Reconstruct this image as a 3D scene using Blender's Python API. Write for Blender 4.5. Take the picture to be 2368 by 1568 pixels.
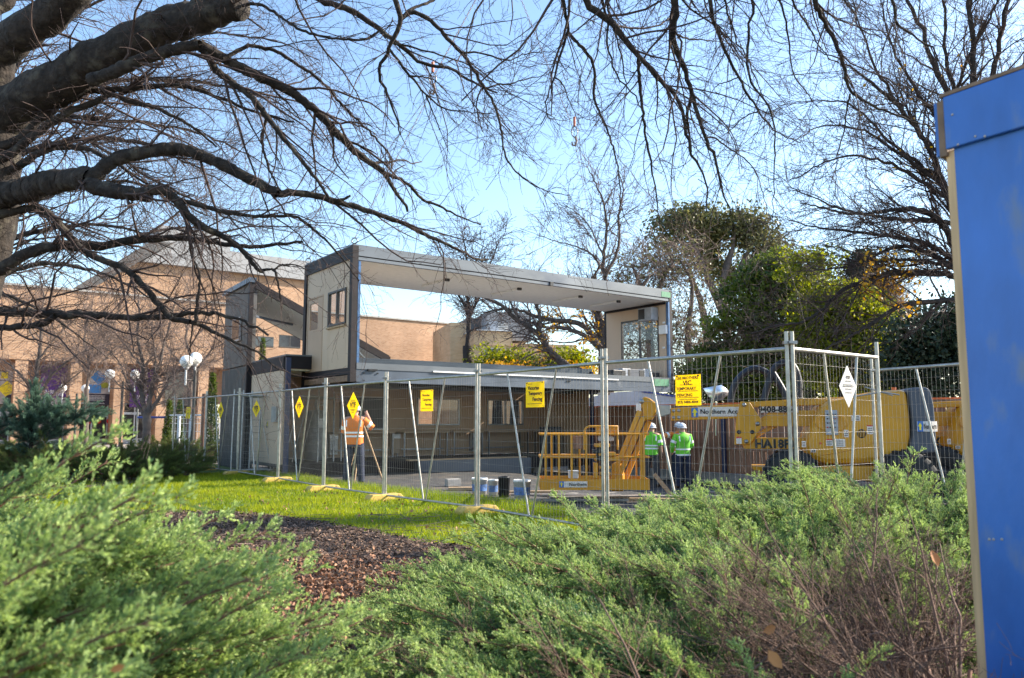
import bpy, bmesh, math, random
import numpy as np
from mathutils import Vector, Matrix
from math import radians, sin, cos, pi
for _o in list(bpy.data.objects): bpy.data.objects.remove(_o)
sc = bpy.context.scene
COL = sc.collection
# ------------------------------------------------------------------ camera, sky, sun
FPX, CX, CY, H = 1800.0, 1183.5, 784.0, 1.34
PITCH = math.atan(193 / 1800.0)
cam_d = bpy.data.cameras.new('camera'); cam = bpy.data.objects.new('camera', cam_d); COL.objects.link(cam)
cam_d.sensor_width = 36; cam_d.lens = 36 * FPX / 2367; cam_d.clip_end = 3000; cam_d.clip_start = 0.05
cam.location = (0, 0, H); cam.rotation_euler = (pi / 2 + PITCH, 0, 0)
cam_d.dof.use_dof = True; cam_d.dof.focus_distance = 13.0; cam_d.dof.aperture_fstop = 4.2
sc.camera = cam
SUN_EL, SUN_AZ = radians(29), radians(75)        # azimuth from +Y towards +X
world = bpy.data.worlds.new('World'); sc.world = world; world.use_nodes = True
wn = world.node_tree; bg = wn.nodes['Background']
sky = wn.nodes.new('ShaderNodeTexSky'); sky.sky_type = 'NISHITA'; sky.sun_disc = False
sky.sun_elevation = SUN_EL; sky.sun_rotation = SUN_AZ; sky.altitude = 50; sky.air_density = 1.2; sky.dust_density = 0.8; sky.ozone_density = 3.0
wn.links.new(sky.outputs[0], bg.inputs[0]); bg.inputs[1].default_value = 0.15
sun_d = bpy.data.lights.new('sun', 'SUN'); sun = bpy.data.objects.new('sun', sun_d); COL.objects.link(sun)
sun_d.energy = 5.0; sun_d.angle = radians(0.5); sun_d.color = (1.0, 0.90, 0.76)
SD = Vector((sin(SUN_AZ) * cos(SUN_EL), cos(SUN_AZ) * cos(SUN_EL), sin(SUN_EL)))
sun.rotation_euler = SD.to_track_quat('Z', 'Y').to_euler(); sun.location = (20, 0, 20)
vs = sc.view_settings; vs.view_transform = 'Standard'; vs.look = 'None'; vs.exposure = 1.25; vs.gamma = 1; vs.use_curve_mapping = False
sc.cycles.max_bounces = 6; sc.cycles.transparent_max_bounces = 16; sc.cycles.use_denoising = True
sc.cycles.diffuse_bounces = 3

# ------------------------------------------------------------------ projection helpers
_c, _s = math.cos(PITCH), math.sin(PITCH)
def ray(px, py):
    u = (px - CX) / FPX; v = (CY - py) / FPX
    return np.array([u, _c - v * _s, _s + v * _c])
def at(px, py, Y):
    d = ray(px, py); t = Y / d[1]
    return Vector((d[0] * t, Y, H + d[2] * t))
def atz(px, py, Z):
    d = ray(px, py); t = (Z - H) / d[2]
    return Vector((d[0] * t, d[1] * t, Z))
def sstep(a, b, x):
    t = np.clip((x - a) / (b - a), 0, 1); return t * t * (3 - 2 * t)
def gh(x, y):
    """height of the ground: flat lawn, site a little lower to the right and back, bed slightly mounded"""
    x = np.asarray(x, float); y = np.asarray(y, float)
    g = -0.33 * sstep(-1.5, 2.5, x) * sstep(13.5, 18, y)
    g = g + 0.05 * np.exp(-((x + 2.6) ** 2 / 6 + (y - 8.2) ** 2 / 5))
    return g
def gz(x, y): return float(gh(x, y))

# ------------------------------------------------------------------ materials
M = {}
def mat(name, col, rough=0.6, metal=0.0, var=0.15, scale=8.0, bump=0.0, bscale=None, spec=0.5, detail=6, dirt=None, coords='Object', stretch=None, alpha=None, trans=0.0, emit=None):
    m = bpy.data.materials.new(name); m.use_nodes = True; nt = m.node_tree; N = nt.nodes; L = nt.links
    b = N['Principled BSDF']; b.inputs['Roughness'].default_value = rough; b.inputs['Metallic'].default_value = metal
    b.inputs['Specular IOR Level'].default_value = spec
    tc = N.new('ShaderNodeTexCoord'); mp = N.new('ShaderNodeMapping'); L.new(tc.outputs[coords], mp.inputs[0])
    if stretch: mp.inputs['Scale'].default_value = stretch
    nz = N.new('ShaderNodeTexNoise'); nz.inputs['Scale'].default_value = scale; nz.inputs['Detail'].default_value = detail; L.new(mp.outputs[0], nz.inputs['Vector'])
    mx = N.new('ShaderNodeMix'); mx.data_type = 'RGBA'
    lo = [max(0, c * (1 - var)) for c in col[:3]] + [1]; hi = [min(1, c * (1 + var)) for c in col[:3]] + [1]
    cr = N.new('ShaderNodeMapRange'); cr.inputs[1].default_value = 0.3; cr.inputs[2].default_value = 0.7; L.new(nz.outputs[0], cr.inputs[0])
    L.new(cr.outputs[0], mx.inputs['Factor']); mx.inputs['A'].default_value = lo; mx.inputs['B'].default_value = hi
    out = mx.outputs['Result']
    if dirt:
        n2 = N.new('ShaderNodeTexNoise'); n2.inputs['Scale'].default_value = dirt[1]; n2.inputs['Detail'].default_value = 8; L.new(mp.outputs[0], n2.inputs['Vector'])
        r2 = N.new('ShaderNodeMapRange'); r2.inputs[1].default_value = dirt[2]; r2.inputs[2].default_value = dirt[2] + 0.15; L.new(n2.outputs[0], r2.inputs[0])
        m2 = N.new('ShaderNodeMix'); m2.data_type = 'RGBA'; L.new(r2.outputs[0], m2.inputs['Factor']); L.new(out, m2.inputs['A']); m2.inputs['B'].default_value = list(dirt[0]) + [1]
        out = m2.outputs['Result']
    L.new(out, b.inputs['Base Color'])
    if bump:
        bp = N.new('ShaderNodeBump'); bp.inputs['Strength'].default_value = bump; bp.inputs['Distance'].default_value = 0.02
        n3 = N.new('ShaderNodeTexNoise'); n3.inputs['Scale'].default_value = bscale or scale * 3; n3.inputs['Detail'].default_value = 8; L.new(mp.outputs[0], n3.inputs['Vector'])
        L.new(n3.outputs[0], bp.inputs['Height']); L.new(bp.outputs[0], b.inputs['Normal'])
    if alpha is not None: b.inputs['Alpha'].default_value = alpha
    if trans: b.inputs['Transmission Weight'].default_value = trans
    if emit: b.inputs['Emission Color'].default_value = list(emit[0]) + [1]; b.inputs['Emission Strength'].default_value = emit[1]
    M[name] = m; return m
def leafmat(name, dark, light, trans=0.45, rough=0.5, spec=0.3, tcol=None):
    """foliage: colour from the per-vertex tint of each leaf, part diffuse and part translucent"""
    m = bpy.data.materials.new(name); m.use_nodes = True; nt = m.node_tree; N = nt.nodes; L = nt.links
    b = N['Principled BSDF']; b.inputs['Roughness'].default_value = rough; b.inputs['Specular IOR Level'].default_value = spec
    a = N.new('ShaderNodeAttribute'); a.attribute_name = 'tint'
    mx = N.new('ShaderNodeMix'); mx.data_type = 'RGBA'; L.new(a.outputs['Fac'], mx.inputs['Factor'])
    mx.inputs['A'].default_value = list(dark) + [1]; mx.inputs['B'].default_value = list(light) + [1]
    L.new(mx.outputs['Result'], b.inputs['Base Color'])
    t = N.new('ShaderNodeBsdfTranslucent')
    hs = N.new('ShaderNodeHueSaturation'); hs.inputs['Value'].default_value = 1.5; hs.inputs['Saturation'].default_value = 1.1; L.new(mx.outputs['Result'], hs.inputs['Color'])
    L.new(hs.outputs[0], t.inputs[0])
    ms = N.new('ShaderNodeMixShader'); ms.inputs[0].default_value = trans
    L.new(b.outputs[0], ms.inputs[1]); L.new(t.outputs[0], ms.inputs[2]); L.new(ms.outputs[0], N['Material Output'].inputs[0])
    M[name] = m; return m

# ------------------------------------------------------------------ objects
def tag(o, label=None, cat=None, group=None, kind=None):
    if label: o['label'] = label
    if cat: o['category'] = cat
    if group: o['group'] = group
    if kind: o['kind'] = kind
    return o
def empty(name, loc=(0, 0, 0), label=None, cat=None, group=None, rz=0):
    o = bpy.data.objects.new(name, None); COL.objects.link(o); o.location = loc; o.rotation_euler = (0, 0, rz)
    o.empty_display_size = 0.1
    return tag(o, label, cat, group)
def mesh_np(name, V, F, mats, parent=None, tint=None, midx=None, smooth=False, world_space=True):
    V = np.asarray(V, np.float32).reshape(-1, 3); F = np.asarray(F, np.int32); k = F.shape[1]
    me = bpy.data.meshes.new(name)
    if parent is not None and world_space:
        Vp = parent; off = Vector((0, 0, 0)); Mx = parent_world(parent).inverted()
        R = np.array(Mx.to_3x3()); T = np.array(Mx.translation); V = V @ R.T.astype(np.float32) + T.astype(np.float32)
    me.vertices.add(len(V)); me.vertices.foreach_set('co', V.ravel())
    me.loops.add(F.size); me.loops.foreach_set('vertex_index', F.ravel())
    me.polygons.add(len(F)); me.polygons.foreach_set('loop_start', np.arange(0, F.size, k, dtype=np.int32)); me.polygons.foreach_set('loop_total', np.full(len(F), k, np.int32))
    if midx is not None: me.polygons.foreach_set('material_index', np.asarray(midx, np.int32))
    if smooth: me.polygons.foreach_set('use_smooth', np.ones(len(F), bool))
    for m in (mats if isinstance(mats, (list, tuple)) else [mats]): me.materials.append(m)
    if tint is not None:
        a = me.attributes.new('tint', 'FLOAT', 'POINT'); a.data.foreach_set('value', np.asarray(tint, np.float32))
    me.update(calc_edges=True)
    o = bpy.data.objects.new(name, me); COL.objects.link(o)
    if parent is not None: o.parent = parent
    return o
def parent_world(p):
    m = Matrix.LocRotScale(p.location, p.rotation_euler, p.scale)
    return parent_world(p.parent) @ m if p.parent else m
class MB:
    """collects shapes in world space; build() links them as one mesh object"""
    def __init__(s): s.v = []; s.f = []; s.mi = []; s.sm = []
    def add(s, V, F, m=0, smooth=False):
        n = len(s.v); s.v += [tuple(x) for x in V]; s.f += [tuple(i + n for i in f) for f in F]; s.mi += [m] * len(F); s.sm += [smooth] * len(F); return s
    def box(s, c, sz, ax=None, m=0):
        ax = ax or (Vector((1, 0, 0)), Vector((0, 1, 0)), Vector((0, 0, 1))); c = Vector(c)
        V = [c + ax[0] * (i * sz[0] / 2) + ax[1] * (j * sz[1] / 2) + ax[2] * (k * sz[2] / 2) for i in (-1, 1) for j in (-1, 1) for k in (-1, 1)]
        return s.add(V, [(0, 1, 3, 2), (4, 6, 7, 5), (0, 4, 5, 1), (2, 3, 7, 6), (0, 2, 6, 4), (1, 5, 7, 3)], m)
    def bar(s, a, b, w, h, up=(0, 0, 1), m=0):
        a = Vector(a); b = Vector(b); d = (b - a); L = d.length; d.normalize(); u = Vector(up); x = d.cross(u).normalized(); z = x.cross(d).normalized()
        return s.box((a + b) / 2, (L, w, h), (d, x, z), m)
    def tube(s, pts, r, n=10, m=0, cap=True):
        pts = [Vector(p) for p in pts]; rs = r if isinstance(r, (list, tuple)) else [r] * len(pts)
        V = []; F = []; prev = None
        for i, p in enumerate(pts):
            t = ((pts[min(i + 1, len(pts) - 1)] - pts[max(i - 1, 0)])).normalized()
            if prev is None:
                u = t.cross(Vector((0.13, 0.21, 0.97)));
                if u.length < 0.2: u = t.cross(Vector((1, 0, 0)))
                u.normalize()
            else: u = (prev - t * prev.dot(t)).normalized()
            prev = u; w = t.cross(u)
            for k in range(n): a = 2 * pi * k / n; V.append(p + (u * cos(a) + w * sin(a)) * rs[i])
        for i in range(len(pts) - 1):
            for k in range(n): F.append((i * n + k, i * n + (k + 1) % n, (i + 1) * n + (k + 1) % n, (i + 1) * n + k))
        s.add(V, F, m, True)
        if cap: s.add(V[:n][::-1], [tuple(range(n))], m); s.add(V[-n:], [tuple(range(n))], m)
        return s
    def prism(s, poly, vec, m=0):
        """closed outline (3-D points) extruded by vec"""
        n = len(poly); P = [Vector(p) for p in poly]; Q = [p + Vector(vec) for p in P]
        s.add(P + Q, [tuple(range(n)), tuple(range(2 * n - 1, n - 1, -1))] + [(i, i + n, (i + 1) % n + n, (i + 1) % n) for i in range(n)], m); return s
    def lathe(s, prof, c, n=20, ax=(0, 0, 1), m=0, sx=1, sy=1, smooth=True):
        c = Vector(c); z = Vector(ax).normalized(); x = z.cross(Vector((0, 1, 0.01))).normalized(); y = z.cross(x)
        V = []; F = []
        for (r, h) in prof:
            for k in range(n): a = 2 * pi * k / n; V.append(c + x * (r * cos(a) * sx) + y * (r * sin(a) * sy) + z * h)
        for i in range(len(prof) - 1):
            for k in range(n): F.append((i * n + k, i * n + (k + 1) % n, (i + 1) * n + (k + 1) % n, (i + 1) * n + k))
        return s.add(V, F, m, smooth)
    def quad(s, a, b, c, d, m=0): return s.add([a, b, c, d], [(0, 1, 2, 3)], m)
    def build(s, name, mats, parent=None, bevel=0, kind=None, label=None, smooth_all=False):
        me = bpy.data.meshes.new(name)
        if parent is not None:
            Mx = parent_world(parent).inverted(); V = [Mx @ Vector(v) for v in s.v]
        else: V = s.v
        me.from_pydata([tuple(v) for v in V], [], s.f)
        for m in (mats if isinstance(mats, (list, tuple)) else [mats]): me.materials.append(m)
        me.polygons.foreach_set('material_index', s.mi); me.polygons.foreach_set('use_smooth', [True] * len(s.f) if smooth_all else s.sm)
        me.update()
        o = bpy.data.objects.new(name, me); COL.objects.link(o)
        if parent is not None: o.parent = parent
        if bevel:
            b = o.modifiers.new('bevel', 'BEVEL'); b.width = bevel; b.segments = 2; b.limit_method = 'ANGLE'; b.harden_normals = False
        if kind: o['kind'] = kind
        if label: o['label'] = label
        return o
def dup(o, parent=None, **kw):
    c = o.copy(); COL.objects.link(c)
    if parent is not None: c.parent = parent
    for ch in [x for x in bpy.data.objects if x.parent == o]: dup(ch, c)
    return c
# text, turned into meshes once, before the scene is heavy
TX = {}
def text_mesh(s, bold=False):
    cu = bpy.data.curves.new('text', 'FONT'); cu.body = s; cu.size = 1; cu.align_x = 'CENTER'; cu.align_y = 'CENTER'; cu.extrude = 0.008; cu.resolution_u = 2
    if bold: cu.offset = 0.045 if s in ('HA18PX', 'VTF', '9408-8884') else 0.022
    t = bpy.data.objects.new('text', cu); COL.objects.link(t); dg = bpy.context.evaluated_depsgraph_get()
    me = bpy.data.meshes.new_from_object(t.evaluated_get(dg)); bpy.data.objects.remove(t)
    xs = [v.co.x for v in me.vertices] or [0, 1]; w = max(xs) - min(xs); ys = [v.co.y for v in me.vertices] or [0, 1]; h = max(ys) - min(ys)
    cx = (max(xs) + min(xs)) / 2; cy = (max(ys) + min(ys)) / 2
    for v in me.vertices: v.co.x -= cx; v.co.y -= cy
    return me, w, h
for s_, b_ in [('VTF', 1), ('Victorian', 1), ('Temporary', 1), ('Fencing', 1), ('LEE BROTHERS', 1), ('VIC', 1), ('TEMPORARY', 1), ('FENCING', 1), ('(03) 9484-4044', 1), ('Northern', 1), ('Northern Access', 1),
               ('HA18PX', 1), ('9408-8884', 1), ('CLUBS AND', 1), ('SOCIETIES', 1), ('SUPPORT', 1), ('STUDENT', 1), ('THE HIRE', 1), ('SERVICES', 1), ('beat', 1)]:
    TX[s_] = text_mesh(s_, bool(b_))
def lettering(s, c, right, up, m, parent, height=None, width=None, name='lettering', off=0.004):
    me, w, h = TX[s]
    me2 = me.copy(); me2.materials.clear(); me2.materials.append(m)
    right = Vector(right).normalized(); up = Vector(up).normalized(); n = right.cross(up).normalized()
    sx = (width / w) if width else height / h; sy = (height / h) if height else sx
    Mx = Matrix.Translation(Vector(c) + n * off) @ Matrix(((right.x * sx, up.x * sy, n.x * 0.15, 0), (right.y * sx, up.y * sy, n.y * 0.15, 0), (right.z * sx, up.z * sy, n.z * 0.15, 0), (0, 0, 0, 1)))
    if parent is not None: Mx = parent_world(parent).inverted() @ Mx
    me2.transform(Mx)
    o = bpy.data.objects.new(name, me2); COL.objects.link(o); o.parent = parent
    return o

# ------------------------------------------------------------------ vector tools for branches and leaves
def nrm(a): return a / np.maximum(np.linalg.norm(a, axis=-1, keepdims=True), 1e-9)
def tubes(P, R, S=4):
    N, K, _ = P.shape
    T = nrm(np.gradient(P, axis=1)); tm = nrm(T.mean(axis=1))
    ref = np.where(np.abs(tm[:, 2:3]) > 0.75, np.array([[1., 0, 0]]), np.array([[0, 0, 1.]]))
    U = nrm(np.cross(T, ref[:, None, :])); W = np.cross(T, U)
    a = np.arange(S) * 2 * pi / S
    V = P[:, :, None, :] + R[:, :, None, None] * (np.cos(a)[None, None, :, None] * U[:, :, None, :] + np.sin(a)[None, None, :, None] * W[:, :, None, :])
    idx = np.arange(N * K * S).reshape(N, K, S)
    A = idx[:, :-1, :]; B = idx[:, 1:, :]
    F = np.stack([A, np.roll(A, -1, 2), np.roll(B, -1, 2), B], -1).reshape(-1, 4)
    return V.reshape(-1, 3), F
def smooth_line(pts, K):
    P = np.array(pts, float)
    if len(P) == 2: P = np.array([P[0], (P[0] + P[1]) / 2, P[1]])
    E = np.vstack([2 * P[0] - P[1], P, 2 * P[-1] - P[-2]]); out = []
    for i in range(1, len(E) - 2):
        t = np.linspace(0, 1, 12, endpoint=False)[:, None]
        p0, p1, p2, p3 = E[i - 1], E[i], E[i + 1], E[i + 2]
        out.append(0.5 * (2 * p1 + (p2 - p0) * t + (2 * p0 - 5 * p1 + 4 * p2 - p3) * t ** 2 + (3 * p1 - p0 - 3 * p2 + p3) * t ** 3))
    out = np.vstack(out + [P[-1:]]); d = np.r_[0, np.cumsum(np.linalg.norm(np.diff(out, axis=0), axis=1))]
    u = np.linspace(0, d[-1], K); return np.stack([np.interp(u, d, out[:, k]) for k in range(out.shape[1])], 1)
def spawn(rng, P, R, per_m, L, ang, rr, K, droop=0.0, wig=0.1, tmin=0.1, tmax=1.0, rcap=1.0, endr=0.35, lenfall=0.4, flat=None, bias=None):
    seg = np.linalg.norm(np.diff(P, axis=1), axis=2); Lp = seg.sum(1)
    n = rng.poisson(per_m * Lp * (tmax - tmin)); ii = np.repeat(np.arange(len(P)), n); m = len(ii)
    if m == 0: return np.zeros((0, K, 3)), np.zeros((0, K)), ii
    t = rng.uniform(tmin, tmax, m); x = t * (P.shape[1] - 1); j = np.minimum(x.astype(int), P.shape[1] - 2); fr = (x - j)[:, None]
    pos = P[ii, j] * (1 - fr) + P[ii, j + 1] * fr; tan = nrm(P[ii, j + 1] - P[ii, j]); rad = R[ii, j] * (1 - fr[:, 0]) + R[ii, j + 1] * fr[:, 0]
    q = rng.normal(size=(m, 3))
    if flat is not None: q[:, 2] *= flat
    if bias is not None: q = q + np.array(bias)
    perp = nrm(q - (q * tan).sum(1, keepdims=True) * tan)
    a = rng.uniform(ang[0], ang[1], m)[:, None]; d = np.cos(a) * tan + np.sin(a) * perp
    ln = rng.uniform(L[0], L[1], m) * (1 - lenfall * t); st = (ln / (K - 1))[:, None]
    out = np.zeros((m, K, 3)); out[:, 0] = pos; g = np.array([0, 0, -1.0])
    for k in range(1, K):
        d = nrm(d + rng.normal(size=(m, 3)) * wig + g * droop); out[:, k] = out[:, k - 1] + d * st
    r0 = np.minimum(rad * rr, rcap)[:, None]; rr_ = r0 * np.linspace(1, endr, K)[None, :]
    return out, rr_, ii
def blades(rng, P, per_m, L, ang, w, tmin=0.0, droop=0.0, bias=None):
    """small flat diamonds growing off polylines: needles"""
    Q, R, ii = spawn(rng, P, np.ones(P.shape[:2]), per_m, L, ang, 1, 2, wig=0, tmin=tmin, lenfall=0.2, droop=droop, bias=bias)
    a = Q[:, 0]; b = Q[:, 1]; d = b - a; s = nrm(np.cross(d, rng.normal(size=d.shape))) * w * rng.uniform(0.7, 1.3, (len(a), 1))
    V = np.stack([a, a + d * 0.45 + s, b, a + d * 0.45 - s], 1).reshape(-1, 3); F = np.arange(len(V)).reshape(-1, 4)
    return V, F, ii
def leaves_at(rng, C, size, asp=0.5, up=0.0):
    """one diamond leaf at each point of C"""
    n = len(C); d = nrm(rng.normal(size=(n, 3)) + np.array([0, 0, up])); s = nrm(np.cross(d, rng.normal(size=(n, 3))))
    l = (size * rng.uniform(0.6, 1.3, n))[:, None]
    V = np.stack([C - d * l * .5, C + s * l * asp * .5, C + d * l * .5, C - s * l * asp * .5], 1).reshape(-1, 3)
    return V, np.arange(4 * n).reshape(-1, 4)
def join(parts):
    V = []; F = []; o = 0
    for v, f in parts: V.append(v); F.append(f + o); o += len(v)
    return np.vstack(V), np.vstack(F)
# ------------------------------------------------------------------ palette
mat('paving', (0.30, 0.27, 0.24), 0.9, var=0.2, scale=0.8, bump=0.1)
mat('soil', (0.055, 0.034, 0.024), 0.95, var=0.4, scale=9, bump=0.6, bscale=40)
mat('turf', (0.09, 0.13, 0.02), 0.95, var=0.45, scale=3, bump=0.4, bscale=60)
mat('site_gravel', (0.058, 0.057, 0.057), 0.95, var=0.35, scale=5, bump=0.7, bscale=60, dirt=((0.12, 0.1, 0.08), 1.5, 0.52))
mat('galv', (0.42, 0.40, 0.36), 0.42, 0.75, var=0.22, scale=12, bump=0.08, dirt=((0.25, 0.16, 0.10), 5, 0.66))
mat('wire', (0.27, 0.26, 0.24), 0.5, 0.6, var=0.1)
mat('foot_yellow', (0.62, 0.42, 0.10), 0.7, var=0.22, scale=10, dirt=((0.22, 0.15, 0.07), 9, 0.58))
leafmat('sign_yellow', (0.93, 0.74, 0.01), (0.93, 0.74, 0.01), trans=0.35)
leafmat('sign_white', (0.85, 0.82, 0.78), (0.85, 0.82, 0.78), trans=0.4)
mat('ink', (0.02, 0.02, 0.02), 0.6)
mat('lift_yellow', (0.60, 0.275, 0.006), 0.38, var=0.10, scale=3, dirt=((0.35, 0.2, 0.03), 7, 0.70), spec=0.5)
mat('lift_orange', (0.62, 0.27, 0.012), 0.45, var=0.14, scale=4, dirt=((0.3, 0.15, 0.04), 9, 0.66))
mat('lift_grey', (0.075, 0.085, 0.105), 0.6, var=0.12, scale=3, bump=0.1)
mat('tyre', (0.02, 0.02, 0.02), 0.85, var=0.3, bump=0.3)
mat('steel', (0.30, 0.30, 0.30), 0.35, 0.85, var=0.2)
mat('dark_steel', (0.017, 0.013, 0.015), 0.6, 0.0, var=0.3, scale=4, spec=0.3, dirt=((0.05, 0.028, 0.02), 8, 0.64))
mat('module_grey', (0.135, 0.15, 0.165), 0.42, 0.35, var=0.25, scale=1.2, bump=0.05, dirt=((0.075, 0.09, 0.115), 1.3, 0.50), stretch=(0.5, 0.5, 1))
mat('beam_blue', (0.085, 0.105, 0.135), 0.42, 0.35, var=0.25, scale=1.5, dirt=((0.24, 0.25, 0.26), 2.0, 0.60))
mat('film_blue', (0.07, 0.14, 0.27), 0.3, 0.1, var=0.35, scale=9)
mat('post_blue', (0.022, 0.035, 0.09), 0.45, var=0.2)
mat('panel_beige', (0.58, 0.43, 0.30), 0.6, var=0.04, scale=1.5)
mat('panel_beige_dark', (0.48, 0.33, 0.22), 0.6, var=0.08, scale=1.5)
mat('ceiling_white', (0.82, 0.81, 0.78), 0.7, var=0.05)
mat('white_paint', (0.8, 0.8, 0.78), 0.5, var=0.05)
mat('cladding', (0.11, 0.105, 0.10), 0.55, 0.3, var=0.2, scale=2)
mat('cladding_brown', (0.17, 0.135, 0.115), 0.6, 0.1, var=0.2, scale=2)
mat('board_floor', (0.40, 0.37, 0.33), 0.7, var=0.15, scale=3)
mat('floor_dark', (0.06, 0.055, 0.05), 0.8, var=0.3)
mat('green_mark', (0.08, 0.26, 0.14), 0.6, var=0.15, scale=14)
mat('black_plastic', (0.012, 0.013, 0.016), 0.4, var=0.2, bump=0.2)
mat('grey_plastic', (0.35, 0.37, 0.40), 0.5)
mat('bare_timber', (0.42, 0.29, 0.17), 0.8, var=0.3, scale=6, stretch=(1, 1, 6), bump=0.15)
mat('grey_timber', (0.26, 0.235, 0.21), 0.85, var=0.3, scale=6, bump=0.2)
mat('ply_brown', (0.25, 0.125, 0.075), 0.7, var=0.4, scale=3, stretch=(9, 9, 0.7), bump=0.12)
mat('orange_trim', (0.75, 0.16, 0.04), 0.6, var=0.1)
mat('tarp', (0.52, 0.58, 0.66), 0.45, var=0.10, scale=1.5, bump=0.2)
mat('tarp_blue', (0.03, 0.07, 0.32), 0.5)
mat('globe', (0.95, 0.92, 0.86), 0.35, var=0.02)
mat('lamp_post', (0.07, 0.065, 0.06), 0.5, 0.3, var=0.2)
mat('banner_purple', (0.11, 0.035, 0.22), 0.6, var=0.15)
mat('banner_blue', (0.05, 0.24, 0.58), 0.6, var=0.1)
mat('banner_dark', (0.03, 0.025, 0.045), 0.6)
mat('banner_pale', (0.45, 0.42, 0.40), 0.6, var=0.5, scale=1.5)
mat('banner_lime', (0.32, 0.34, 0.03), 0.6)
mat('alu', (0.55, 0.55, 0.56), 0.4, 0.6)
mat('red_lamp', (0.6, 0.03, 0.03), 0.5)
mat('hoard_blue', (0.036, 0.15, 0.48), 0.40, var=0.25, scale=4.5, bump=0.15, bscale=22, dirt=((0.13, 0.19, 0.33), 9, 0.57), stretch=(1, 1, 0.4))
mat('ply_edge', (0.62, 0.40, 0.21), 0.75, var=0.35, scale=30, stretch=(1, 1, 0.05))
mat('cap_wood', (0.22, 0.14, 0.09), 0.8, var=0.3, scale=12)
mat('bark', (0.030, 0.023, 0.018), 0.95, var=0.6, scale=14, bump=1.0, bscale=30, dirt=((0.085, 0.075, 0.055), 7, 0.56))  # the dirt layer here paints pale tan sunlit spots on the limbs
mat('bark_mid', (0.10, 0.075, 0.06), 0.95, var=0.45, scale=9, bump=0.8, bscale=12)
mat('bark_dark', (0.038, 0.029, 0.025), 0.95, var=0.35, scale=9, bump=0.8, bscale=22)
mat('twig', (0.06, 0.038, 0.032), 0.85, var=0.3, scale=3)
mat('twig_pale', (0.19, 0.135, 0.11), 0.85, var=0.4, scale=2)
mat('twig_mid', (0.13, 0.09, 0.075), 0.85, var=0.35, scale=2)
mat('bark_pale', (0.11, 0.085, 0.07), 0.85, var=0.4, scale=4, bump=0.4)
mat('stem_red', (0.20, 0.10, 0.06), 0.8, var=0.3, scale=10)
mat('dead_twig', (0.14, 0.085, 0.06), 0.9, var=0.4, scale=5)
mat('hose', (0.012, 0.016, 0.03), 0.45, var=0.3)
mat('foil', (0.75, 0.77, 0.8), 0.28, 0.9, var=0.1, scale=3, bump=0.7, bscale=5)
mat('rope', (0.22, 0.16, 0.13), 0.8, var=0.4, scale=40)
mat('hook_red', (0.5, 0.12, 0.05), 0.5)
mat('skin', (0.45, 0.26, 0.18), 0.6, var=0.08)
mat('hivis_orange', (0.78, 0.20, 0.02), 0.7, var=0.1, scale=7, bump=0.3, bscale=9)
mat('hivis_green', (0.16, 0.62, 0.03), 0.7, var=0.1, scale=7, bump=0.3, bscale=9)
mat('tape', (0.92, 0.92, 0.9), 0.35, emit=None)
mat('tape_yellow', (0.85, 0.8, 0.03), 0.4)
mat('navy_cloth', (0.02, 0.028, 0.055), 0.85, var=0.3, bump=0.3, bscale=10)
mat('grey_cloth', (0.07, 0.07, 0.075), 0.85, var=0.4, bump=0.3, bscale=10)
mat('helmet_white', (0.75, 0.77, 0.82), 0.3, var=0.05)
mat('boot', (0.06, 0.035, 0.02), 0.7)
mat('bucket_white', (0.72, 0.72, 0.70), 0.4, var=0.1, scale=9)
mat('bucket_label', (0.10, 0.20, 0.45), 0.5, var=0.6, scale=9)
mat('tank_grey', (0.30, 0.30, 0.29), 0.5, 0.3, var=0.1)
mat('concrete', (0.38, 0.36, 0.33), 0.9, var=0.2, scale=6, bump=0.3)
mat('roof_grey', (0.30, 0.30, 0.30), 0.6, 0.1, var=0.12, scale=0.8)
mat('rust_pale', (0.45, 0.40, 0.36), 0.6, var=0.2)
mat('sticker_red', (0.6, 0.05, 0.03), 0.5)
mat('arrow_yellow', (0.9, 0.72, 0.02), 0.5)
mat('logo_blue', (0.03, 0.16, 0.50), 0.5)
def glassmat(name, col, rough=0.03, alpha=None):
    m = mat(name, col, rough, 0.0, var=0.02, spec=0.9)
    if alpha is not None: m.node_tree.nodes['Principled BSDF'].inputs['Alpha'].default_value = alpha
    return m
glassmat('glass_clear', (0.10, 0.12, 0.13), 0.02, 0.28)
glassmat('glass_dark', (0.035, 0.035, 0.04), 0.06)
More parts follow.
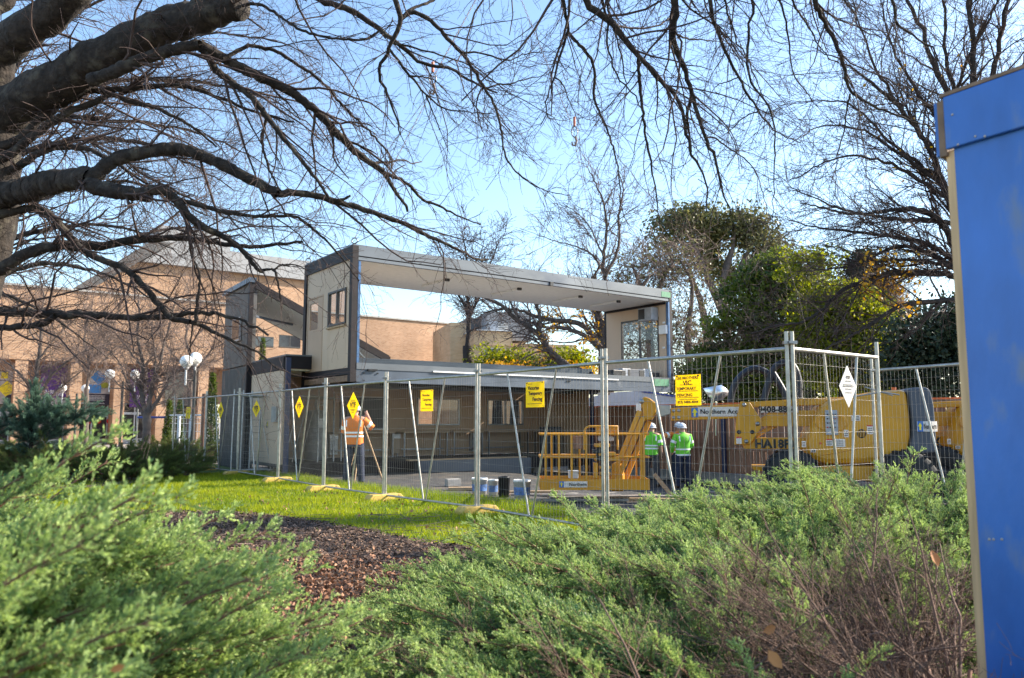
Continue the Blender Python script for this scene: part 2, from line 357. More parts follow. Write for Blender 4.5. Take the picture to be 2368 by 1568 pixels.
# brick: courses in real size on the far walls
def brickmat(name, c1, c2, mortar, rot):
    m = bpy.data.materials.new(name); m.use_nodes = True; nt = m.node_tree; N = nt.nodes; L = nt.links; b = N['Principled BSDF']; b.inputs['Roughness'].default_value = 0.9
    g = N.new('ShaderNodeNewGeometry'); mp = N.new('ShaderNodeMapping'); mp.vector_type = 'TEXTURE'; mp.inputs['Rotation'].default_value = (0, 0, rot)
    L.new(g.outputs['Position'], mp.inputs[0]); sx = N.new('ShaderNodeSeparateXYZ'); L.new(mp.outputs[0], sx.inputs[0]); cx = N.new('ShaderNodeCombineXYZ'); L.new(sx.outputs[0], cx.inputs[0]); L.new(sx.outputs[2], cx.inputs[1])
    bt = N.new('ShaderNodeTexBrick'); bt.inputs['Scale'].default_value = 1; bt.inputs['Brick Width'].default_value = 0.24; bt.inputs['Row Height'].default_value = 0.086; bt.inputs['Mortar Size'].default_value = 0.006
    bt.inputs['Color1'].default_value = list(c1) + [1]; bt.inputs['Color2'].default_value = list(c2) + [1]; bt.inputs['Mortar'].default_value = list(mortar) + [1]; L.new(cx.outputs[0], bt.inputs[0])
    nz = N.new('ShaderNodeTexNoise'); nz.inputs['Scale'].default_value = 0.35; nz.inputs['Detail'].default_value = 8; L.new(g.outputs['Position'], nz.inputs['Vector'])
    mr = N.new('ShaderNodeMapRange'); mr.inputs[1].default_value = .3; mr.inputs[2].default_value = .7; mr.inputs[3].default_value = 0.72; mr.inputs[4].default_value = 1.18; L.new(nz.outputs[0], mr.inputs[0])
    mx = N.new('ShaderNodeMix'); mx.data_type = 'RGBA'; mx.blend_type = 'MULTIPLY'; mx.inputs['Factor'].default_value = 1; L.new(bt.outputs[0], mx.inputs['A']); L.new(mr.outputs[0], mx.inputs['B'])
    L.new(mx.outputs['Result'], b.inputs['Base Color']); M[name] = m
brickmat('brick', (0.47, 0.28, 0.165), (0.36, 0.20, 0.11), (0.45, 0.36, 0.27), math.atan2(0.6, 0.8))
brickmat('brick_pale', (0.60, 0.42, 0.24), (0.52, 0.35, 0.19), (0.48, 0.40, 0.3), 0.5)
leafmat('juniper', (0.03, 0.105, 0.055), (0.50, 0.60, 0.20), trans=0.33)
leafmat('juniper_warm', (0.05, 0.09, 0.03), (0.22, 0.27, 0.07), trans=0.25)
leafmat('blue_spruce', (0.07, 0.15, 0.11), (0.25, 0.38, 0.26), trans=0.2)
leafmat('grass_blade', (0.08, 0.16, 0.01), (0.41, 0.42, 0.04), trans=0.5)
leafmat('gum_leaf', (0.03, 0.05, 0.02), (0.30, 0.27, 0.10), trans=0.25)
leafmat('bush_leaf', (0.025, 0.055, 0.012), (0.17, 0.21, 0.03), trans=0.35)
leafmat('lime_leaf', (0.06, 0.09, 0.012), (0.36, 0.36, 0.03), trans=0.5)
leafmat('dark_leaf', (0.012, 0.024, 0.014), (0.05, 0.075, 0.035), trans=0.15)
leafmat('autumn_leaf', (0.36, 0.15, 0.02), (0.72, 0.45, 0.05), trans=0.4)
leafmat('litter', (0.08, 0.036, 0.02), (0.46, 0.24, 0.14), trans=0.1, rough=0.7)
leafmat('chip', (0.04, 0.026, 0.019), (0.34, 0.22, 0.15), trans=0.0, rough=0.8)

# ------------------------------------------------------------------ ground
def inpoly(x, y, poly):
    x = np.asarray(x); y = np.asarray(y); c = np.zeros(x.shape, bool); n = len(poly)
    for i in range(n):
        x1, y1 = poly[i]; x2, y2 = poly[(i + 1) % n]
        hit = ((y1 > y) != (y2 > y)) & (x < (x2 - x1) * (y - y1) / (y2 - y1 + 1e-12) + x1); c ^= hit
    return c
def sheet(name, poly, cell, dz, m, rough=0.0, seed=0, kind='structure'):
    xs = [p[0] for p in poly]; ys = [p[1] for p in poly]
    X, Y = np.meshgrid(np.arange(min(xs), max(xs) + cell, cell), np.arange(min(ys), max(ys) + cell, cell), indexing='ij')
    rg = np.random.default_rng(seed); Z = gh(X, Y) + dz + rg.normal(size=X.shape) * rough
    cxs = (X[:-1, :-1] + X[1:, 1:]) / 2; cys = (Y[:-1, :-1] + Y[1:, 1:]) / 2; k = inpoly(cxs, cys, poly)
    idx = np.arange(X.size).reshape(X.shape); F = np.stack([idx[:-1, :-1], idx[1:, :-1], idx[1:, 1:], idx[:-1, 1:]], -1)[k]
    u, inv = np.unique(F, return_inverse=True); V = np.stack([X, Y, Z], -1).reshape(-1, 3)[u]
    o = mesh_np(name, V, inv.reshape(F.shape), m, smooth=True); o['kind'] = kind; return o
# far ground: one sheet to the horizon, with the site hollow cut into its middle
mbg = []
gx = np.r_[-900, -300, -100, -60, np.arange(-40, 31, 1.0), 60, 100, 300, 900]; gy = np.r_[-300, -100, -40, np.arange(-10, 61, 1.0), 100, 300, 900]
X, Y = np.meshgrid(gx, gy, indexing='ij'); idx = np.arange(X.size).reshape(X.shape)
o = mesh_np('ground', np.stack([X, Y, gh(X, Y) - 0.02], -1).reshape(-1, 3), np.stack([idx[:-1, :-1], idx[1:, :-1], idx[1:, 1:], idx[:-1, 1:]], -1).reshape(-1, 4), M['paving'], smooth=True); o['kind'] = 'structure'
BED = [(-14, -4), (-14, 9.6), (-9, 10.2), (-6.9, 11.2), (-5.5, 11.7), (-4.2, 11.6), (-3.2, 11.0), (-2.4, 10.2), (-1.7, 9.4), (-1.0, 8.6), (-0.3, 8.1), (1.0, 7.6), (3, 7.4), (7.5, 8.2), (9, 6), (9, -4)]
BED2 = [(-16, 15.5), (-11, 15.2), (-8.6, 15.8), (-8.2, 17.3), (-9.0, 19.0), (-10.6, 21.5), (-11.2, 30), (-22, 33), (-22, 15.5)]
LAWN = [(-15, 8), (-15, 16.2), (-11, 18.5), (-9.9, 25.5), (-8.2, 24.3), (-6.2, 21), (-4.8, 18.6), (-3.2, 16.6), (-1.6, 14.9), (0.2, 12.9), (1.2, 11.2), (2.2, 9.6), (3.2, 8.2), (3, 6), (-3, 6)]
SITE = [(-8.5, 24.8), (-6.4, 21.0), (-4.8, 18.2), (-3.2, 16.3), (-1.6, 14.6), (0.1, 12.6), (1.1, 10.9), (2.2, 9.2), (2.6, 7.2), (12, 7.2), (16, 14), (14, 27), (2, 33), (-9, 33)]
sheet('lawn', LAWN, 0.25, 0.010, M['turf'], 0.006, 1)
sheet('site_ground', SITE, 0.25, -0.006, M['site_gravel'], 0.006, 2)
sheet('mulch_bed', BED, 0.12, 0.035, M['soil'], 0.012, 3)
sheet('mulch_bed', BED2, 0.25, 0.035, M['soil'], 0.02, 4)
# grass blades (uncountable)
rng = np.random.default_rng(11)
def grass():
    n = 260000; d = rng.uniform(0, 1, n) ** 0.75
    y = 7.4 + d * 13; x = rng.uniform(-13, 4, n) if False else rng.uniform(-1, 1, n) * (0.55 * y + 1) - 0.12 * y
    k = inpoly(x, y, LAWN) & ~inpoly(x, y, BED); kk = inpoly(x, y, LAWN); x = x[kk | False]; y = y[kk]; k = ~inpoly(x, y, BED) | (rng.uniform(0, 1, len(x)) < 0.03); x = x[k]; y = y[k]
    n = len(x)
    pat = 0.5 + 0.5 * np.sin(x * 2.1 + 1.7 * np.sin(y * 1.3)) * np.cos(y * 1.7 + np.sin(x * 2.7)); pat = np.clip(pat + 0.25 * rng.normal(size=n), 0, 1)
    past = sstep(0, 1, ((x + 0.51) * 0.75 + (y - 11.66) * 0.66) / 1.0)       # rank grass behind the fence
    h = (0.035 + 0.03 * pat) * rng.uniform(0.5, 1.5, n) + 0.07 * past * rng.uniform(0.2, 1.4, n)
    w = 0.0035 + 0.00022 * y; a = rng.uniform(0, 2 * pi, n); z = gh(x, y) + 0.008
    B = np.stack([x, y, z], 1); s = np.stack([np.cos(a), np.sin(a), 0 * a], 1) * w[:, None]; lean = rng.normal(size=(n, 2)) * 0.45
    T = B + np.stack([lean[:, 0] * h, lean[:, 1] * h, h], 1)
    V = np.stack([B - s, B + s, T], 1).reshape(-1, 3); tt = np.clip(0.25 + 0.5 * pat + rng.normal(size=n) * 0.2, 0, 1) * (1 - 0.35 * past)
    o = mesh_np('grass', V, np.arange(3 * n).reshape(-1, 3), M['grass_blade'], tint=np.repeat(tt, 3)); tag(o, 'yellow-green tufted lawn grass growing on both sides of the temporary fence', 'grass', kind='stuff')
grass()
def chips():
    n = 75000; y = 2.5 + rng.uniform(0, 1, n) ** 0.8 * 9.5; x = rng.uniform(-1, 1, n) * 0.45 * y - 0.25 * y; k = inpoly(x, y, BED); x = x[k]; y = y[k]; n = len(x)
    a = rng.uniform(0, 2 * pi, n); l = rng.uniform(0.008, 0.034, n); w = rng.uniform(0.003, 0.007, n); tl = rng.normal(size=n) * 0.35
    d = np.stack([np.cos(a) * np.cos(tl), np.sin(a) * np.cos(tl), np.sin(tl)], 1) * l[:, None]; s = np.stack([-np.sin(a), np.cos(a), rng.normal(size=n) * 0.6], 1) * w[:, None]
    C = np.stack([x, y, gh(x, y) + 0.045 + rng.uniform(0, 0.02, n)], 1); V = np.stack([C - d - s, C + d - s, C + d + s, C - d + s], 1).reshape(-1, 3)
    t = np.clip(rng.beta(1.3, 2.6, n), 0, 1)
    tag(mesh_np('mulch_chips', V, np.arange(4 * n).reshape(-1, 4), M['chip'], tint=np.repeat(t, 4)), 'brown wood-chip mulch scattered over the garden bed', 'mulch', kind='stuff')
    n = 7500; x = rng.normal(size=n) * 0.85 - 1.9; y = rng.normal(size=n) * 1.0 + 5.6; k = inpoly(x, y, BED) & (rng.uniform(0, 1, n) < 1.4 - 0.25 * np.abs(y - 5.6)); x = x[k]; y = y[k]; n = len(x)
    C = np.stack([x, y, gh(x, y) + 0.05 + rng.uniform(0, 0.03, n)], 1); d = nrm(rng.normal(size=(n, 3)) * [1, 1, 0.45]); s = nrm(np.cross(d, rng.normal(size=(n, 3)) * [0.5, 0.5, 1])); l = rng.uniform(0.013, 0.027, n)[:, None]
    up = np.array([0, 0, 1.0]) * l * 0.5
    V = np.stack([C - d * l, C + s * l * .6 + up * .8, C + d * l, C - s * l * .6 + up * .8], 1).reshape(-1, 3)
    F = np.arange(4 * n).reshape(-1, 4); F = np.vstack([F[:, [0, 1, 2]], F[:, [0, 2, 3]]])
    m2 = 420; x2 = rng.uniform(-9, 1, m2); y2 = rng.uniform(8.5, 15, m2); C2 = np.stack([x2, y2, gh(x2, y2) + .05], 1); V2, F2 = leaves_at(rng, C2, .06, .6); F = np.vstack([F, np.vstack([F2[:, [0, 1, 2]], F2[:, [0, 2, 3]]]) + len(V)]); V = np.vstack([V, V2]); n += m2
    tag(mesh_np('leaf_litter', V, F, M['litter'], tint=np.repeat(rng.beta(1.6, 1.6, n), 4)), 'curled dry brown leaves drifted on the mulch between the junipers', 'fallen leaves', kind='stuff')
chips()
def sticks():
    n = 260; y = rng.uniform(5, 11.2, n); x = -0.25 * y + rng.uniform(-1, 1, n) * 0.3 * y; a = rng.uniform(0, 2 * pi, n); K = 4
    P = np.zeros((n, K, 3)); P[:, 0] = np.stack([x, y, gh(x, y) + 0.06], 1); d = np.stack([np.cos(a), np.sin(a) * .4, rng.normal(size=n) * .04], 1)
    st = rng.uniform(0.04, 0.16, n)[:, None]
    for k in range(1, K): d = nrm(d + rng.normal(size=(n, 3)) * [0.25, 0.25, 0.05]); P[:, k] = P[:, k - 1] + d * st
    V, F = tubes(P, np.full((n, K), 0.0035), 3); tag(mesh_np('fallen_twigs', V, F, M['twig_pale']), 'thin dead sticks lying across the mulch bed', 'twigs', kind='stuff')
sticks()
Z3 = Vector((0, 0, 1))
def onplane(px, py, O, e):
    """where the ray through a pixel meets the vertical plane through O along horizontal direction e: (distance along e, height)"""
    d = ray(px, py); A = np.array([[d[0], -e[0]], [d[1], -e[1]]]); t, s = np.linalg.solve(A, [O[0], O[1]])
    return float(s), float(H + t * d[2])
# ================================================================== brick building far left
WO = Vector((-29.4, 44.7, 0)); WD = Vector((0.8, 0.6, 0)); WN = Vector((0.6, -0.8, 0)); WAX = (WD, WN, Z3)
def W(t, d, z): return WO + WD * t + WN * d + Z3 * z
def wbox(mb, t0, t1, d0, d1, z0, z1, m=0): return mb.box(W((t0 + t1) / 2, (d0 + d1) / 2, (z0 + z1) / 2), (t1 - t0, d1 - d0, z1 - z0), WAX, m)
def wx(px, py=900, d=0.0): return onplane(px, py, WO + WN * d, WD)
bld = empty('brick_building', W(0, 0, 0), 'long tan brick campus building with banners over its ground-floor windows, behind the bare trees', 'building')
SOF = 5.0
def _wallpart():
    mb = MB()
    wbox(mb, -22, wx(1078)[0], -6, 0, 9.3 - (9.3 - SOF), 9.3)
    mb.build('upper_wall', M['brick'], bld)
    mb = MB(); t1 = wx(1078)[0]; wbox(mb, -22, t1, -6, 0.12, 9.30, 9.42); mb.build('coping', M['concrete'], bld)
    # high volume with the pale fascia, sloping at its left end
    ta, za = wx(199, 642); tb, zb = wx(312, 573); tc = wx(800)[0]; top = 13.0
    mb = MB(); mb.prism([W(ta, -0.4, 9.42), W(tc, -0.4, 9.42), W(tc, -0.4, 11.6), W(tb, -0.4, 11.6)], -WN * 6); mb.build('high_wall', M['brick'], bld)
    mb = MB(); mb.prism([W(tb + 0.5, 0.0, 11.6), W(tc, 0.0, 11.6), W(tc, 0.0, top), W(tb + 2.2, 0.0, top)], -WN * 7); mb.build('roof_fascia', M['roof_grey'], bld)
    mb = MB(); mb.prism([W(ta - 0.6, 0.1, 9.5), W(ta + 0.3, 0.1, 9.5), W(tb + 2.2, 0.1, top + .02), W(tb + 1.0, 0.1, top + .02)], -WN * 6.5); mb.build('sloped_roof_edge', M['cladding'], bld)
    mb = MB(); a, z1 = wx(400, 515); b, _ = wx(575, 540); wbox(mb, a, b, -9, -4, top, top + 2.1); mb.build('plant_room', M['roof_grey'], bld)
    mb = MB(); c = wx(510, 520)[0]; mb.tube([W(c, -5, top + 2), W(c, -5, top + 3.3)], 0.05); mb.build('aerial', M['steel'], bld)
_wallpart()
# recessed ground floor
mb = MB(); wbox(mb, -22, wx(560)[0], -2.6, -1.4, 2.6, SOF - 0.002); mb.build('recess_wall', M['brick'], bld)
mb = MB(); wbox(mb, wx(560)[0], wx(1078)[0], -2, -0.25, 0, SOF - 0.004); mb.build('lower_wall', M['brick'], bld)
for px in (-60, 47, 175, 277, 376, 470):
    t = wx(px)[0]; mb = MB(); wbox(mb, t - 0.32, t + 0.32, -1.4, -0.05, 0, SOF - 0.003); mb.build('pillar', M['brick'], bld)
bays = [(-60, 47), (47, 175), (175, 277), (277, 376), (376, 470)]
for i, (p0, p1) in enumerate(bays):
    t0 = wx(p0)[0] + 0.33; t1 = wx(p1)[0] - 0.33; f = MB()
    wbox(f, t0, t1, -1.75, -1.65, 2.5, 2.6); wbox(f, t0, t1, -1.75, -1.65, 1.85 if i % 2 else 1.7, 2.0)
    for k in range(3): t = t0 + (t1 - t0) * k / 2; wbox(f, t - 0.04, t + 0.04, -1.76, -1.64, 0.32, 2.5)
    wbox(f, t0, t1, -1.75, -1.65, 0.0, 0.32)
    fr = f.build('window', M['alu'], bld)
    g = MB(); wbox(g, t0, t1, -1.72, -1.70, 0.32, 2.5); g.build('pane', M['glass_dark'], fr)
    b = MB(); wbox(b, t0, t1, -6.2, -6.0, 0, 2.6); b.build('interior_wall', M['floor_dark'], bld)
for px, py, wh in [(229, 974, 'middle one of three'), (252, 974, 'rightmost of three'), (205, 975, 'leftmost of three')]:
    s, z = onplane(px, py, WO - WN * 1.55, WD); p = W(s, -1.6, z); l = MB(); l.lathe([(0.0, -.16), (.11, -.12), (.14, 0), (.11, .12), (0, .16)], p, 10)
    tag(l.build('paper_lantern', M['red_lamp']), 'small red lantern in the shop window, ' + wh, 'lantern', 'red lanterns in the shop window')
# dark windows of the plain right part
for (x0, x1, y0, y1) in [(577, 632, 778, 801), (646, 694, 776, 803), (384, 415, 862, 935), (418, 452, 862, 935)]:
    s0, z1 = wx(x0, y0); s1, z0 = wx(x1, y1); f = MB(); wbox(f, s0, s1, -0.2, 0.03, z0 - .08, z0); wbox(f, s0, s1, -0.2, 0.03, z1, z1 + .06); wbox(f, (s0 + s1) / 2 - .03, (s0 + s1) / 2 + .03, -0.2, 0.02, z0, z1)
    fr = f.build('window', M['lamp_post'], bld); g = MB(); wbox(g, s0, s1, -0.1, 0.012, z0, z1); g.build('pane', M['glass_dark'], fr)
s0, z1 = wx(395, 935); s1, z0 = wx(460, 962)
# banners
BN = -1.36
def banner(x0, x1, y0, y1, base, label, deco, bk=None):
    s0, z1 = onplane(x0, y0, WO + WN * BN, WD); s1, z0 = onplane(x1, y1, WO + WN * BN, WD)
    r = empty('banner', W((s0 + s1) / 2, BN, z0), label, 'banner')
    mb = MB(); wbox(mb, s0, s1, BN, BN + 0.03, z0, z1); mb.build('cloth', base, r)
    for (u0, u1, v0, v1, mm, kind) in deco:
        a = s0 + (s1 - s0) * u0; b = s0 + (s1 - s0) * u1; c = z1 - (z1 - z0) * v1; d = z1 - (z1 - z0) * v0; mb = MB(); o = BN + 0.045
        if kind == 'box': wbox(mb, a, b, BN + .03, o, c, d)
        elif kind == 'dia': mb.prism([W((a + b) / 2, o, c), W(b, o, (c + d) / 2), W((a + b) / 2, o, d), W(a, o, (c + d) / 2)], -WN * .012)
        elif kind == 'disc': mb.prism([W((a + b) / 2 + (b - a) / 2 * cos(q * pi / 8), o + .004, (c + d) / 2 + (d - c) / 2 * sin(q * pi / 8)) for q in range(16)], -WN * .012)
        mb.build('print', M[mm], r)
    return r, s0, s1, z0, z1
r, s0, s1, z0, z1 = banner(96, 153, 842, 937, M['banner_purple'], 'purple banner lettered CLUBS AND SOCIETIES between two brick pillars', [(0.35, 1, .82, 1, 'banner_pale', 'box'), (0.08, .2, .55, .66, 'banner_pale', 'box')])
for tx, fz in (('CLUBS AND', .66), ('SOCIETIES', .73)): lettering(tx, W((s0 + s1) / 2, BN + .032, z1 - (z1 - z0) * fz), WD, Z3, M['white_paint'], r, width=(s1 - s0) * .75)
r, s0, s1, z0, z1 = banner(204, 252, 855, 937, M['banner_pale'], 'banner with a blue diamond and a lime disc above a dark text block', [(0, 1, .68, 1, 'banner_dark', 'box'), (.1, .85, -.02, .42, 'banner_blue', 'dia'), (.05, .6, .42, .66, 'banner_blue', 'box'), (.58, .95, .33, .52, 'banner_lime', 'disc')] + [(.05, .8, q, q + .018, 'white_paint', 'box') for q in (.73, .77, .81, .85, .94)])
r, s0, s1, z0, z1 = banner(303, 352, 852, 942, M['banner_purple'], 'purple student support banner half hidden behind a bare tree', [(.48, .72, 0, .6, 'banner_pale', 'box'), (.7, 1, .85, 1, 'banner_pale', 'box')])
for tx, fz in (('STUDENT', .72), ('SUPPORT', .8)): lettering(tx, W((s0 + s1) / 2, BN + .05, z1 - (z1 - z0) * fz), WD, Z3, M['white_paint'], r, width=(s1 - s0) * .7)
r, s0, s1, z0, z1 = banner(-18, 37, 858, 934, M['banner_pale'], 'pale banner with yellow diamonds and a black disc, leftmost of the banners', [(.35, .62, .02, .22, 'arrow_yellow', 'box'), (.25, .95, .28, .8, 'arrow_yellow', 'dia'), (.55, .9, .72, .95, 'banner_dark', 'disc')])
# right wing with upper grey storey
WB = Vector((1, 0.30, 0)).normalized(); WBN = Vector((WB.y, -WB.x, 0))
def wing():
    r = empty('brick_wing', at(1140, 990, 52), 'pale brick wing with a grey boxed upper storey beyond the lifted classroom', 'building')
    O = at(1096, 900, 52); O.z = 0
    def B(px, py, d=0): s, z = onplane(px, py, O + WBN * d, WB); return s, z
    def bx(x0, x1, y0, y1, d0, d1, m, name, par=r):
        s0, z1 = B(x0, y0); s1, z0 = B(x1, y1); z0 = 0 if y1 > 980 else z0
        mb = MB(); mb.box(O + WB * (s0 + s1) / 2 + WBN * (d0 + d1) / 2 + Z3 * (z0 + z1) / 2, (abs(s1 - s0), abs(d1 - d0), z1 - z0), (WB, WBN, Z3)); return mb.build(name, m, par)
    bx(1096, 1184, 765, 990, -8, 0, M['brick_pale'], 'wall'); bx(1184, 1345, 790, 990, -8, -1, M['brick_pale'], 'low_wall')
    bx(1060, 1096, 735, 990, -9, -2.5, M['brick_pale'], 'side_wall')
    bx(1092, 1186, 762, 767, -8, .15, M['white_paint'], 'parapet'); bx(1093, 1184, 797, 801, -.1, .05, M['brick'], 'band')
    bx(1137, 1240, 715, 785, -7, -1.2, M['roof_grey'], 'upper_storey'); bx(1104, 1137, 722, 765, -9, -3, M['cladding'], 'screen')
    w = bx(1120, 1158, 805, 830, -.3, .03, M['alu'], 'window'); bx(1122, 1156, 807, 828, -.1, .05, M['glass_dark'], 'pane', w)
    w = bx(1188, 1240, 815, 850, -1.3, -.9, M['alu'], 'window'); bx(1190, 1238, 817, 848, -1, -.88, M['glass_dark'], 'pane', w)
    for k in range(5): bx(1160, 1184, 742 + 4 * k, 743.6 + 4 * k, -1.3, -1.1, M['white_paint'], 'louvre')
    bx(1141, 1163, 738, 763, -1.3, -1.15, M['logo_blue'] if False else M['grey_plastic'], 'window')
wing()

# ================================================================== modular classrooms
class Frame:
    """a building's own axes: a along its long side, b towards its rear"""
    def __init__(s, O, d): s.O = Vector((O[0], O[1], 0)); s.d = Vector((d[0], d[1], 0)).normalized(); s.w = Vector((-s.d.y, s.d.x, 0))
    def p(s, a, b, z): return s.O + s.d * a + s.w * b + Z3 * z
    def box(s, mb, a0, a1, b0, b1, z0, z1, m=0): return mb.box(s.p((a0 + a1) / 2, (b0 + b1) / 2, (z0 + z1) / 2), (abs(a1 - a0), abs(b1 - b0), z1 - z0), (s.d, s.w, Z3), m)
    def part(s, name, m, par, *bs, bevel=0, label=None):
        mb = MB()
        for q in bs: s.box(mb, *q)
        return mb.build(name, m, par, bevel=bevel, label=label)
    def on_a(s, px, py, a): t, z = onplane(px, py, s.p(a, 0, 0), s.w); return t, z     # on a plane a=const: (b, z)
    def on_b(s, px, py, b): t, z = onplane(px, py, s.p(0, b, 0), s.d); return t, z     # on a plane b=const: (a, z)
P0 = at(813, 700, 18.0); P1 = at(1553, 700, 24.5)
UF = Frame(P0, P1 - P0); UL = (P1 - P0).to_2d().length; UW = 3.0; ZB, ZT = 2.28, 5.50
up = empty('lifted_classroom', UF.p(0, 0, ZB), 'open-sided classroom module hanging from crane chains above the site', 'building module')
UF.part('corner_post', M['dark_steel'], up, (0, .15, 0, .15, ZB, ZT)); UF.part('corner_post', M['dark_steel'], up, (0, .15, UW - .15, UW, ZB - .05, ZT))
UF.part('corner_post', M['dark_steel'], up, (UL - .12, UL, 0, .12, ZB, ZT)); UF.part('corner_post', M['dark_steel'], up, (UL - .12, UL, UW - .12, UW, ZB, ZT))
UF.part('protective_film', M['film_blue'], up, (.153, .215, -.004, .10, ZB + .40, ZT - .36)); UF.part('protective_film', M['film_blue'], up, (UL - .18, UL - .123, -.004, .08, ZB + .40, ZT - .36))
UF.part('roof_beam', M['module_grey'], up, (.152, UL - .122, 0, .08, ZT - .235, ZT - .01)); UF.part('roof_lip', M['module_grey'], up, (.153, UL - .123, .012, .09, ZT - .335, ZT - .262))
UF.part('shadow_gap', M['dark_steel'], up, (.154, UL - .124, .03, .07, ZT - .262, ZT - .235)); UF.part('roof_beam', M['dark_steel'], up, (.154, UL - .124, UW - .08, UW, ZT - .33, ZT))
UF.part('bracket', M['black_plastic'], up, (UL * .545, UL * .555, -.02, .02, ZT - .345, ZT - .235))
UF.part('end_fascia', M['dark_steel'], up, (0.005, .12, .152, UW - .152, ZT - .30, ZT - .003)); UF.part('end_fascia', M['dark_steel'], up, (UL - .12, UL, .122, UW - .122, ZT - .30, ZT))
UF.part('roof_sheet', M['module_grey'], up, (.02, UL - .02, .01, UW - .01, ZT - .008, ZT + .03)); 
UF.part('ceiling', M['ceiling_white'], up, (.125, UL - .125, .09, UW - .085, ZT - .34, ZT - .30))
for px in (1003, 1168, 1308, 1395):
    a, _ = UF.on_b(px, 690, 1.5); l = UF.part('ceiling_light', M['white_paint'], up, (a - .05, a + .05, .85, 2.1, ZT - .40, ZT - .342)); UF.part('lamp_end', M['black_plastic'], l, (a - .06, a + .06, .78, .85, ZT - .41, ZT - .342))
a, _ = UF.on_b(1190, 690, 1.0); mb = MB(); mb.lathe([(0, -.05), (.07, -.04), (.07, 0)], UF.p(a, 1.0, ZT - .342), 12); mb.build('smoke_alarm', M['white_paint'], up)
# floor
UF.part('floor_beam', M['module_grey'], up, (.152, UL - .122, -.01, .09, ZB + .30, ZB + .45)); UF.part('floor_beam', M['beam_blue'], up, (.152, UL - .122, .01, .07, ZB + .025, ZB + .30)); UF.part('floor_flange', M['beam_blue'], up, (.152, UL - .122, -.03, .09, ZB, ZB + .025))
UF.part('floor_beam', M['module_grey'], up, (.152, UL - .122, UW - .08, UW, ZB, ZB + .47)); UF.part('end_beam', M['cap_wood'], up, (.02, .12, .152, UW - .152, ZB + .02, ZB + .16)); UF.part('end_beam', M['dark_steel'], up, (.02, .10, .152, UW - .152, ZB + .18, ZB + .33))
for k in range(18): a = .5 + k * (UL - 1) / 17; UF.part('joist', M['dark_steel'], up, (a - .03, a + .03, .1, UW - .09, ZB + .08, ZB + .30))
UF.part('floor', M['board_floor'], up, (.153, UL - .125, .09, UW - .085, ZB + .302, ZB + .36))  # floor hidden from view, coloured pale to bounce sunlight onto the ceiling
for (a, q) in ((.35, .3), (.35, .12), (.7, .3), (UL * .60, .30), (UL * .605, .30), (UL * .61, .30)): UF.part('bolt', M['black_plastic'], up, (a - .015, a + .015, -.02, .0, ZB + q - .1, ZB + q - .07))
a0, z0 = UF.on_b(860, 858, 0); UF.part('lug', M['black_plastic'], up, (a0 - .12, a0 + .12, -.05, .01, ZB + .27, ZB + .31))
# right end wall with window, air conditioner, switch box
a = UL - .15
def holewall(F, name, m, par, plane, const, c0, c1, z0, z1, holes, th=.05, split=None):
    """wall made of panels round its openings; each panel its own part"""
    us = sorted({c0, c1, *[h[0] for h in holes], *[h[1] for h in holes], *(split or [])}); 
    for u0, u1 in zip(us[:-1], us[1:]):
        hs = [h for h in holes if h[0] < (u0 + u1) / 2 < h[1]]; zs = [z0]
        for h in sorted(hs, key=lambda h: h[2]): zs += [h[2], h[3]]
        zs.append(z1)
        for k in range(0, len(zs), 2):
            if zs[k + 1] - zs[k] > .02:
                q = (const, const + th, u0 + .003, u1 - .003, zs[k], zs[k + 1]) if plane == 'a' else (u0 + .003, u1 - .003, const, const + th, zs[k], zs[k + 1])
                F.part(name, m, par, q)
b1, zt = UF.on_a(1436, 745, a); b0, zb = UF.on_a(1524, 828, a); lo, hi = min(b0, b1), max(b0, b1)
wz0, wz1 = ZB + .36 + .95, ZB + .36 + 1.85; wz0, wz1 = zb, zt
holewall(UF, 'wall_panel', M['panel_beige'], up, 'a', a, .13, UW - .13, ZB + .361, ZT - .345, [(lo, hi, wz0, wz1)], split=[1.3])
def window(F, par, plane, const, u0, u1, z0, z1, frame='alu', glass='glass_clear', fw=.045, th=.08, mull=1, dep=-.02):
    mb = MB(); g = MB()
    def bx(mbb, c0, c1, zz0, zz1, t0, t1):
        if plane == 'a': F.box(mbb, const + t0, const + t1, c0, c1, zz0, zz1)
        else: F.box(mbb, c0, c1, const + t0, const + t1, zz0, zz1)
    bx(mb, u0, u1, z0, z0 + fw, dep, th + dep); bx(mb, u0, u1, z1 - fw, z1, dep, th + dep); bx(mb, u0, u0 + fw, z0 + fw, z1 - fw, dep, th + dep); bx(mb, u1 - fw, u1, z0 + fw, z1 - fw, dep, th + dep)
    for k in range(mull): u = u0 + (u1 - u0) * (k + 1) / (mull + 1); bx(mb, u - fw / 2, u + fw / 2, z0 + fw, z1 - fw, dep, th + dep)
    w = mb.build('window', M[frame], par); bx(g, u0 + fw, u1 - fw, z0 + fw, z1 - fw, .01, .016); g.build('pane', M[glass], w); return w
window(UF, up, 'a', a, lo, hi, wz0, wz1, frame='lamp_post')
UF.part('ceiling_trim', M['dark_steel'], up, (a - .05, a - .002, .13, UW - .13, ZT - .42, ZT - .345))
b1, zt = UF.on_a(1490, 716, a); b0, zb = UF.on_a(1522, 741, a); ac = UF.part('air_conditioner', M['grey_plastic'], up, (a - .32, a - .005, min(b0, b1), max(b0, b1), zb, zt), bevel=.02); UF.part('grille', M['black_plastic'], ac, (a - .325, a - .321, (b0 + b1) / 2, max(b0, b1) - .03, zb + .05, zt - .04))
b1, zt = UF.on_a(1528, 754, a); b0, zb = UF.on_a(1545, 772, a); UF.part('switch_box', M['white_paint'], up, (a - .12, a - .004, min(b0, b1), max(b0, b1), zb, zt), bevel=.01)
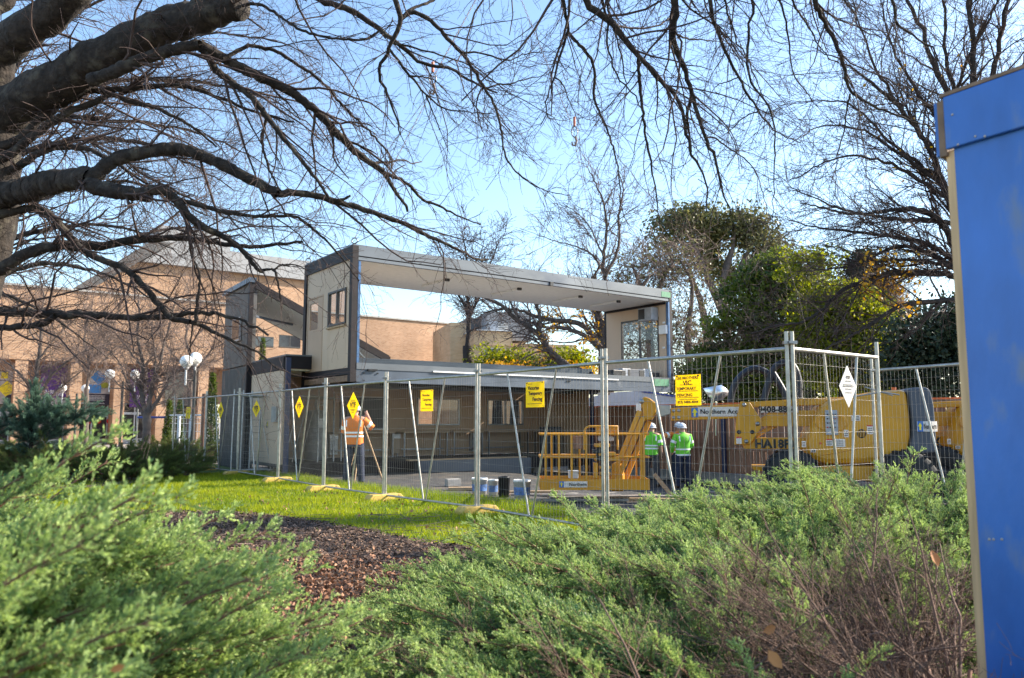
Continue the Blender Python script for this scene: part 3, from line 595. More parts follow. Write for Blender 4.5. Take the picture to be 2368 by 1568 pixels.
for py in (746, 804): b, z = UF.on_a(1535, py, a); UF.part('outlet', M['white_paint'], up, (a - .02, a - .003, b - .05, b + .05, z - .03, z + .03))
# left end wall
a = .04; b0, zt = UF.on_a(798, 664, 0.0); b1, zb = UF.on_a(755, 757, 0.0); wb = (min(b0, b1), max(b0, b1)); wz = (zb, zt)
d0, _ = UF.on_a(741, 760, 0); d1, _ = UF.on_a(708, 760, 0); dz1 = UF.on_a(725, 690, 0)[1]
g0, gz1 = UF.on_a(732, 699, 0); g1, gz0 = UF.on_a(712, 765, 0)
holewall(UF, 'wall_panel', M['panel_beige'], up, 'a', a, .155, UW - .155, ZB + .34, ZT - .302, [(wb[0], wb[1], wz[0], wz[1]), (d0, d1, ZB + .34, dz1)], split=[.9, 1.35, 2.2])
window(UF, up, 'a', a, wb[0], wb[1], wz[0], wz[1], frame='lamp_post', dep=-.03); UF.part('window_sill', M['bare_timber'], up, (a - .05, a - .002, wb[0] - .03, wb[1] + .03, wz[0] - .06, wz[0] - .02))
dr = empty('door', UF.p(a, (d0 + d1) / 2, ZB + .35)); dr.location = parent_world(up).inverted() @ dr.location; dr.parent = up
dz0 = ZB + .345
for q in ((a, a + .04, d0 + .01, d1 - .01, dz0, gz0), (a, a + .04, d0 + .01, d1 - .01, gz1, dz1 - .01), (a, a + .04, d0 + .01, g0, gz0 + .001, gz1 - .001), (a, a + .04, g1, d1 - .01, gz0 + .001, gz1 - .001)):
    if q[3] - q[2] > .01: UF.part('door_leaf', M['panel_beige_dark'], dr, q)
UF.part('door_pane', M['glass_clear'], dr, (a + .015, a + .022, g0, g1, gz0, gz1)); UF.part('door_frame', M['panel_beige_dark'], dr, (a - .01, a - .002, d0 - .03, d0 + .01, dz0, dz1), (a - .01, a - .002, d1 - .01, d1 + .03, dz0, dz1), (a - .01, a - .002, d0 - .03, d1 + .03, dz1, dz1 + .04))
# green paint marks on the beams
for (x0, x1, y0, y1, bb) in ((1588 - 60, 1600 - 55, 680, 693, 0),):
    aa0, zz1 = UF.on_b(1529, 682, 0); aa1, zz0 = UF.on_b(1550, 694, 0); UF.part('paint_mark', M['green_mark'], up, (aa0, aa1, -.006, -.001, ZT - .22, ZT - .05))
aa0, _ = UF.on_b(1512, 890, 0); aa1, _ = UF.on_b(1546, 890, 0); UF.part('paint_mark', M['green_mark'], up, (aa0, aa1, -.018, -.012, ZB + .18, ZB + .40))
aa0, _ = UF.on_b(1000, 855, 0); aa1, _ = UF.on_b(1105, 858, 0); UF.part('angle_strip', M['white_paint'], up, (aa0, UL * .78, -.035, -.012, ZB + .30, ZB + .335))
# eye bolts for the chains
for (aa, bb) in ((.07, .07), (.07, UW - .07), (UL - .06, .06), (UL - .06, UW - .06)):
    mb = MB(); c = UF.p(aa, bb, ZT + .12); mb.tube([c + Vector((.07 * cos(q), 0, .07 * sin(q))) for q in np.linspace(0, 2 * pi, 13)], .015, 6, cap=False); mb.build('lifting_eye', M['steel'], up)
# loose ducts on its floor
for i, (px, w_, dm) in enumerate(((1422, .26, 'black_plastic'), (1438, .18, 'grey_plastic'), (1462, .34, 'lift_grey'), (1487, .2, 'grey_plastic'), (1500, .3, 'black_plastic'))):
    aa, _ = UF.on_b(px, 870, .5); h_ = (.28, .34, .33, .36, .26)[i]
    r = empty('duct_section', UF.p(aa, .5, ZB + .361), ['black duct end lying on the raised floor', 'narrow pale duct section on the raised floor', 'dark slate duct between two pale ones on the raised floor', 'pale duct section right of the dark slate duct', 'black box section nearest the end wall of the raised module'][i], 'duct', 'duct sections on the raised floor')
    UF.part('casing', M[dm], r, (aa - w_, aa + w_, .30, .7, ZB + .362, ZB + .36 + h_), bevel=.015); UF.part('opening', M['ink'], r, (aa + w_ * .3, aa + w_ * .85, .292, .299, ZB + .39, ZB + .33 + h_))

# -------- lower classroom on the ground
Q0 = at(657, 950, 19.6); Q1 = at(1370, 950, 25.2); LF = Frame(Q0, Q1 - Q0); LL = (Q1 - Q0).to_2d().length; LW = 3.0; LZ0, LZ1 = 0.30, 3.02
low = empty('ground_classroom', LF.p(0, 0, 0), 'open-fronted classroom module on the ground with benches along its back wall', 'building module')
LF.part('floor_beam', M['dark_steel'], low, (0, LL, 0, .08, -.02, LZ0)); LF.part('floor', M['floor_dark'], low, (.0, LL, .081, LW, LZ0 - .1, LZ0 - .01))
LF.part('roof_beam', M['dark_steel'], low, (0, .8, 0, .1, LZ1 - .32, LZ1)); LF.part('roof_beam', M['module_grey'], low, (.802, LL, 0, .1, LZ1 - .32, LZ1)); LF.part('ceiling', M['ceiling_white'], low, (.1, LL - .1, .12, LW - .1, LZ1 - .36, LZ1 - .32)); LF.part('roof_sheet', M['module_grey'], low, (.0, LL, .0, LW, LZ1 + .002, LZ1 + .04))
LF.part('end_beam', M['dark_steel'], low, (-.02, .1, .11, LW, LZ1 - .34, LZ1 - .002))
for aa in (0.06, LL - .06): mb = MB(); LF.box(mb, aa - .06, aa + .06, -.07, -.005, -.25, LZ1 - .05); mb.build('blue_post', M['post_blue'], low)
wins = []
for (x0, x1) in ((964, 1062), (1126, 1209), (1269, 1341)):
    s0, z1 = LF.on_b(x0, 928, LW - .1); s1, z0 = LF.on_b(x1, 993, LW - .1); wins.append((s0, s1, 1.25, 2.12))
holewall(LF, 'wall_panel', M['panel_beige_dark'], low, 'b', LW - .1, .1, LL, LZ0, LZ1 - .36, wins, split=list(np.arange(.6, LL, .6)))  # darker beige puts the interior shade into the back wall colour
for (s0, s1, z0, z1) in wins: window(LF, low, 'b', LW - .1, s0, s1, z0, z1, frame='steel', dep=-.04)
for k in range(int(LL / .6)): a_ = .6 + .6 * k; 
holewall(LF, 'end_panel', M['panel_beige'], low, 'a', 0.0, .12, LW, LZ0 - .05, LZ1 - .35, [], split=[.6, 1.2, 1.8, 2.4])
LF.part('end_post', M['dark_steel'], low, (-.03, .06, LW, LW + .12, 0, LZ1)); LF.part('meter_box', M['concrete'], low, (-.05, -.003, .5, .9, 1.35, 1.75))
LF.part('end_panel', M['panel_beige_dark'], low, (LL - .08, LL - .03, .15, LW - .12, LZ0, LZ1 - .37))  # same darkened beige for the shaded inner end wall
s0, _ = LF.on_b(786, 950, LW - .12); s1, _ = LF.on_b(896, 950, LW - .12); wbd = LF.part('noticeboard', M['lift_grey'], low, (s0, s1, LW - .15, LW - .103, 1.15, 2.1)); LF.part('noticeboard_frame', M['alu'], wbd, (s0 - .03, s1 + .03, LW - .16, LW - .151, 2.1, 2.13), (s0 - .03, s1 + .03, LW - .16, LW - .151, 1.12, 1.15))
def bench(px0, px1, lab):
    s0, _ = LF.on_b(px0, 1000, LW - .5); s1, _ = LF.on_b(px1, 1000, LW - .5)
    r = empty('workbench', LF.p((s0 + s1) / 2, LW - .5, LZ0), lab, 'bench', 'workbenches along the back wall')
    LF.part('bench_top', M['panel_beige'], r, (s0, s1, LW - .75, LW - .16, LZ0 + .72, LZ0 + .76))
    for u in (s0 + .05, s1 - .05): LF.part('leg', M['steel'], r, (u - .02, u + .02, LW - .72, LW - .68, LZ0, LZ0 + .72)); LF.part('leg', M['steel'], r, (u - .02, u + .02, LW - .24, LW - .20, LZ0, LZ0 + .72))
    LF.part('stretcher', M['steel'], r, (s0 + .07, s1 - .07, LW - .5, LW - .46, LZ0 + .2, LZ0 + .24))
bench(762, 905, 'long pale workbench under the noticeboard'); bench(925, 1030, 'pale workbench under the first back-wall window'); bench(1040, 1110, 'short workbench between the two left windows'); bench(1120, 1215, 'pale workbench under the middle window'); bench(1245, 1330, 'workbench in the right-hand corner of the ground classroom')
for px, cl in ((771, 'white_paint'), (915, 'panel_beige'), (1098, 'grey_plastic')):
    s, _ = LF.on_b(px, 1000, LW - .3); r = empty('power_box', LF.p(s, LW - .3, LZ0), {771: 'white power box hanging under the left workbench', 915: 'beige cabinet between the left benches', 1098: 'grey cabinet beside the short workbench'}[px], 'box')
    LF.part('casing', M[cl], r, (s - .12, s + .12, LW - .35, LW - .13, LZ0 + .1, LZ0 + .7), bevel=.01); LF.part('lid', M['alu'], r, (s - .13, s + .13, LW - .36, LW - .351, LZ0 + .55, LZ0 + .7))
s, _ = LF.on_b(731, 1000, 1.9); r = empty('water_tank', LF.p(s, 1.9, LZ0), 'tall grey cylindrical water tank inside the ground classroom', 'tank')
mb = MB(); mb.lathe([(0, 0), (.30, .01), (.31, .05), (.31, 1.25), (.28, 1.36), (0, 1.42)], LF.p(s, 1.9, LZ0 - .01), 20); mb.build('cylinder', M['tank_grey'], r); mb = MB(); mb.tube([LF.p(s, 1.9, LZ0 + 1.4), LF.p(s, 1.9, LZ0 + 1.75)], .04); mb.tube([LF.p(s - .1, 1.7, LZ0 + 1.5), LF.p(s + .25, 1.9, LZ0 + 1.55)], .03); mb.build('pipe', M['alu'], r); LF.part('gauge', M['alu'], r, (s - .1, s + .1, 1.55, 1.6, LZ0 + .9, LZ0 + 1.15))
mb = MB(); a0, _ = LF.on_b(942, 1067, -.3); a1, _ = LF.on_b(1214, 1067, -.3); mb.box(LF.p((a0 + a1) / 2, -.3, LZ0 + .03), (a1 - a0, .2, .04), (LF.d, LF.w, Z3)); 
tag(mb.build('timber_plank', M['bare_timber']), 'long pale plank lying along the front edge of the ground classroom floor', 'plank')
mb = MB(); LF.box(mb, a0 + .3, a1 + .1, -.45, -.12, -.15, LZ0 + .006); tag(mb.build('sunlit_beam_part', M['module_grey']), 'paler grey stretch standing for the sunlit floor beam under the long plank', 'steel beam')  # lighter grey box paints the sunlit part of the dark floor beam
for q in range(7): a_ = .4 + q * (LL - .8) / 6; p_ = LF.p(a_, .6, 0); LF.part('stump', M['concrete'], low, (a_ - .15, a_ + .15, .3, .6, gz(p_.x, p_.y) - .02, LZ0 - .1))

# -------- corrugated module and sloping stair roof at the left
C0 = LF.p(-.05, LW + .12, 0); C1 = C0 + LF.w * 2.9; CF = Frame(C0, LF.w)
stair = empty('stair_module', C0, 'dark corrugated two-storey stair enclosure left of the classrooms', 'building module')
def corr(mb, p0, p1, z0f, z1f, n_out, pitch=.15, dep=.035):
    p0 = Vector(p0); p1 = Vector(p1); L = (p1 - p0).length; d = (p1 - p0) / L; n = int(L / pitch); V = []; F = []
    for k in range(n):
        for (u, o) in ((0, 0), (.35, 0), (.5, dep), (.85, dep)):
            x = (k + u) / n; P = p0 + d * (L * x) + n_out * o; V += [P + Z3 * z0f(x), P + Z3 * z1f(x)]
    V += [p1 + Z3 * z0f(1), p1 + Z3 * z1f(1)]; m = len(V) // 2
    mb.add(V, [(2 * i, 2 * i + 2, 2 * i + 3, 2 * i + 1) for i in range(m - 1)]); return mb
no = -LF.d
mb = MB(); corr(mb, C0, C1, lambda x: .02, lambda x: 2.95, no); mb.build('lower_cladding', M['cladding'], stair)
mb = MB(); mb.box((C0 + C1) / 2 + LF.d * .1 + Z3 * 1.48, (2.9, .15, 2.9), (LF.w, LF.d, Z3)); mb.build('lower_wall', M['cladding'], stair)
mb = MB(); corr(mb, C0 + LF.w * .05, C1, lambda x: 3.0, lambda x: 5.35 + .05 * x, no, dep=.02); mb.build('upper_cladding', M['cladding_brown'], stair)
mb = MB(); mb.box((C0 + C1) / 2 + LF.d * .1 + Z3 * 4.18, (2.8, .14, 2.36), (LF.w, LF.d, Z3)); mb.build('upper_wall', M['cladding'], stair)
mb = MB(); mb.box(C0 + Z3 * 2.75 - LF.d * .02, (.12, .12, 5.5), (LF.w, LF.d, Z3)); mb.build('corner_post', M['dark_steel'], stair)
mb = MB(); mb.box((C0 + C1) / 2 + Z3 * 5.42, (3.1, .2, .14), (LF.w, LF.d, Z3)); mb.build('top_trim', M['beam_blue'], stair)
# roof slope: from C0 side down along LF.d
RS = 4.35; zt0, zt1 = 5.45, 3.42
def rp(a, b, dz): return C0 + LF.d * a + LF.w * b + Z3 * (zt0 + (zt1 - zt0) * a / RS + dz)
mb = MB(); mb.prism([rp(0, .08, 0), rp(RS, .08, 0), rp(RS, 2.9, 0), rp(0, 2.9, 0)], Z3 * .03); mb.build('sloping_roof', M['cladding'], stair)
mb = MB(); mb.prism([rp(.1, .1, -.18), rp(RS - .05, .1, -.18), rp(RS - .05, 2.85, -.18), rp(.1, 2.85, -.18)], -Z3 * .02); mb.build('ceiling', M['ceiling_white'], stair)
mb = MB(); mb.prism([rp(0, 0, .03), rp(RS, 0, .03), rp(RS, 0, -.2), rp(0, 0, -.2)], LF.w * .08); mb.build('edge_beam', M['dark_steel'], stair)
mb = MB(); mb.prism([rp(0, 2.85, .03), rp(RS, 2.85, .03), rp(RS, 2.85, -.2), rp(0, 2.85, -.2)], LF.w * .08); mb.build('edge_beam', M['dark_steel'], stair)
mb = MB(); mb.bar(rp(RS, 0, -.1), rp(RS, 2.9, -.1), .08, .2); mb.build('end_beam', M['dark_steel'], stair)
mb = MB(); e = rp(RS - .04, 0.04, -.1); mb.bar(e, Vector((e.x, e.y, 2.9)), .08, .08); e = rp(RS - .04, 2.86, -.1); mb.bar(e, Vector((e.x, e.y, 2.9)), .08, .08); mb.build('end_post', M['dark_steel'], stair)
mb = MB(); mb.bar(rp(RS - 1.2, .12, -.25), rp(RS - .1, .12, -.75), .04, .04); mb.build('brace', M['steel'], stair)
mb = MB(); mb.bar(rp(.1, .1, -1.0), rp(1.7, 1.5, -.25), .06, .06); mb.build('brace', M['beam_blue'], stair)
u0 = C0 + LF.w * 1.0; mb = MB(); mb.box(u0 - LF.d * .06 + LF.w * .3 + Z3 * 4.1, (.9, .05, .7), (LF.w, LF.d, Z3)); wn_ = mb.build('window', M['alu'], stair); mb = MB(); mb.box(u0 - LF.d * .088 + LF.w * .3 + Z3 * 4.1, (.8, .01, .6), (LF.w, LF.d, Z3)); mb.build('pane', M['glass_dark'], wn_)

# ================================================================== crane chains
TOPH = at(1160, -111, 21.3)
J1 = at(1000, 182, 19.4); J2 = at(1328, 305, 22.0)
def chain(a, b, name, lab, r=.022, par=None, step=.09, links=True):
    a = Vector(a); b = Vector(b); L = (b - a).length; n = int(L / step); d = (b - a) / L; u = d.cross(Vector((0.1, 1, 0))).normalized(); w = d.cross(u); mb = MB()
    for k in range(n):
        c = a + d * (k + .5) * step * (L / (n * step)); s = u if k % 2 else w
        pts = [c + d * (step * .55 * cos(q)) + s * (r * 1.1 * sin(q)) for q in np.linspace(0, 2 * pi, 7)]; mb.tube(pts, r * .38, 3, cap=False)
    o = mb.build(name, M['rope'], par)
    if lab: tag(o, lab, 'chain', 'crane chains')
    return o
chain(J1, TOPH, 'lifting_chain', 'upper chain of the crane sling running up behind the branches at the left'); chain(J2, TOPH, 'lifting_chain', 'upper chain of the crane sling running up in the clear sky at the right')
for (J, aa, bb, lab) in ((J1, .07, .07, 'sling leg to the near left corner of the lifted classroom'), (J1, .07, UW - .07, 'sling leg to the rear left corner of the lifted classroom'), (J2, UL - .06, .06, 'sling leg to the near right corner of the lifted classroom'), (J2, UL - .06, UW - .06, 'sling leg to the rear right corner of the lifted classroom')):
    chain(UF.p(aa, bb, ZT + .18), J - Z3 * .3, 'sling_leg', lab, r=.016, step=.12)
for J, lab in ((J1, 'red crane hook and ring among the branches'), (J2, 'red crane hook and ring hanging in the clear sky')):
    r = empty('crane_hook', J, lab, 'hook'); mb = MB(); mb.tube([J + Vector((.09 * cos(q), 0, .16 * sin(q))) for q in np.linspace(0, 2 * pi, 15)], .02, 6, cap=False); mb.build('ring', M['steel'], r)
    mb = MB(); mb.tube([J + Z3 * .18, J + Z3 * .45], .04, 8); mb.build('swivel', M['hook_red'], r); mb = MB(); mb.tube([J + Vector((.02, 0, -.15)), J + Vector((.06, 0, -.28)), J + Vector((.02, 0, -.42)), J + Vector((-.07, 0, -.40)), J + Vector((-.08, 0, -.30))], [.04, .035, .035, .03, .015], 8); mb.build('hook', M['rope'], r)
# ================================================================== temporary fence
TOPZ, BOTZ = 2.05, 0.10
bases = []
for px, Y in ((1833, 7.5), (1397, 9.3), (1104, 11.66), (891, 13.6), (751, 15.45), (646, 17.7), (552, 20.0), (476, 22.0), (401, 24.0)):
    p = at(px, 977, Y); bases.append(Vector((p.x, p.y, 0)))
def wires(mb, a, b, z0, z1, nv, hz, r, nrmv):
    V = []; d = (b - a)
    for k in range(1, nv): p = a + d * (k / nv); V.append([[p.x, p.y, z0], [p.x, p.y, z1]])
    P = np.array(V); R = np.full(P.shape[:2], r); v1, f1 = tubes(P, R, 3)
    Hh = []
    for z in hz: Hh.append([[a.x - nrmv.x * r, a.y - nrmv.y * r, z], [b.x - nrmv.x * r, b.y - nrmv.y * r, z]])
    P = np.array(Hh); v2, f2 = tubes(P, np.full(P.shape[:2], r * 1.15), 3); return join([(v1, f1), (v2, f2)])
def fence_panel(a, b, lab, cat='fence', group='temporary fence panels', lean=None, top=TOPZ, bot=BOTZ, br=(.27, .68, .47), post=.17, wr=.0014, short=False):
    a = Vector(a); b = Vector(b); d = (b - a).normalized(); n = Vector((-d.y, d.x, 0)); mid = (a + b) / 2
    r = empty('temporary_fence', mid, lab, cat, group); a2 = a + d * .035; b2 = b - d * .035
    for p in (a2, b2): mb = MB(); mb.tube([p + Z3 * (bot - .02), p + Z3 * (top + post)], .021, 10); mb.build('post', M['galv'], r)
    mb = MB(); mb.tube([a2 + Z3 * top, b2 + Z3 * top], .021, 10); mb.build('top_rail', M['galv'], r)
    mb = MB(); mb.tube([a2 + Z3 * bot, b2 + Z3 * bot], .017, 8); mb.build('bottom_rail', M['galv'], r)
    L = (b2 - a2)
    for t0 in br[:2]: mb = MB(); mb.tube([a2 + L * t0 + Z3 * top, a2 + L * (br[2] + (.012 if t0 > br[2] else -.012)) + Z3 * bot], .014, 8); mb.build('brace', M['galv'], r)
    hz = [bot + .14 + k * (top - bot - .28) / 10 for k in range(11)]
    v, f = wires(None, a2, b2, bot, top, max(6, int(L.length / .06)), hz, wr, n); mesh_np('wire_mesh', v, f, M['wire'], r)
    return r
labs = ['fence panel left of the corner post, with the large yellow fence-hire sign', 'fence panel with a yellow sign in front of the yellow work platform', 'fence panel with a yellow rectangular sign in front of the classroom windows',
        'fence panel in front of the worker in the orange vest', 'fence panel with a yellow diamond just left of the orange-vested worker', 'fence panel in front of the leaning spare panels', 'fence panel with a yellow diamond by the dark corrugated wall', 'farthest fence panel, in front of the dark hedge']
for i in range(8): fence_panel(bases[i + 1], bases[i], labs[i])
cr = at(2038, 977, 8.55); cr.z = 0
fence_panel(bases[0], cr, 'short fence panel right of the corner post, with the white diamond sign', br=(.34, .74, .52))
g0 = at(2016, 977, 10.75); g0.z = 0; g1 = at(2330, 977, 9.0); g1.z = 0
fence_panel(g0, g1, 'fence panel nearest the blue hoarding, in front of the grey counterweight', br=(.38, .80, .62))
# clamps
def clamp(p, z, i):
    r = empty('fence_clamp', p + Z3 * z, None, None)
    mb = MB(); mb.box(p + Z3 * z, (.13, .05, .03)); mb.box(p + Z3 * (z - .0), (.05, .11, .022)); o = mb.build('fence_clamp', M['steel']); bpy.data.objects.remove(r)
    return o
for i, p in enumerate(bases):
    o = clamp(p, TOPZ + .06, i); tag(o, 'steel clamp ' + ['on the tall corner post', 'on the post behind the yellow lift arms', 'on the post left of the yellow work platform', 'on the post right of the orange-vested worker', 'on the post left of the orange-vested worker', 'on the post right of the leaning spare panels', 'on the post left of the leaning spare panels', 'on the second farthest fence post', 'on the farthest fence post'][i], 'clamp', 'clamps joining the fence posts')
for z in (TOPZ - .38, .45):
    mb = MB(); p = cr; mb.tube([p + Vector((-.30, .02, z - .05)), p + Vector((0, -.03, z)), p + Vector((.18, -.06, z - .03))], .008, 6); mb.tube([p + Vector((-.12, .1, z + .06)), p + Vector((.12, -.04, z - .04))], .007, 6)
    tag(mb.build('wire_tie', M['steel']), ['loose bright wire tie twisted round the post near the top', 'bright wire tie twisted round the post near its foot'][z < 1], 'wire tie')
# feet
fd = (bases[0] - bases[-1]).normalized(); fn = Vector((-fd.y, fd.x, 0))
foot_labs = ['yellow fence foot half hidden by the juniper, nearest the viewer', 'yellow fence foot at the post below the rectangular sign', 'yellow fence foot at the post right of the orange-vested worker', 'yellow fence foot at the post left of the orange-vested worker', 'yellow fence foot in front of the leaning spare panels', 'yellow fence foot by the second yellow diamond from the left', 'small yellow fence foot by the farthest diamond sign', 'farthest yellow fence foot']
def foot(p, lab):
    r = empty('fence_ballast', p, lab, 'fence foot', 'yellow fence feet'); mb = MB(); ax = (fn, fd, Z3)
    P = lambda u, v, z: p + fn * u + fd * v + Z3 * z
    # tapered block with chamfered ends and two cast grooves
    pr = [(-.33, .0), (-.33, .07), (-.27, .13), (.27, .13), (.33, .07), (.33, 0)]
    mb.prism([P(u, -.11, z) for u, z in pr], fd * .22); mb.build('block', M['foot_yellow'], r, bevel=.012)
    for u in (-.22, -.17, .17, .22): mb = MB(); mb.box(P(u, -.113, .065), (.018, .008, .10), ax); mb.build('rib', M['foot_yellow'], r)
    mb = MB(); mb.box(P(0, 0, .132), (.16, .12, .012), ax); mb.build('socket', M['galv'], r)
for i, p in enumerate(bases[1:]): foot(Vector((p.x, p.y, gz(p.x, p.y) - .01)), foot_labs[i])
foot(Vector((bases[0].x, bases[0].y, -.01)), 'yellow fence foot under the corner post behind the juniper')
# spare panels leaning against the fence
def leaning(i, a, b, tilt, lab):
    a = Vector(a); b = Vector(b); r = fence_panel(a, b, lab, group='spare fence panels stacked behind the fence')
    d = (b - a).normalized(); r.matrix_world = Matrix.Translation((a + b) / 2 + Z3 * .02) @ Matrix.Rotation(tilt, 4, d) ; return r
cA = at(598, 977, 20.6); cA.z = 0
for i in range(4):
    o_ = Vector((.16 * i, .22 * i, 0)); leaning(i, cA + Vector((-.6, -.35, 0)) + o_, cA + Vector((1.55, .25, 0)) + o_, -.16 - .03 * i, ['spare mesh panel at the front of the leaning stack', 'second spare mesh panel of the leaning stack', 'third spare mesh panel of the leaning stack', 'rearmost spare mesh panel of the leaning stack'][i])
# signs ------------------------------------------------
def onfence(i, px, py): # point on the line of panel i
    a, b = (bases[i + 1], bases[i]) if i >= 0 else (bases[0], cr); d = (b - a).normalized(); s, z = onplane(px, py, a, d); return a + d * s, d, z
def sign(i, px0, px1, py0, py1, base, lab, kind, lines, cat='sign', grp=None):
    A, d, _ = onfence(i, px0, py0); B, _, _ = onfence(i, px1, py0); c, _, z1 = onfence(i, (px0 + px1) / 2, py0); _, _, z0 = onfence(i, (px0 + px1) / 2, py1)
    n = d.cross(Z3).normalized(); n = n if n.dot(Vector((0, -1, 0))) > 0 else -n
    w = (B - A).length; c = c + n * .022; c.z = (z0 + z1) / 2; h = z1 - z0; r = empty('fence_sign', c, lab, cat, grp); mb = MB()
    if kind == 'dia': mb.prism([c + Z3 * h / 2, c + d * w / 2, c - Z3 * h / 2, c - d * w / 2], -n * .006)
    else: mb.prism([c + d * w / 2 + Z3 * h / 2, c + d * w / 2 - Z3 * h / 2, c - d * w / 2 - Z3 * h / 2, c - d * w / 2 + Z3 * h / 2], -n * .006)
    mb.build('plate', base, r)
    for (tx, v, wf, off) in lines:
        q = c + Z3 * (h * v) + d * (w * off) + n * .001
        if tx in TX: 
            me, ww, hh = TX[tx]; lettering(tx, q, d, Z3, M['ink'], r, width=w * wf)
        else: mb = MB(); mb.box(q + n * .003, (w * wf, .002, h * .018), (d, n, Z3)); mb.build('printed_line', M['ink'], r)
    # two cable ties
    for s in (-1, 1):
        if kind != 'dia': mb = MB(); mb.box(c + d * (w * .42 * s) + Z3 * h * .46 + n * .004, (.02, .004, .015), (d, n, Z3)); mb.build('cable_tie', M['ink'], r)
    return r
vtf = [('VTF', 0.02, .48, 0), ('-', .2, .3, 0), ('-', .16, .36, 0), ('-', -.14, .4, 0), ('-', -.19, .28, 0), ('-', -.25, .2, 0)]
sign(3, 805, 833, 907, 969, M['sign_yellow'], 'yellow diamond VTF sign beside the orange-vested worker', 'dia', vtf, grp=None)
sign(4, 685, 704, 916, 966, M['sign_yellow'], 'yellow diamond VTF sign on the panel left of the orange-vested worker', 'dia', vtf)
sign(5, 586, 604, 926, 965, M['sign_yellow'], 'yellow diamond VTF sign in front of the leaning spare panels', 'dia', vtf)
sign(6, 506, 519, 929, 969, M['sign_yellow'], 'yellow diamond VTF sign in front of the dark corrugated wall', 'dia', vtf)
vic = [('-', .42, .25, -.25), ('Victorian', .26, .62, -.06), ('Temporary', .03, .74, .04), ('Fencing', -.20, .52, .16), ('-', -.36, .8, 0)]
sign(2, 975, 1003, 902, 951, M['sign_yellow'], 'yellow VICTORIAN TEMPORARY FENCING sign in front of the leftmost classroom window', 'rect', vic)
sign(1, 1218, 1260, 883, 942, M['sign_yellow'], 'yellow VICTORIAN TEMPORARY FENCING sign above the yellow work platform', 'rect', vic)
sign(7, 432, 442, 941, 968, M['sign_yellow'], 'tiny yellow rectangular sign on the farthest fence panel', 'rect', [('-', .2, .6, 0), ('-', 0, .6, 0), ('-', -.2, .6, 0)])
sign(0, 1563, 1621, 867, 938, M['sign_yellow'], 'large yellow fence-hire sign with a phone number, above the boom', 'rect', [('LEE BROTHERS', .40, .85, 0), ('VIC', .24, .34, -.02), ('-', .18, .5, -.05), ('TEMPORARY', .05, .78, -.06), ('-', -.03, .8, 0), ('FENCING', -.16, .60, -.12), ('-', -.24, .85, 0), ('-', -.30, .7, 0), ('(03) 9484-4044', -.40, .82, 0)])
sign(-1, 1934, 1973, 846, 942, M['sign_white'], 'white diamond VTF sign on the short corner panel', 'dia', [('VTF', .22, .24, 0), ('-', .13, .36, 0), ('-', .04, .6, 0), ('-', .0, .66, 0), ('-', -.06, .4, 0), ('-', -.15, .4, 0)])

# ================================================================== blue plywood hoarding, close on the right
def near_hoarding():
    Y0 = 2.62; e1 = at(2205, 345, Y0); capb = e1.z; q = atz(2367, 297, capb); fx = Vector((q.x - e1.x, q.y - e1.y, 0)).normalized()
    nv = Vector((fx.y, -fx.x, 0)); nv = nv if nv.dot(Vector((-e1.x, -e1.y, 0))) > 0 else -nv      # faces the viewer
    c0 = Vector((e1.x, e1.y, 0)); L = (Vector((q.x - e1.x, q.y - e1.y, 0))).length + .16; capt = atz(0, 0, 1).z and at(2180, 224, Y0).z
    P = lambda u, v, z: c0 + fx * u + nv * v + Z3 * z
    r = empty('plywood_hoarding', c0, 'tall blue-painted plywood hoarding with a boxed cap, close at the right edge', 'hoarding')
    bx = lambda mb, u0, u1, v0, v1, z0, z1: mb.box(P((u0 + u1) / 2, (v0 + v1) / 2, (z0 + z1) / 2), (u1 - u0, v1 - v0, z1 - z0), (fx, nv, Z3))
    mb = MB(); bx(mb, 0, L, -.018, 0, -.1, capb + .02); mb.build('painted_sheet', M['hoard_blue'], r, bevel=.0015)
    mb = MB(); bx(mb, -.030, -.0005, -.020, -.003, -.1, capb + .0); mb.build('raw_edge_strip', M['ply_edge'], r, bevel=.0015)
    mb = MB(); bx(mb, .02, L, -.11, -.020, -.1, capb + .02); mb.build('back_frame', M['cap_wood'], r)
    mb = MB(); bx(mb, -.018, L, .001, .020, capb, capt); mb.build('cap_front', M['hoard_blue'], r, bevel=.004)
    mb = MB(); bx(mb, -.045, -.019, -.07, .012, capb - .02, capt - .006); mb.build('cap_block', M['cap_wood'], r, bevel=.003)
    mb = MB(); bx(mb, -.062, -.0455, -.09, -.0, capb - .012, capt - .004); mb.build('cap_back', M['hoard_blue'], r, bevel=.003)
    mb = MB(); bx(mb, -.03, L, -.09, .022, capt, capt + .014); mb.build('cap_top', M['cap_wood'], r, bevel=.002)
    for (px, py) in ((2316, 1247), (2297, 1247), (2287, 1247), (2262, 318), (2222, 337), (2209, 268), (2284, 318)):
        s, z = onplane(px, py, c0, fx); v = .0205 if z > capb else .0005; mb = MB(); mb.lathe([(0, .0), (.0045, 0), (.004, .0015), (0, .002)], P(s, v, z), 8, ax=nv); mb.build('screw', M['rust_pale'], r)
near_hoarding()
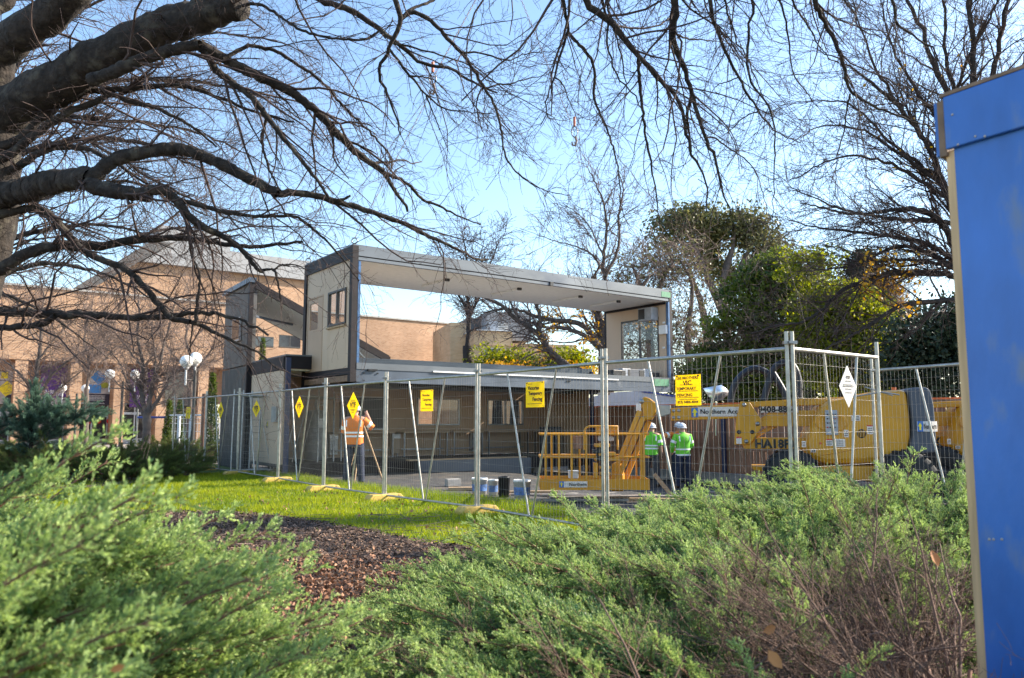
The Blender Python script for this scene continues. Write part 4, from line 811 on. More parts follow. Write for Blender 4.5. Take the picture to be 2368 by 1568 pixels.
# ================================================================== timber hoarding round the far side of the site
K0 = at(1352, 960, 26.3); K1 = at(2260, 960, 16.4); KD = Vector((K1.x - K0.x, K1.y - K0.y, 0)); KL = KD.length * 1.12; KD.normalize(); KN = Vector((-KD.y, KD.x, 0)); KN = KN if KN.y < 0 else -KN
hd = empty('timber_hoarding', Vector((K0.x, K0.y, 0)), 'brown timber board hoarding with an orange top strip behind the boom lifts', 'hoarding')
KZ0, KZM, KZT = -.32, .62, 1.86
def Kp(u, v, z): return Vector((K0.x, K0.y, 0)) + KD * u + KN * v + Z3 * z
nb = int(KL / .19); r2 = random.Random(5)
for row, (z0, z1) in enumerate(((KZ0, KZM - .04), (KZM + .04, KZT - .08))):
    first = None
    for k in range(nb):
        u = (k + .5) * KL / nb
        if first is None:
            mb = MB(); mb.box(Kp(u, 0, (z0 + z1) / 2), (KL / nb - .012, .02, z1 - z0), (KD, KN, Z3)); first = mb.build('board', M['ply_brown'], hd); base_l = first.location.copy(); u0 = u
        else:
            c = first.copy(); COL.objects.link(c); c.parent = hd; c.location = base_l + KD * (u - u0) + KN * r2.uniform(-.006, .006)
mb = MB(); mb.box(Kp(KL / 2, .01, KZM), (KL, .05, .075), (KD, KN, Z3)); mb.build('middle_rail', M['ply_brown'], hd)
mb = MB(); mb.box(Kp(KL / 2, .0, KZT - .05), (KL, .08, .055), (KD, KN, Z3)); mb.build('top_rail', M['cap_wood'], hd)
mb = MB(); mb.box(Kp(KL / 2, .01, KZT), (KL, .06, .04), (KD, KN, Z3)); mb.build('orange_strip', M['orange_trim'], hd)
for px in (1671, 1990): u, _ = onplane(px, 960, Kp(0, .1, 0), KD); mb = MB(); mb.box(Kp(u, .1, .75), (.09, .09, 2.15), (KD, KN, Z3)); mb.build('blue_post', M['post_blue'], hd)
mb = MB(); mb.box(Kp(KL / 2, .35, -.16), (KL * .8, .22, .28), (KD, KN, Z3)); tag(mb.build('timber_sleeper', M['grey_timber']), 'long weathered grey sleeper lying at the foot of the timber hoarding', 'timber')
# white tarpaulin load behind it
tp = [(1371, 917), (1395, 911), (1430, 906), (1483, 904), (1520, 908), (1562, 914), (1600, 921), (1622, 927), (1622, 945), (1371, 945)]
r = empty('covered_load', at(1490, 990, 29), 'white tarpaulin-covered load with a blue upper edge behind the timber hoarding', 'tarpaulin')
mb = MB(); mb.prism([at(x, y, 29) for x, y in tp[:-2]] + [Vector((at(1622, 945, 29).x, 29, 0)), Vector((at(1371, 945, 29).x, 29, 0))], Vector((0, 2.5, 0))); mb.build('tarpaulin', M['tarp'], r)
mb = MB(); mb.prism([at(x, y, 28.96) for x, y in [(1483, 904), (1520, 908), (1562, 914), (1622, 927), (1622, 931), (1562, 919), (1520, 912), (1483, 907)]], Vector((0, .03, 0))); mb.build('blue_hem', M['tarp_blue'], r)
mb = MB(); pl = [(1625, 898), (1668, 890), (1684, 904), (1683, 913), (1669, 925), (1647, 930)]
ff = [at(x, y, 20.6 + .12 * (i % 2)) for i, (x, y) in enumerate(pl)]; cc = at(1658, 908, 20.3); mb.add(ff + [cc], [(i, (i + 1) % 6, 6) for i in range(6)], smooth=True); mb.prism(ff, Vector((0, .02, 0)))
bt = at(1655, 930, 20.6); mb.tube([bt, Vector((bt.x, bt.y + .1, 1.0))], .02); tag(mb.build('sheet_metal', M['foil']), 'bent silver sheet of metal sticking up above the timber hoarding', 'metal sheet')

# ================================================================== boom lifts
def Yl(px): return 13.9 - (px - 1500) * .0017
def boom_lift(lab, off=Vector((0, 0, 0)), full=True, reg=True):
    base = at(1980, 1080, 13.4); base.z = 0; r = empty('boom_lift', base, lab, 'boom lift', 'yellow boom lifts')
    Ld = (at(1900, 960, Yl(1900)) - at(1500, 960, Yl(1500))); Ld.z = 0; Ld.normalize(); Ln = Vector((Ld.y, -Ld.x, 0))   # Ln towards viewer
    def pr(name, pts, m, dy=0, th=.2, bevel=0, par=None, vec=None):
        mb = MB(); mb.prism([at(x, y, Yl(x) + dy) for x, y in pts], vec or -Ln * th); return mb.build(name, M[m], par or r, bevel=bevel)
    def pt(x, y, dy=0): return at(x, y, Yl(x) + dy)
    # boom sections
    pr('upper_boom', [(1551, 944), (1712, 934), (1712, 967), (1551, 973)], 'lift_yellow', .0, .26, .012)
    pr('tower_boom', [(1733, 929), (1880, 921), (1985, 916), (1985, 934), (1880, 937), (1741, 942)], 'lift_yellow', .05, .22, .012)
    pr('lower_boom', [(1757, 969), (1784, 949), (1880, 949), (1905, 950), (1905, 968), (1757, 978)], 'lift_yellow', .03, .2, .01)
    pr('link_arm', [(1752, 972), (1905, 969), (1905, 986), (1752, 986)], 'lift_yellow', -.02, .06, .008)
    pr('ram', [(1744, 1006), (1750, 1012), (1782, 994), (1800, 987), (1776, 986)], 'lift_yellow', .06, .12, .01)
    pr('riser_arm', [(1716, 1027), (1735, 1027), (1747, 1012), (1880, 1012), (1880, 1038), (1721, 1038)], 'lift_yellow', .0, .2, .01)
    kp = pr('knuckle_plate', [(1712, 928), (1733, 930), (1759, 969), (1759, 990), (1734, 1028), (1697, 1028), (1702, 967)], 'lift_yellow', -.07, .05, .01)
    pr('knuckle_plate', [(1712, 928), (1733, 930), (1759, 969), (1759, 990), (1734, 1028), (1697, 1028), (1702, 967)], 'lift_yellow', .28, .05, .01)
    for x, y, q in ((1720, 936, 'steel'), (1751, 980, 'steel'), (1725, 1021, 'steel'), (1708, 999, 'ink'), (1739, 999, 'ink')):
        mb = MB(); c = pt(x, y, -.075); mb.lathe([(0, .03), (.03, .03), (.038, .0), (0, 0)] if q == 'steel' else [(0, .004), (.035, .004), (.035, 0)], c, 12, ax=Ln); mb.build('pin', M[q], kp)
    mb = MB(); mb.box(pt(1708, 1018, -.08), (.09, .006, .12), (Ld, Ln, Z3)); mb.build('warning_label', M['sign_white'], kp); mb = MB(); mb.box(pt(1708, 1011.5, -.084), (.085, .004, .025), (Ld, Ln, Z3)); mb.build('label_band', M['sticker_red'], kp)
    c = pt(1797, 1026, -.004); lettering('HA18PX', c, Ld, Z3, M['ink'], r, width=.73)
    if full:
        mb = MB(); mb.box(pt(1662, 952.0, -.006), (.72, .004, .165), (Ld, Ln, Z3)); d_ = mb.build('decal', M['sign_white'], r)
        lettering('Northern Access', pt(1671, 951.5, -.010), Ld, Z3, M['ink'], r, width=.76)
        mb = MB(); mb.box(pt(1606, 954, -.008), (.115, .004, .165), (Ld, Ln, Z3)); mb.build('decal_square', M['logo_blue'], r)
        c = pt(1606, 954, -.013); mb = MB(); mb.prism([c + Ld * x + Z3 * z for x, z in ((-.018, -.07), (.018, -.07), (.018, .0), (.045, .0), (0, .075), (-.045, .0), (-.018, .0))], -Ln * .004); mb.build('decal_arrow', M['arrow_yellow'], r)
        for x, y in ((1557, 950), (1569, 949.5), (1557, 966), (1569, 965.5)): mb = MB(); mb.lathe([(0, .012), (.022, .012), (.030, .0)], pt(x, y, -.003), 10, ax=Ln); mb.build('bolt', M['steel'], r)
        mb = MB(); mb.box(pt(1800, 947, -.01), (.62, .004, .10), (Ld, Ln, Z3)); mb.build('decal', M['sign_white'], r)
        lettering('9408-8884', pt(1796, 946.5, -.016), Ld, Z3, M['ink'], r, width=.62)
    # turntable cover
    cov = [(1863, 1040), (1872, 1004), (1886, 968), (1902, 940), (1922, 925), (1960, 917), (2025, 904), (2097, 900), (2106, 968), (2107, 1008), (2099, 1052), (2063, 1069), (1985, 1074), (1909, 1074), (1878, 1064)]
    body = pr('turntable_cover', cov, 'lift_yellow', -.45, 1.3, .09)
    pr('counterweight', [(2099, 901), (2111, 896), (2141, 895), (2151, 901), (2160, 942), (2166, 1032), (2164, 1046), (2101, 1052), (2109, 1008), (2108, 968)], 'lift_grey', -.47, 1.36, .06)
    mb = MB(); c = pt(1922, 976, -.46); mb.lathe([(0, 0), (.13, 0), (.155, .012), (.165, .0)], c, 24, ax=Ln, sx=1.0, sy=1.55); mb.build('panel_recess', M['lift_orange'], body)
    mb = MB(); mb.box(pt(1922, 977, -.485), (.19, .02, .40), (Ld, Ln, Z3)); cp = mb.build('control_panel', M['grey_plastic'], body, bevel=.01)
    rr = random.Random(3)
    for q in range(16): mb = MB(); mb.lathe([(0, .02), (.010, .02), (.012, 0)], pt(1913 + (q % 4) * 6, 958 + (q // 4) * 10, -.495), 8, ax=Ln); mb.build('switch', M['ink' if rr.random() < .7 else 'sticker_red'], cp)
    for x0, x1, y0, y1, q in ((1968, 1989, 960, 973, 'sign_white'), (2004, 2018, 986, 1004, 'sign_white'), (1950, 1962, 994, 1011, 'sign_white'), (1909, 1925, 1018, 1031, 'sign_white'), (1926, 1954, 1015, 1034, 'sign_white'), (1874, 1886, 1038, 1046, 'sign_white'), (1894, 1899, 1023, 1027, 'sticker_red'), (2004, 2018, 983, 986, 'sticker_red'), (1909, 1925, 1015, 1018, 'sticker_red'), (1853, 1863, 1020, 1034, 'sign_white')):
        a = pt(x0, y0, -.455); b = pt(x1, y1, -.455); mb = MB(); mb.box((a + b) / 2 + Ln * .004, ((b - a).to_2d().length, .006, abs(a.z - b.z)), (Ld, Ln, Z3)); s_ = mb.build('sticker', M[q], body)
        if q == 'sign_white':
            for f in (.25, .5, .75): mb = MB(); mb.box((a + b) / 2 + Ln * .009 + Z3 * (f - .5) * abs(a.z - b.z), ((b - a).to_2d().length * .7, .003, .008), (Ld, Ln, Z3)); mb.build('print_line', M['ink'], s_)
    mb = MB(); mb.lathe([(0, .004), (.062, .004), (.075, 0)], pt(1992, 1003, -.452), 16, ax=Ln); vt = mb.build('vent', M['ink'], body)
    for q in range(5): mb = MB(); mb.box(pt(1985 + q * 3.4, 1003, -.462), (.008, .006, .11), (Ld, Ln, Z3)); mb.build('vent_bar', M['lift_yellow'], vt)
    for (pts) in ([(1899, 1052), (1930, 1047), (1980, 1038), (2020, 1022), (2026, 1012)],): mb = MB(); mb.tube([pt(x, y, -.452) for x, y in pts], .010, 6); mb.build('cover_seam', M['lift_orange'], body)
    mb = MB(); mb.box(pt(2078, 1058, -.47), (.12, .04, .06), (Ld, Ln, Z3)); mb.build('slot', M['ink'], body)
    mb = MB(); mb.tube([pt(2066, 905, -.1), pt(2066, 896, -.1)], .035, 10); mb.build('beacon', M['orange_trim'], body)
    # chassis and wheels
    pr('chassis', [(1800, 1078), (2120, 1078), (2110, 1112), (1810, 1112)], 'lift_yellow', -.5, 1.5, .03)
    pr('tow_bracket', [(1740, 1077), (1778, 1077), (1800, 1084), (1800, 1094), (1742, 1087)], 'lift_yellow', .1, .5, .01)
    for x in (1832, 2096):
        for dy in (-.62, .98):
            c = pt(x, 1122, dy); c.z = .45; w = MB(); prof = [(.14, .15), (.30, .16), (.43, .12), (.455, .06), (.455, -.06), (.43, -.12), (.30, -.16), (.14, -.15)]; w.lathe(prof, c, 28, ax=Ln); wh = w.build('wheel', M['tyre'], r)
            h_ = MB(); h_.lathe([(0, .10), (.06, .10), (.07, .07), (.135, .06), (.145, .14)], c, 20, ax=Ln); h_.build('rim', M['lift_grey'], wh)
            tr = MB()
            for q in range(20): a_ = q * pi / 10; u = Ld * cos(a_) + Z3 * sin(a_); tr.box(c + u * .455, (.03, .26, .05), (u, Ln, u.cross(Ln)))
            tr.build('tread', M['tyre'], wh)
    if full:
        # jib head, arms and basket
        pr('jib_head', [(1479, 933), (1481, 923), (1490, 917), (1501, 921), (1518, 934), (1516, 953), (1505, 971), (1486, 973), (1485, 949)], 'lift_yellow', -.1, .34, .02)
        pr('jib_link', [(1514, 936), (1550, 937), (1551, 957), (1529, 964), (1512, 955)], 'steel', .02, .16, .01)
        for x, y in ((1483, 928), (1484, 968)): mb = MB(); mb.lathe([(0, .02), (.035, .02), (.045, 0)], pt(x, y, -.105), 12, ax=Ln); mb.build('pin', M['steel'], r)
        mb = MB(); mb.box(pt(1476, 942, -.12), (.09, .01, .13), (Ld, Ln, Z3)); mb.build('label', M['sign_white'], r)
        for (a, b, w, dy, q) in (((1479, 950), (1421, 1090), .085, -.08, 'lift_yellow'), ((1487, 966), (1421, 1126), .085, -.12, 'lift_yellow'), ((1500, 975), (1438, 1126), .09, .22, 'lift_orange'), ((1492, 950), (1430, 1100), .08, .24, 'lift_orange')):
            mb = MB(); mb.bar(pt(*a, dy), pt(*b, dy - .35), w, w, up=Ln); mb.build('jib_arm', M[q], r, bevel=.008)
        pr('jib_bracket', [(1414, 1072), (1430, 1068), (1440, 1100), (1440, 1136), (1412, 1136)], 'lift_orange', -.45, .4, .015)
        # basket in its own box
        by = 13.25; bk = .85
        def bpt(x, y, d=0): return at(x, y, by + d)
        fr = MB()
        def rail(a, b, rr_=.02): fr.tube([a, b], rr_, 8)
        zt = bpt(1300, 1004).z; zm = bpt(1300, 1057).z; zf = bpt(1300, 1108).z; zb_ = bpt(1300, 1133).z; xl = bpt(1250, 1050).x; xr = bpt(1500, 1060).x; xg = bpt(1452, 1005).x
        V_ = lambda x, d, z: Vector((x, by + d, z))
        bs = empty('basket', V_((xl + xr) / 2, bk / 2, zb_)); bs.location = parent_world(r).inverted() @ bs.location; bs.parent = r
        for d_ in (0, bk):
            for z_ in (zt, zm): m2 = MB(); m2.tube([V_(xl, d_, z_), V_(xr, d_, z_)], .019, 8); m2.build('rail', M['lift_orange'], bs)
            m2 = MB(); m2.box(V_((xl + xr) / 2, d_, (zf + zb_) / 2), (xr - xl, .02, zf - zb_)); m2.build('toe_board', M['lift_orange'], bs)
        for x_ in (xl, xr):
            for z_ in (zt, zm): m2 = MB(); m2.tube([V_(x_, 0, z_), V_(x_, bk, z_)], .019, 8); m2.build('rail', M['lift_orange'], bs)
            m2 = MB(); m2.box(V_(x_, bk / 2, (zf + zb_) / 2), (.02, bk - .022, zf - zb_)); m2.build('toe_board', M['lift_orange'], bs)
        for px_, dd in ((1261, 0), (1292, 0), (1321, 0), (1355, 0), (1482, 0), (1488, 0), (1275, bk), (1340, bk), (1400, bk), (1470, bk)):
            x_ = bpt(px_, 1050, dd).x; m2 = MB(); m2.box(V_(x_, dd, (zt + zf) / 2), (.035, .035, zt - zf)); m2.build('upright', M['lift_orange'], bs)
        m2 = MB(); m2.box(V_((xl + xr) / 2, bk / 2, zb_ + .02), (xr - xl - .03, bk - .03, .03)); m2.build('floor_grid', M['steel'], bs)
        m2 = MB(); a_ = bpt(1351, 1040, -.01); b_ = bpt(1428, 1040, -.01); zz = bpt(1351, 986).z
        m2.tube([a_, Vector((a_.x, a_.y, zz - .08)), Vector((a_.x + .03, a_.y, zz - .02)), Vector((a_.x + .09, a_.y, zz)), Vector((b_.x, b_.y, zz)), Vector((b_.x, b_.y, a_.z))], .019, 8); m2.build('control_hoop', M['lift_orange'], bs)
        def bbox(x0, x1, y0, y1, d0, d1, q, nm, bev=.01): a = bpt(x0, y1, d0); b = bpt(x1, y0, d0); m2 = MB(); m2.box(Vector(((a.x + b.x) / 2, by + (d0 + d1) / 2, (a.z + b.z) / 2)), (b.x - a.x, d1 - d0, b.z - a.z)); return m2.build(nm, M[q], bs, bevel=bev)
        bbox(1381, 1427, 987, 1007, .05, .35, 'lift_orange', 'control_box'); bbox(1385, 1418, 1008, 1020, .08, .3, 'grey_plastic', 'control_console'); bbox(1322, 1350, 1008, 1038, .02, .04, 'ply_brown', 'document_case')
        for k, (x0, x1, y0, y1, q) in enumerate(((1376, 1410, 1026, 1034, 'lift_orange'), (1370, 1400, 1040, 1048, 'black_plastic'), (1384, 1424, 1046, 1054, 'lift_orange'), (1380, 1392, 1026, 1066, 'black_plastic'), (1376, 1430, 1057, 1066, 'lift_orange'), (1374, 1382, 1070, 1106, 'lift_orange'), (1386, 1412, 1078, 1084, 'lift_orange'), (1386, 1412, 1092, 1098, 'lift_orange'))): bbox(x0, x1, y0, y1, -.12 + .02 * k, .12 + .01 * k, q, 'rotator_part', .008)
        m2 = MB(); m2.box(bpt(1326, 1120, -.014), (.46, .006, .10)); m2.build('decal', M['sign_white'], bs); lettering('Northern', bpt(1336, 1120, -.02), Vector((1, 0, 0)), Z3, M['ink'], bs, width=.29)
        m2 = MB(); m2.box(bpt(1298, 1120, -.017), (.075, .006, .10)); m2.build('decal_square', M['logo_blue'], bs); c = bpt(1298, 1120, -.024); m2 = MB(); m2.prism([c + Vector((x, 0, z)) for x, z in ((-.010, -.035), (.010, -.035), (.010, .0), (.025, .0), (0, .04), (-.025, .0), (-.010, .0))], Vector((0, .004, 0))); m2.build('decal_arrow', M['arrow_yellow'], bs)
        # cable loops on the boom
        for pts in ([(1688, 930), (1696, 895), (1713, 869), (1740, 853), (1766, 858), (1778, 873), (1771, 903), (1766, 926)], [(1778, 884), (1787, 856), (1802, 842), (1821, 839), (1836, 850), (1846, 880), (1848, 922)], [(1786, 862), (1809, 901), (1818, 925)]):
            m2 = MB(); P_ = smooth_line([tuple(at(x, y, Yl(x) + .28)) for x, y in pts], 26); m2.tube([tuple(p) for p in P_], .058, 10); 
            for q in range(1, 26): 
                pass
            m2.build('cable_loop', M['hose'], r)
        # counterweight decal
        cA_ = pt(2143, 986, -.49); m2 = MB(); m2.box(cA_, (.29, .004, .16), (Ld, Ln, Z3)); m2.build('decal', M['sign_white'], r); lettering('Northern', pt(2150, 986, -.496), Ld, Z3, M['ink'], r, width=.18, height=.085)
        m2 = MB(); m2.box(pt(2127, 986, -.493), (.085, .006, .16), (Ld, Ln, Z3)); m2.build('decal_square', M['logo_blue'], r); c = pt(2127, 986, -.50); m2 = MB(); m2.prism([c + Ld * x + Z3 * z for x, z in ((-.012, -.055), (.012, -.055), (.012, .0), (.03, .0), (0, .06), (-.03, .0), (-.012, .0))], -Ln * .004); m2.build('decal_arrow', M['arrow_yellow'], r)
    return r
boom_lift('yellow boom lift with grey counterweight and its platform lowered to the ground')
b2 = boom_lift('second yellow boom lift, mostly hidden behind the grey counterweight and the blue hoarding', full=False)
b2.location = b2.location + Vector((3.35, 1.75, 0.0))

# ================================================================== site clutter
def bucket(px0, px1, y0, y1, lab, col='bucket_white', label='bucket_label', cat='bucket', grp='paint buckets by the fence', rim='bucket_white', handle=True):
    Y = atz((px0 + px1) / 2, y1, .02).y; c = at((px0 + px1) / 2, y1, Y); c.z = gz(c.x, c.y); w = (px1 - px0) / FPX * Y; h = (y1 - y0) / FPX * Y * 1.0
    r = empty('bucket' if cat == 'bucket' else 'bin', c, lab, cat, grp); mb = MB(); mb.lathe([(0, .0), (w * .43, .0), (w * .485, h * .93), (w * .5, h * .93), (w * .5, h), (w * .47, h), (w * .42, h * .12), (0, h * .1)], c, 24); mb.build('shell', M[col], r)
    if label: mb = MB(); mb.lathe([(w * .452, h * .22), (w * .478, h * .62)], c, 24); mb.build('label_wrap', M[label], r); mb = MB(); mb.lathe([(w * .51, h * .9), (w * .52, h * .93), (w * .51, h * .97)], c, 24); mb.build('rim', M[rim], r)
    if handle: mb = MB(); mb.tube([c + Vector((w * .5 * cos(q), -.02 - w * .35 * sin(q), h * .88 - .10 * sin(q))) for q in np.linspace(0, pi, 9)], .004, 6); mb.build('handle', M['steel'], r)
bucket(1090, 1127, 1102, 1139, 'white paint bucket behind the fence post, leftmost of the buckets'); bucket(1129, 1151, 1105, 1141, 'small white bucket with a blue label, just left of the black bin')
bucket(1187, 1227, 1107, 1150, 'large white paint bucket right of the black bin'); bucket(1151, 1179, 1099, 1145, 'black plastic bin standing between the white buckets', 'black_plastic', None, 'bin', None, handle=False)
def slab(px, py, sz, rz, m, name, lab, cat, z=None, tilt=0):
    p = atz(px, py, z if z is not None else 0); p.z = gz(p.x, p.y) + sz[2] / 2 + .005; ax = Matrix.Rotation(rz, 3, 'Z') @ Matrix.Rotation(tilt, 3, 'Y'); mb = MB(); mb.box(p + Z3 * (abs(sin(tilt)) * sz[0] / 2), sz, (ax @ Vector((1, 0, 0)), ax @ Vector((0, 1, 0)), ax @ Vector((0, 0, 1)))); return tag(mb.build(name, M[m], bevel=.006), lab, cat)
slab(1047, 1124, (.30, .2, .15), .4, 'concrete', 'concrete_block', 'pale concrete block lying behind the fence', 'block'); slab(1068, 1133, (.55, .18, .06), .1, 'bare_timber', 'timber_offcut', 'short pale timber offcut in the grass left of the buckets', 'timber')
for i, (px, py, L_, rz, m_) in enumerate([(1215, 1132, 1.3, .1, 'bare_timber'), (1300, 1142, 2.2, -.05, 'grey_timber'), (1385, 1150, 1.8, .12, 'grey_timber'), (1440, 1140, 1.5, .3, 'bare_timber'), (1290, 1160, 2.4, .02, 'grey_timber'), (1560, 1128, 1.8, .04, 'bare_timber'), (1640, 1118, 2.6, -.1, 'grey_timber'), (1700, 1108, 2.4, .06, 'grey_timber'), (1610, 1140, 2.2, .02, 'grey_timber'), (1480, 1158, 2.0, -.15, 'bare_timber'), (1750, 1125, 2.0, .1, 'grey_timber')]):
    slab(px, py, (L_, .12, .045), rz, m_, 'timber_plank', ['pale plank behind the right-hand paint bucket', 'grey plank lying in front of the yellow platform', 'grey plank below the platform near the fence post', 'pale plank under the platform corner', 'grey plank lying closest to the fence', 'pale plank at the feet of the worker in the green jacket', 'grey plank behind the fence, right of the green-jacketed worker', 'grey plank by the sleeper at the timber hoarding', 'grey plank nearest the fence below the workers', 'pale plank poking out above the juniper', 'grey plank beside the boom lift wheel'][i], 'plank')
p = at(1552, 1124, 18.0); p.z = gz(p.x, p.y); q = at(1512, 1096, 18.0); mb = MB(); mb.bar(q, p + Z3 * .02, .05, .09); tag(mb.build('timber_prop', M['bare_timber']), 'sloping timber prop between the two workers in green', 'timber')
p = at(1325, 1106, 13.7); mb = MB(); mb.box(p + Z3 * .06, (.16, .2, .11)); mb.box(p + Z3 * .125, (.18, .22, .02)); tag(mb.build('tool_box', M['bucket_white'], bevel=.008), 'pale box standing on the floor of the yellow platform', 'box')
for (px, py, w_) in ((1268, 1065, .30), (1286, 1060, .26)):
    a_, _ = LF.on_b(px, 1050, 1.4); mb = MB(); LF.box(mb, a_ - w_ / 2, a_ + w_ / 2, 1.3, 1.7, LZ0, LZ0 + .9); tag(mb.build('crate', M['lift_grey'], bevel=.01), {1268: 'dark teal crate inside the ground classroom behind the platform rail', 1286: 'dark crate beside the teal one inside the ground classroom'}[px], 'crate')

# ================================================================== plaza lamps, white fence, posts
def lamp(ga, gb, Y, dia, pole_px, lab, zg=None):
    A = at(ga[0], ga[1], Y); B = at(gb[0], gb[1], Y + (.5 if abs(ga[0] - gb[0]) < 40 else 0)); 
    pc = at(pole_px, 980, Y + .2); pc.z = 0; zc = min(A.z, B.z) - dia * .5 - .42; r = empty('street_lamp', pc, lab, 'street lamp', 'twin globe lamps on the plaza')
    mb = MB(); mb.tube([pc, pc + Z3 * (zc + .35)], .06, 10); mb.build('pole', M['lamp_post'], r)
    mb = MB(); mb.bar(Vector((A.x, A.y, zc)), Vector((B.x, B.y, zc)), .05, .05) if True else 0; mb.tube([Vector((A.x, A.y, zc)), Vector((pc.x, pc.y, zc)), Vector((B.x, B.y, zc))], .03, 8); mb.build('crossarm', M['lamp_post'], r)
    for G in (A, B):
        mb = MB(); mb.tube([Vector((G.x, G.y, zc - .18)), Vector((G.x, G.y, G.z - dia * .45))], .035, 8); mb.lathe([(.05, -.08), (.11, 0), (.1, .03)], Vector((G.x, G.y, G.z - dia * .47)), 12); mb.build('neck', M['alu'], r)
        mb = MB(); R_ = dia / 2; mb.lathe([(R_ * sin(q), -R_ * cos(q)) for q in np.linspace(0.01, pi - .01, 14)], G, 22); mb.build('globe', M['globe'], r)
lamp((431, 836), (452, 829), 27, .44, 446, 'twin globe lamp nearest the fence, its two white globes overlapping'); lamp((254, 865), (313, 866), 37, .46, 279, 'twin globe lamp with a dark post in the middle of the plaza'); lamp((145, 897), (197, 898), 43, .42, 174, 'farthest and lowest twin globe lamp, left of the others')
wf = empty('white_fence', at(500, 1000, 30), 'low white mesh fence beyond the dark hedge', 'fence'); a = at(385, 1000, 31); b = at(560, 1000, 29); a.z = b.z = 0
mb = MB(); mb.tube([a + Z3 * 1.62, b + Z3 * 1.62], .035, 8); mb.build('top_rail', M['white_paint'], wf)
for k in range(7): p = a + (b - a) * (k / 6); mb = MB(); mb.box(p + Z3 * .8, (.09, .09, 1.6)); mb.build('post', M['white_paint'], wf)
v, f = wires(None, a, b, .3, 1.55, 26, [.4, .7, 1.0, 1.3, 1.5], .008, Vector((0, -1, 0))); mesh_np('mesh_infill', v, f, M['white_paint'], wf)
for i, (x0, x1, Y, yt) in enumerate(((316, 389, 34, 965),)):
    a = at(x0, 1000, Y); b = at(x1, 1000, Y); a.z = b.z = 0; zt = at(x0, yt, Y).z; r = empty('barrier', (a + b) / 2, 'blue-railed barrier frame beyond the hedge at the foot of the bare tree', 'barrier')
    for p in (a, b): mb = MB(); mb.tube([p, p + Z3 * (zt + .4)], .04, 8); mb.build('post', M['steel'], r)
    mb = MB(); mb.tube([a + Z3 * zt, b + Z3 * zt], .045, 8); mb.build('top_rail', M['tarp_blue'], r)
mb = MB(); p = at(471, 980, 27.5); p.z = 0; mb.tube([p, p + Z3 * 2.35], .10, 10); tag(mb.build('timber_post', M['ply_brown']), 'stout brown timber post by the young conifer beyond the fence', 'post')
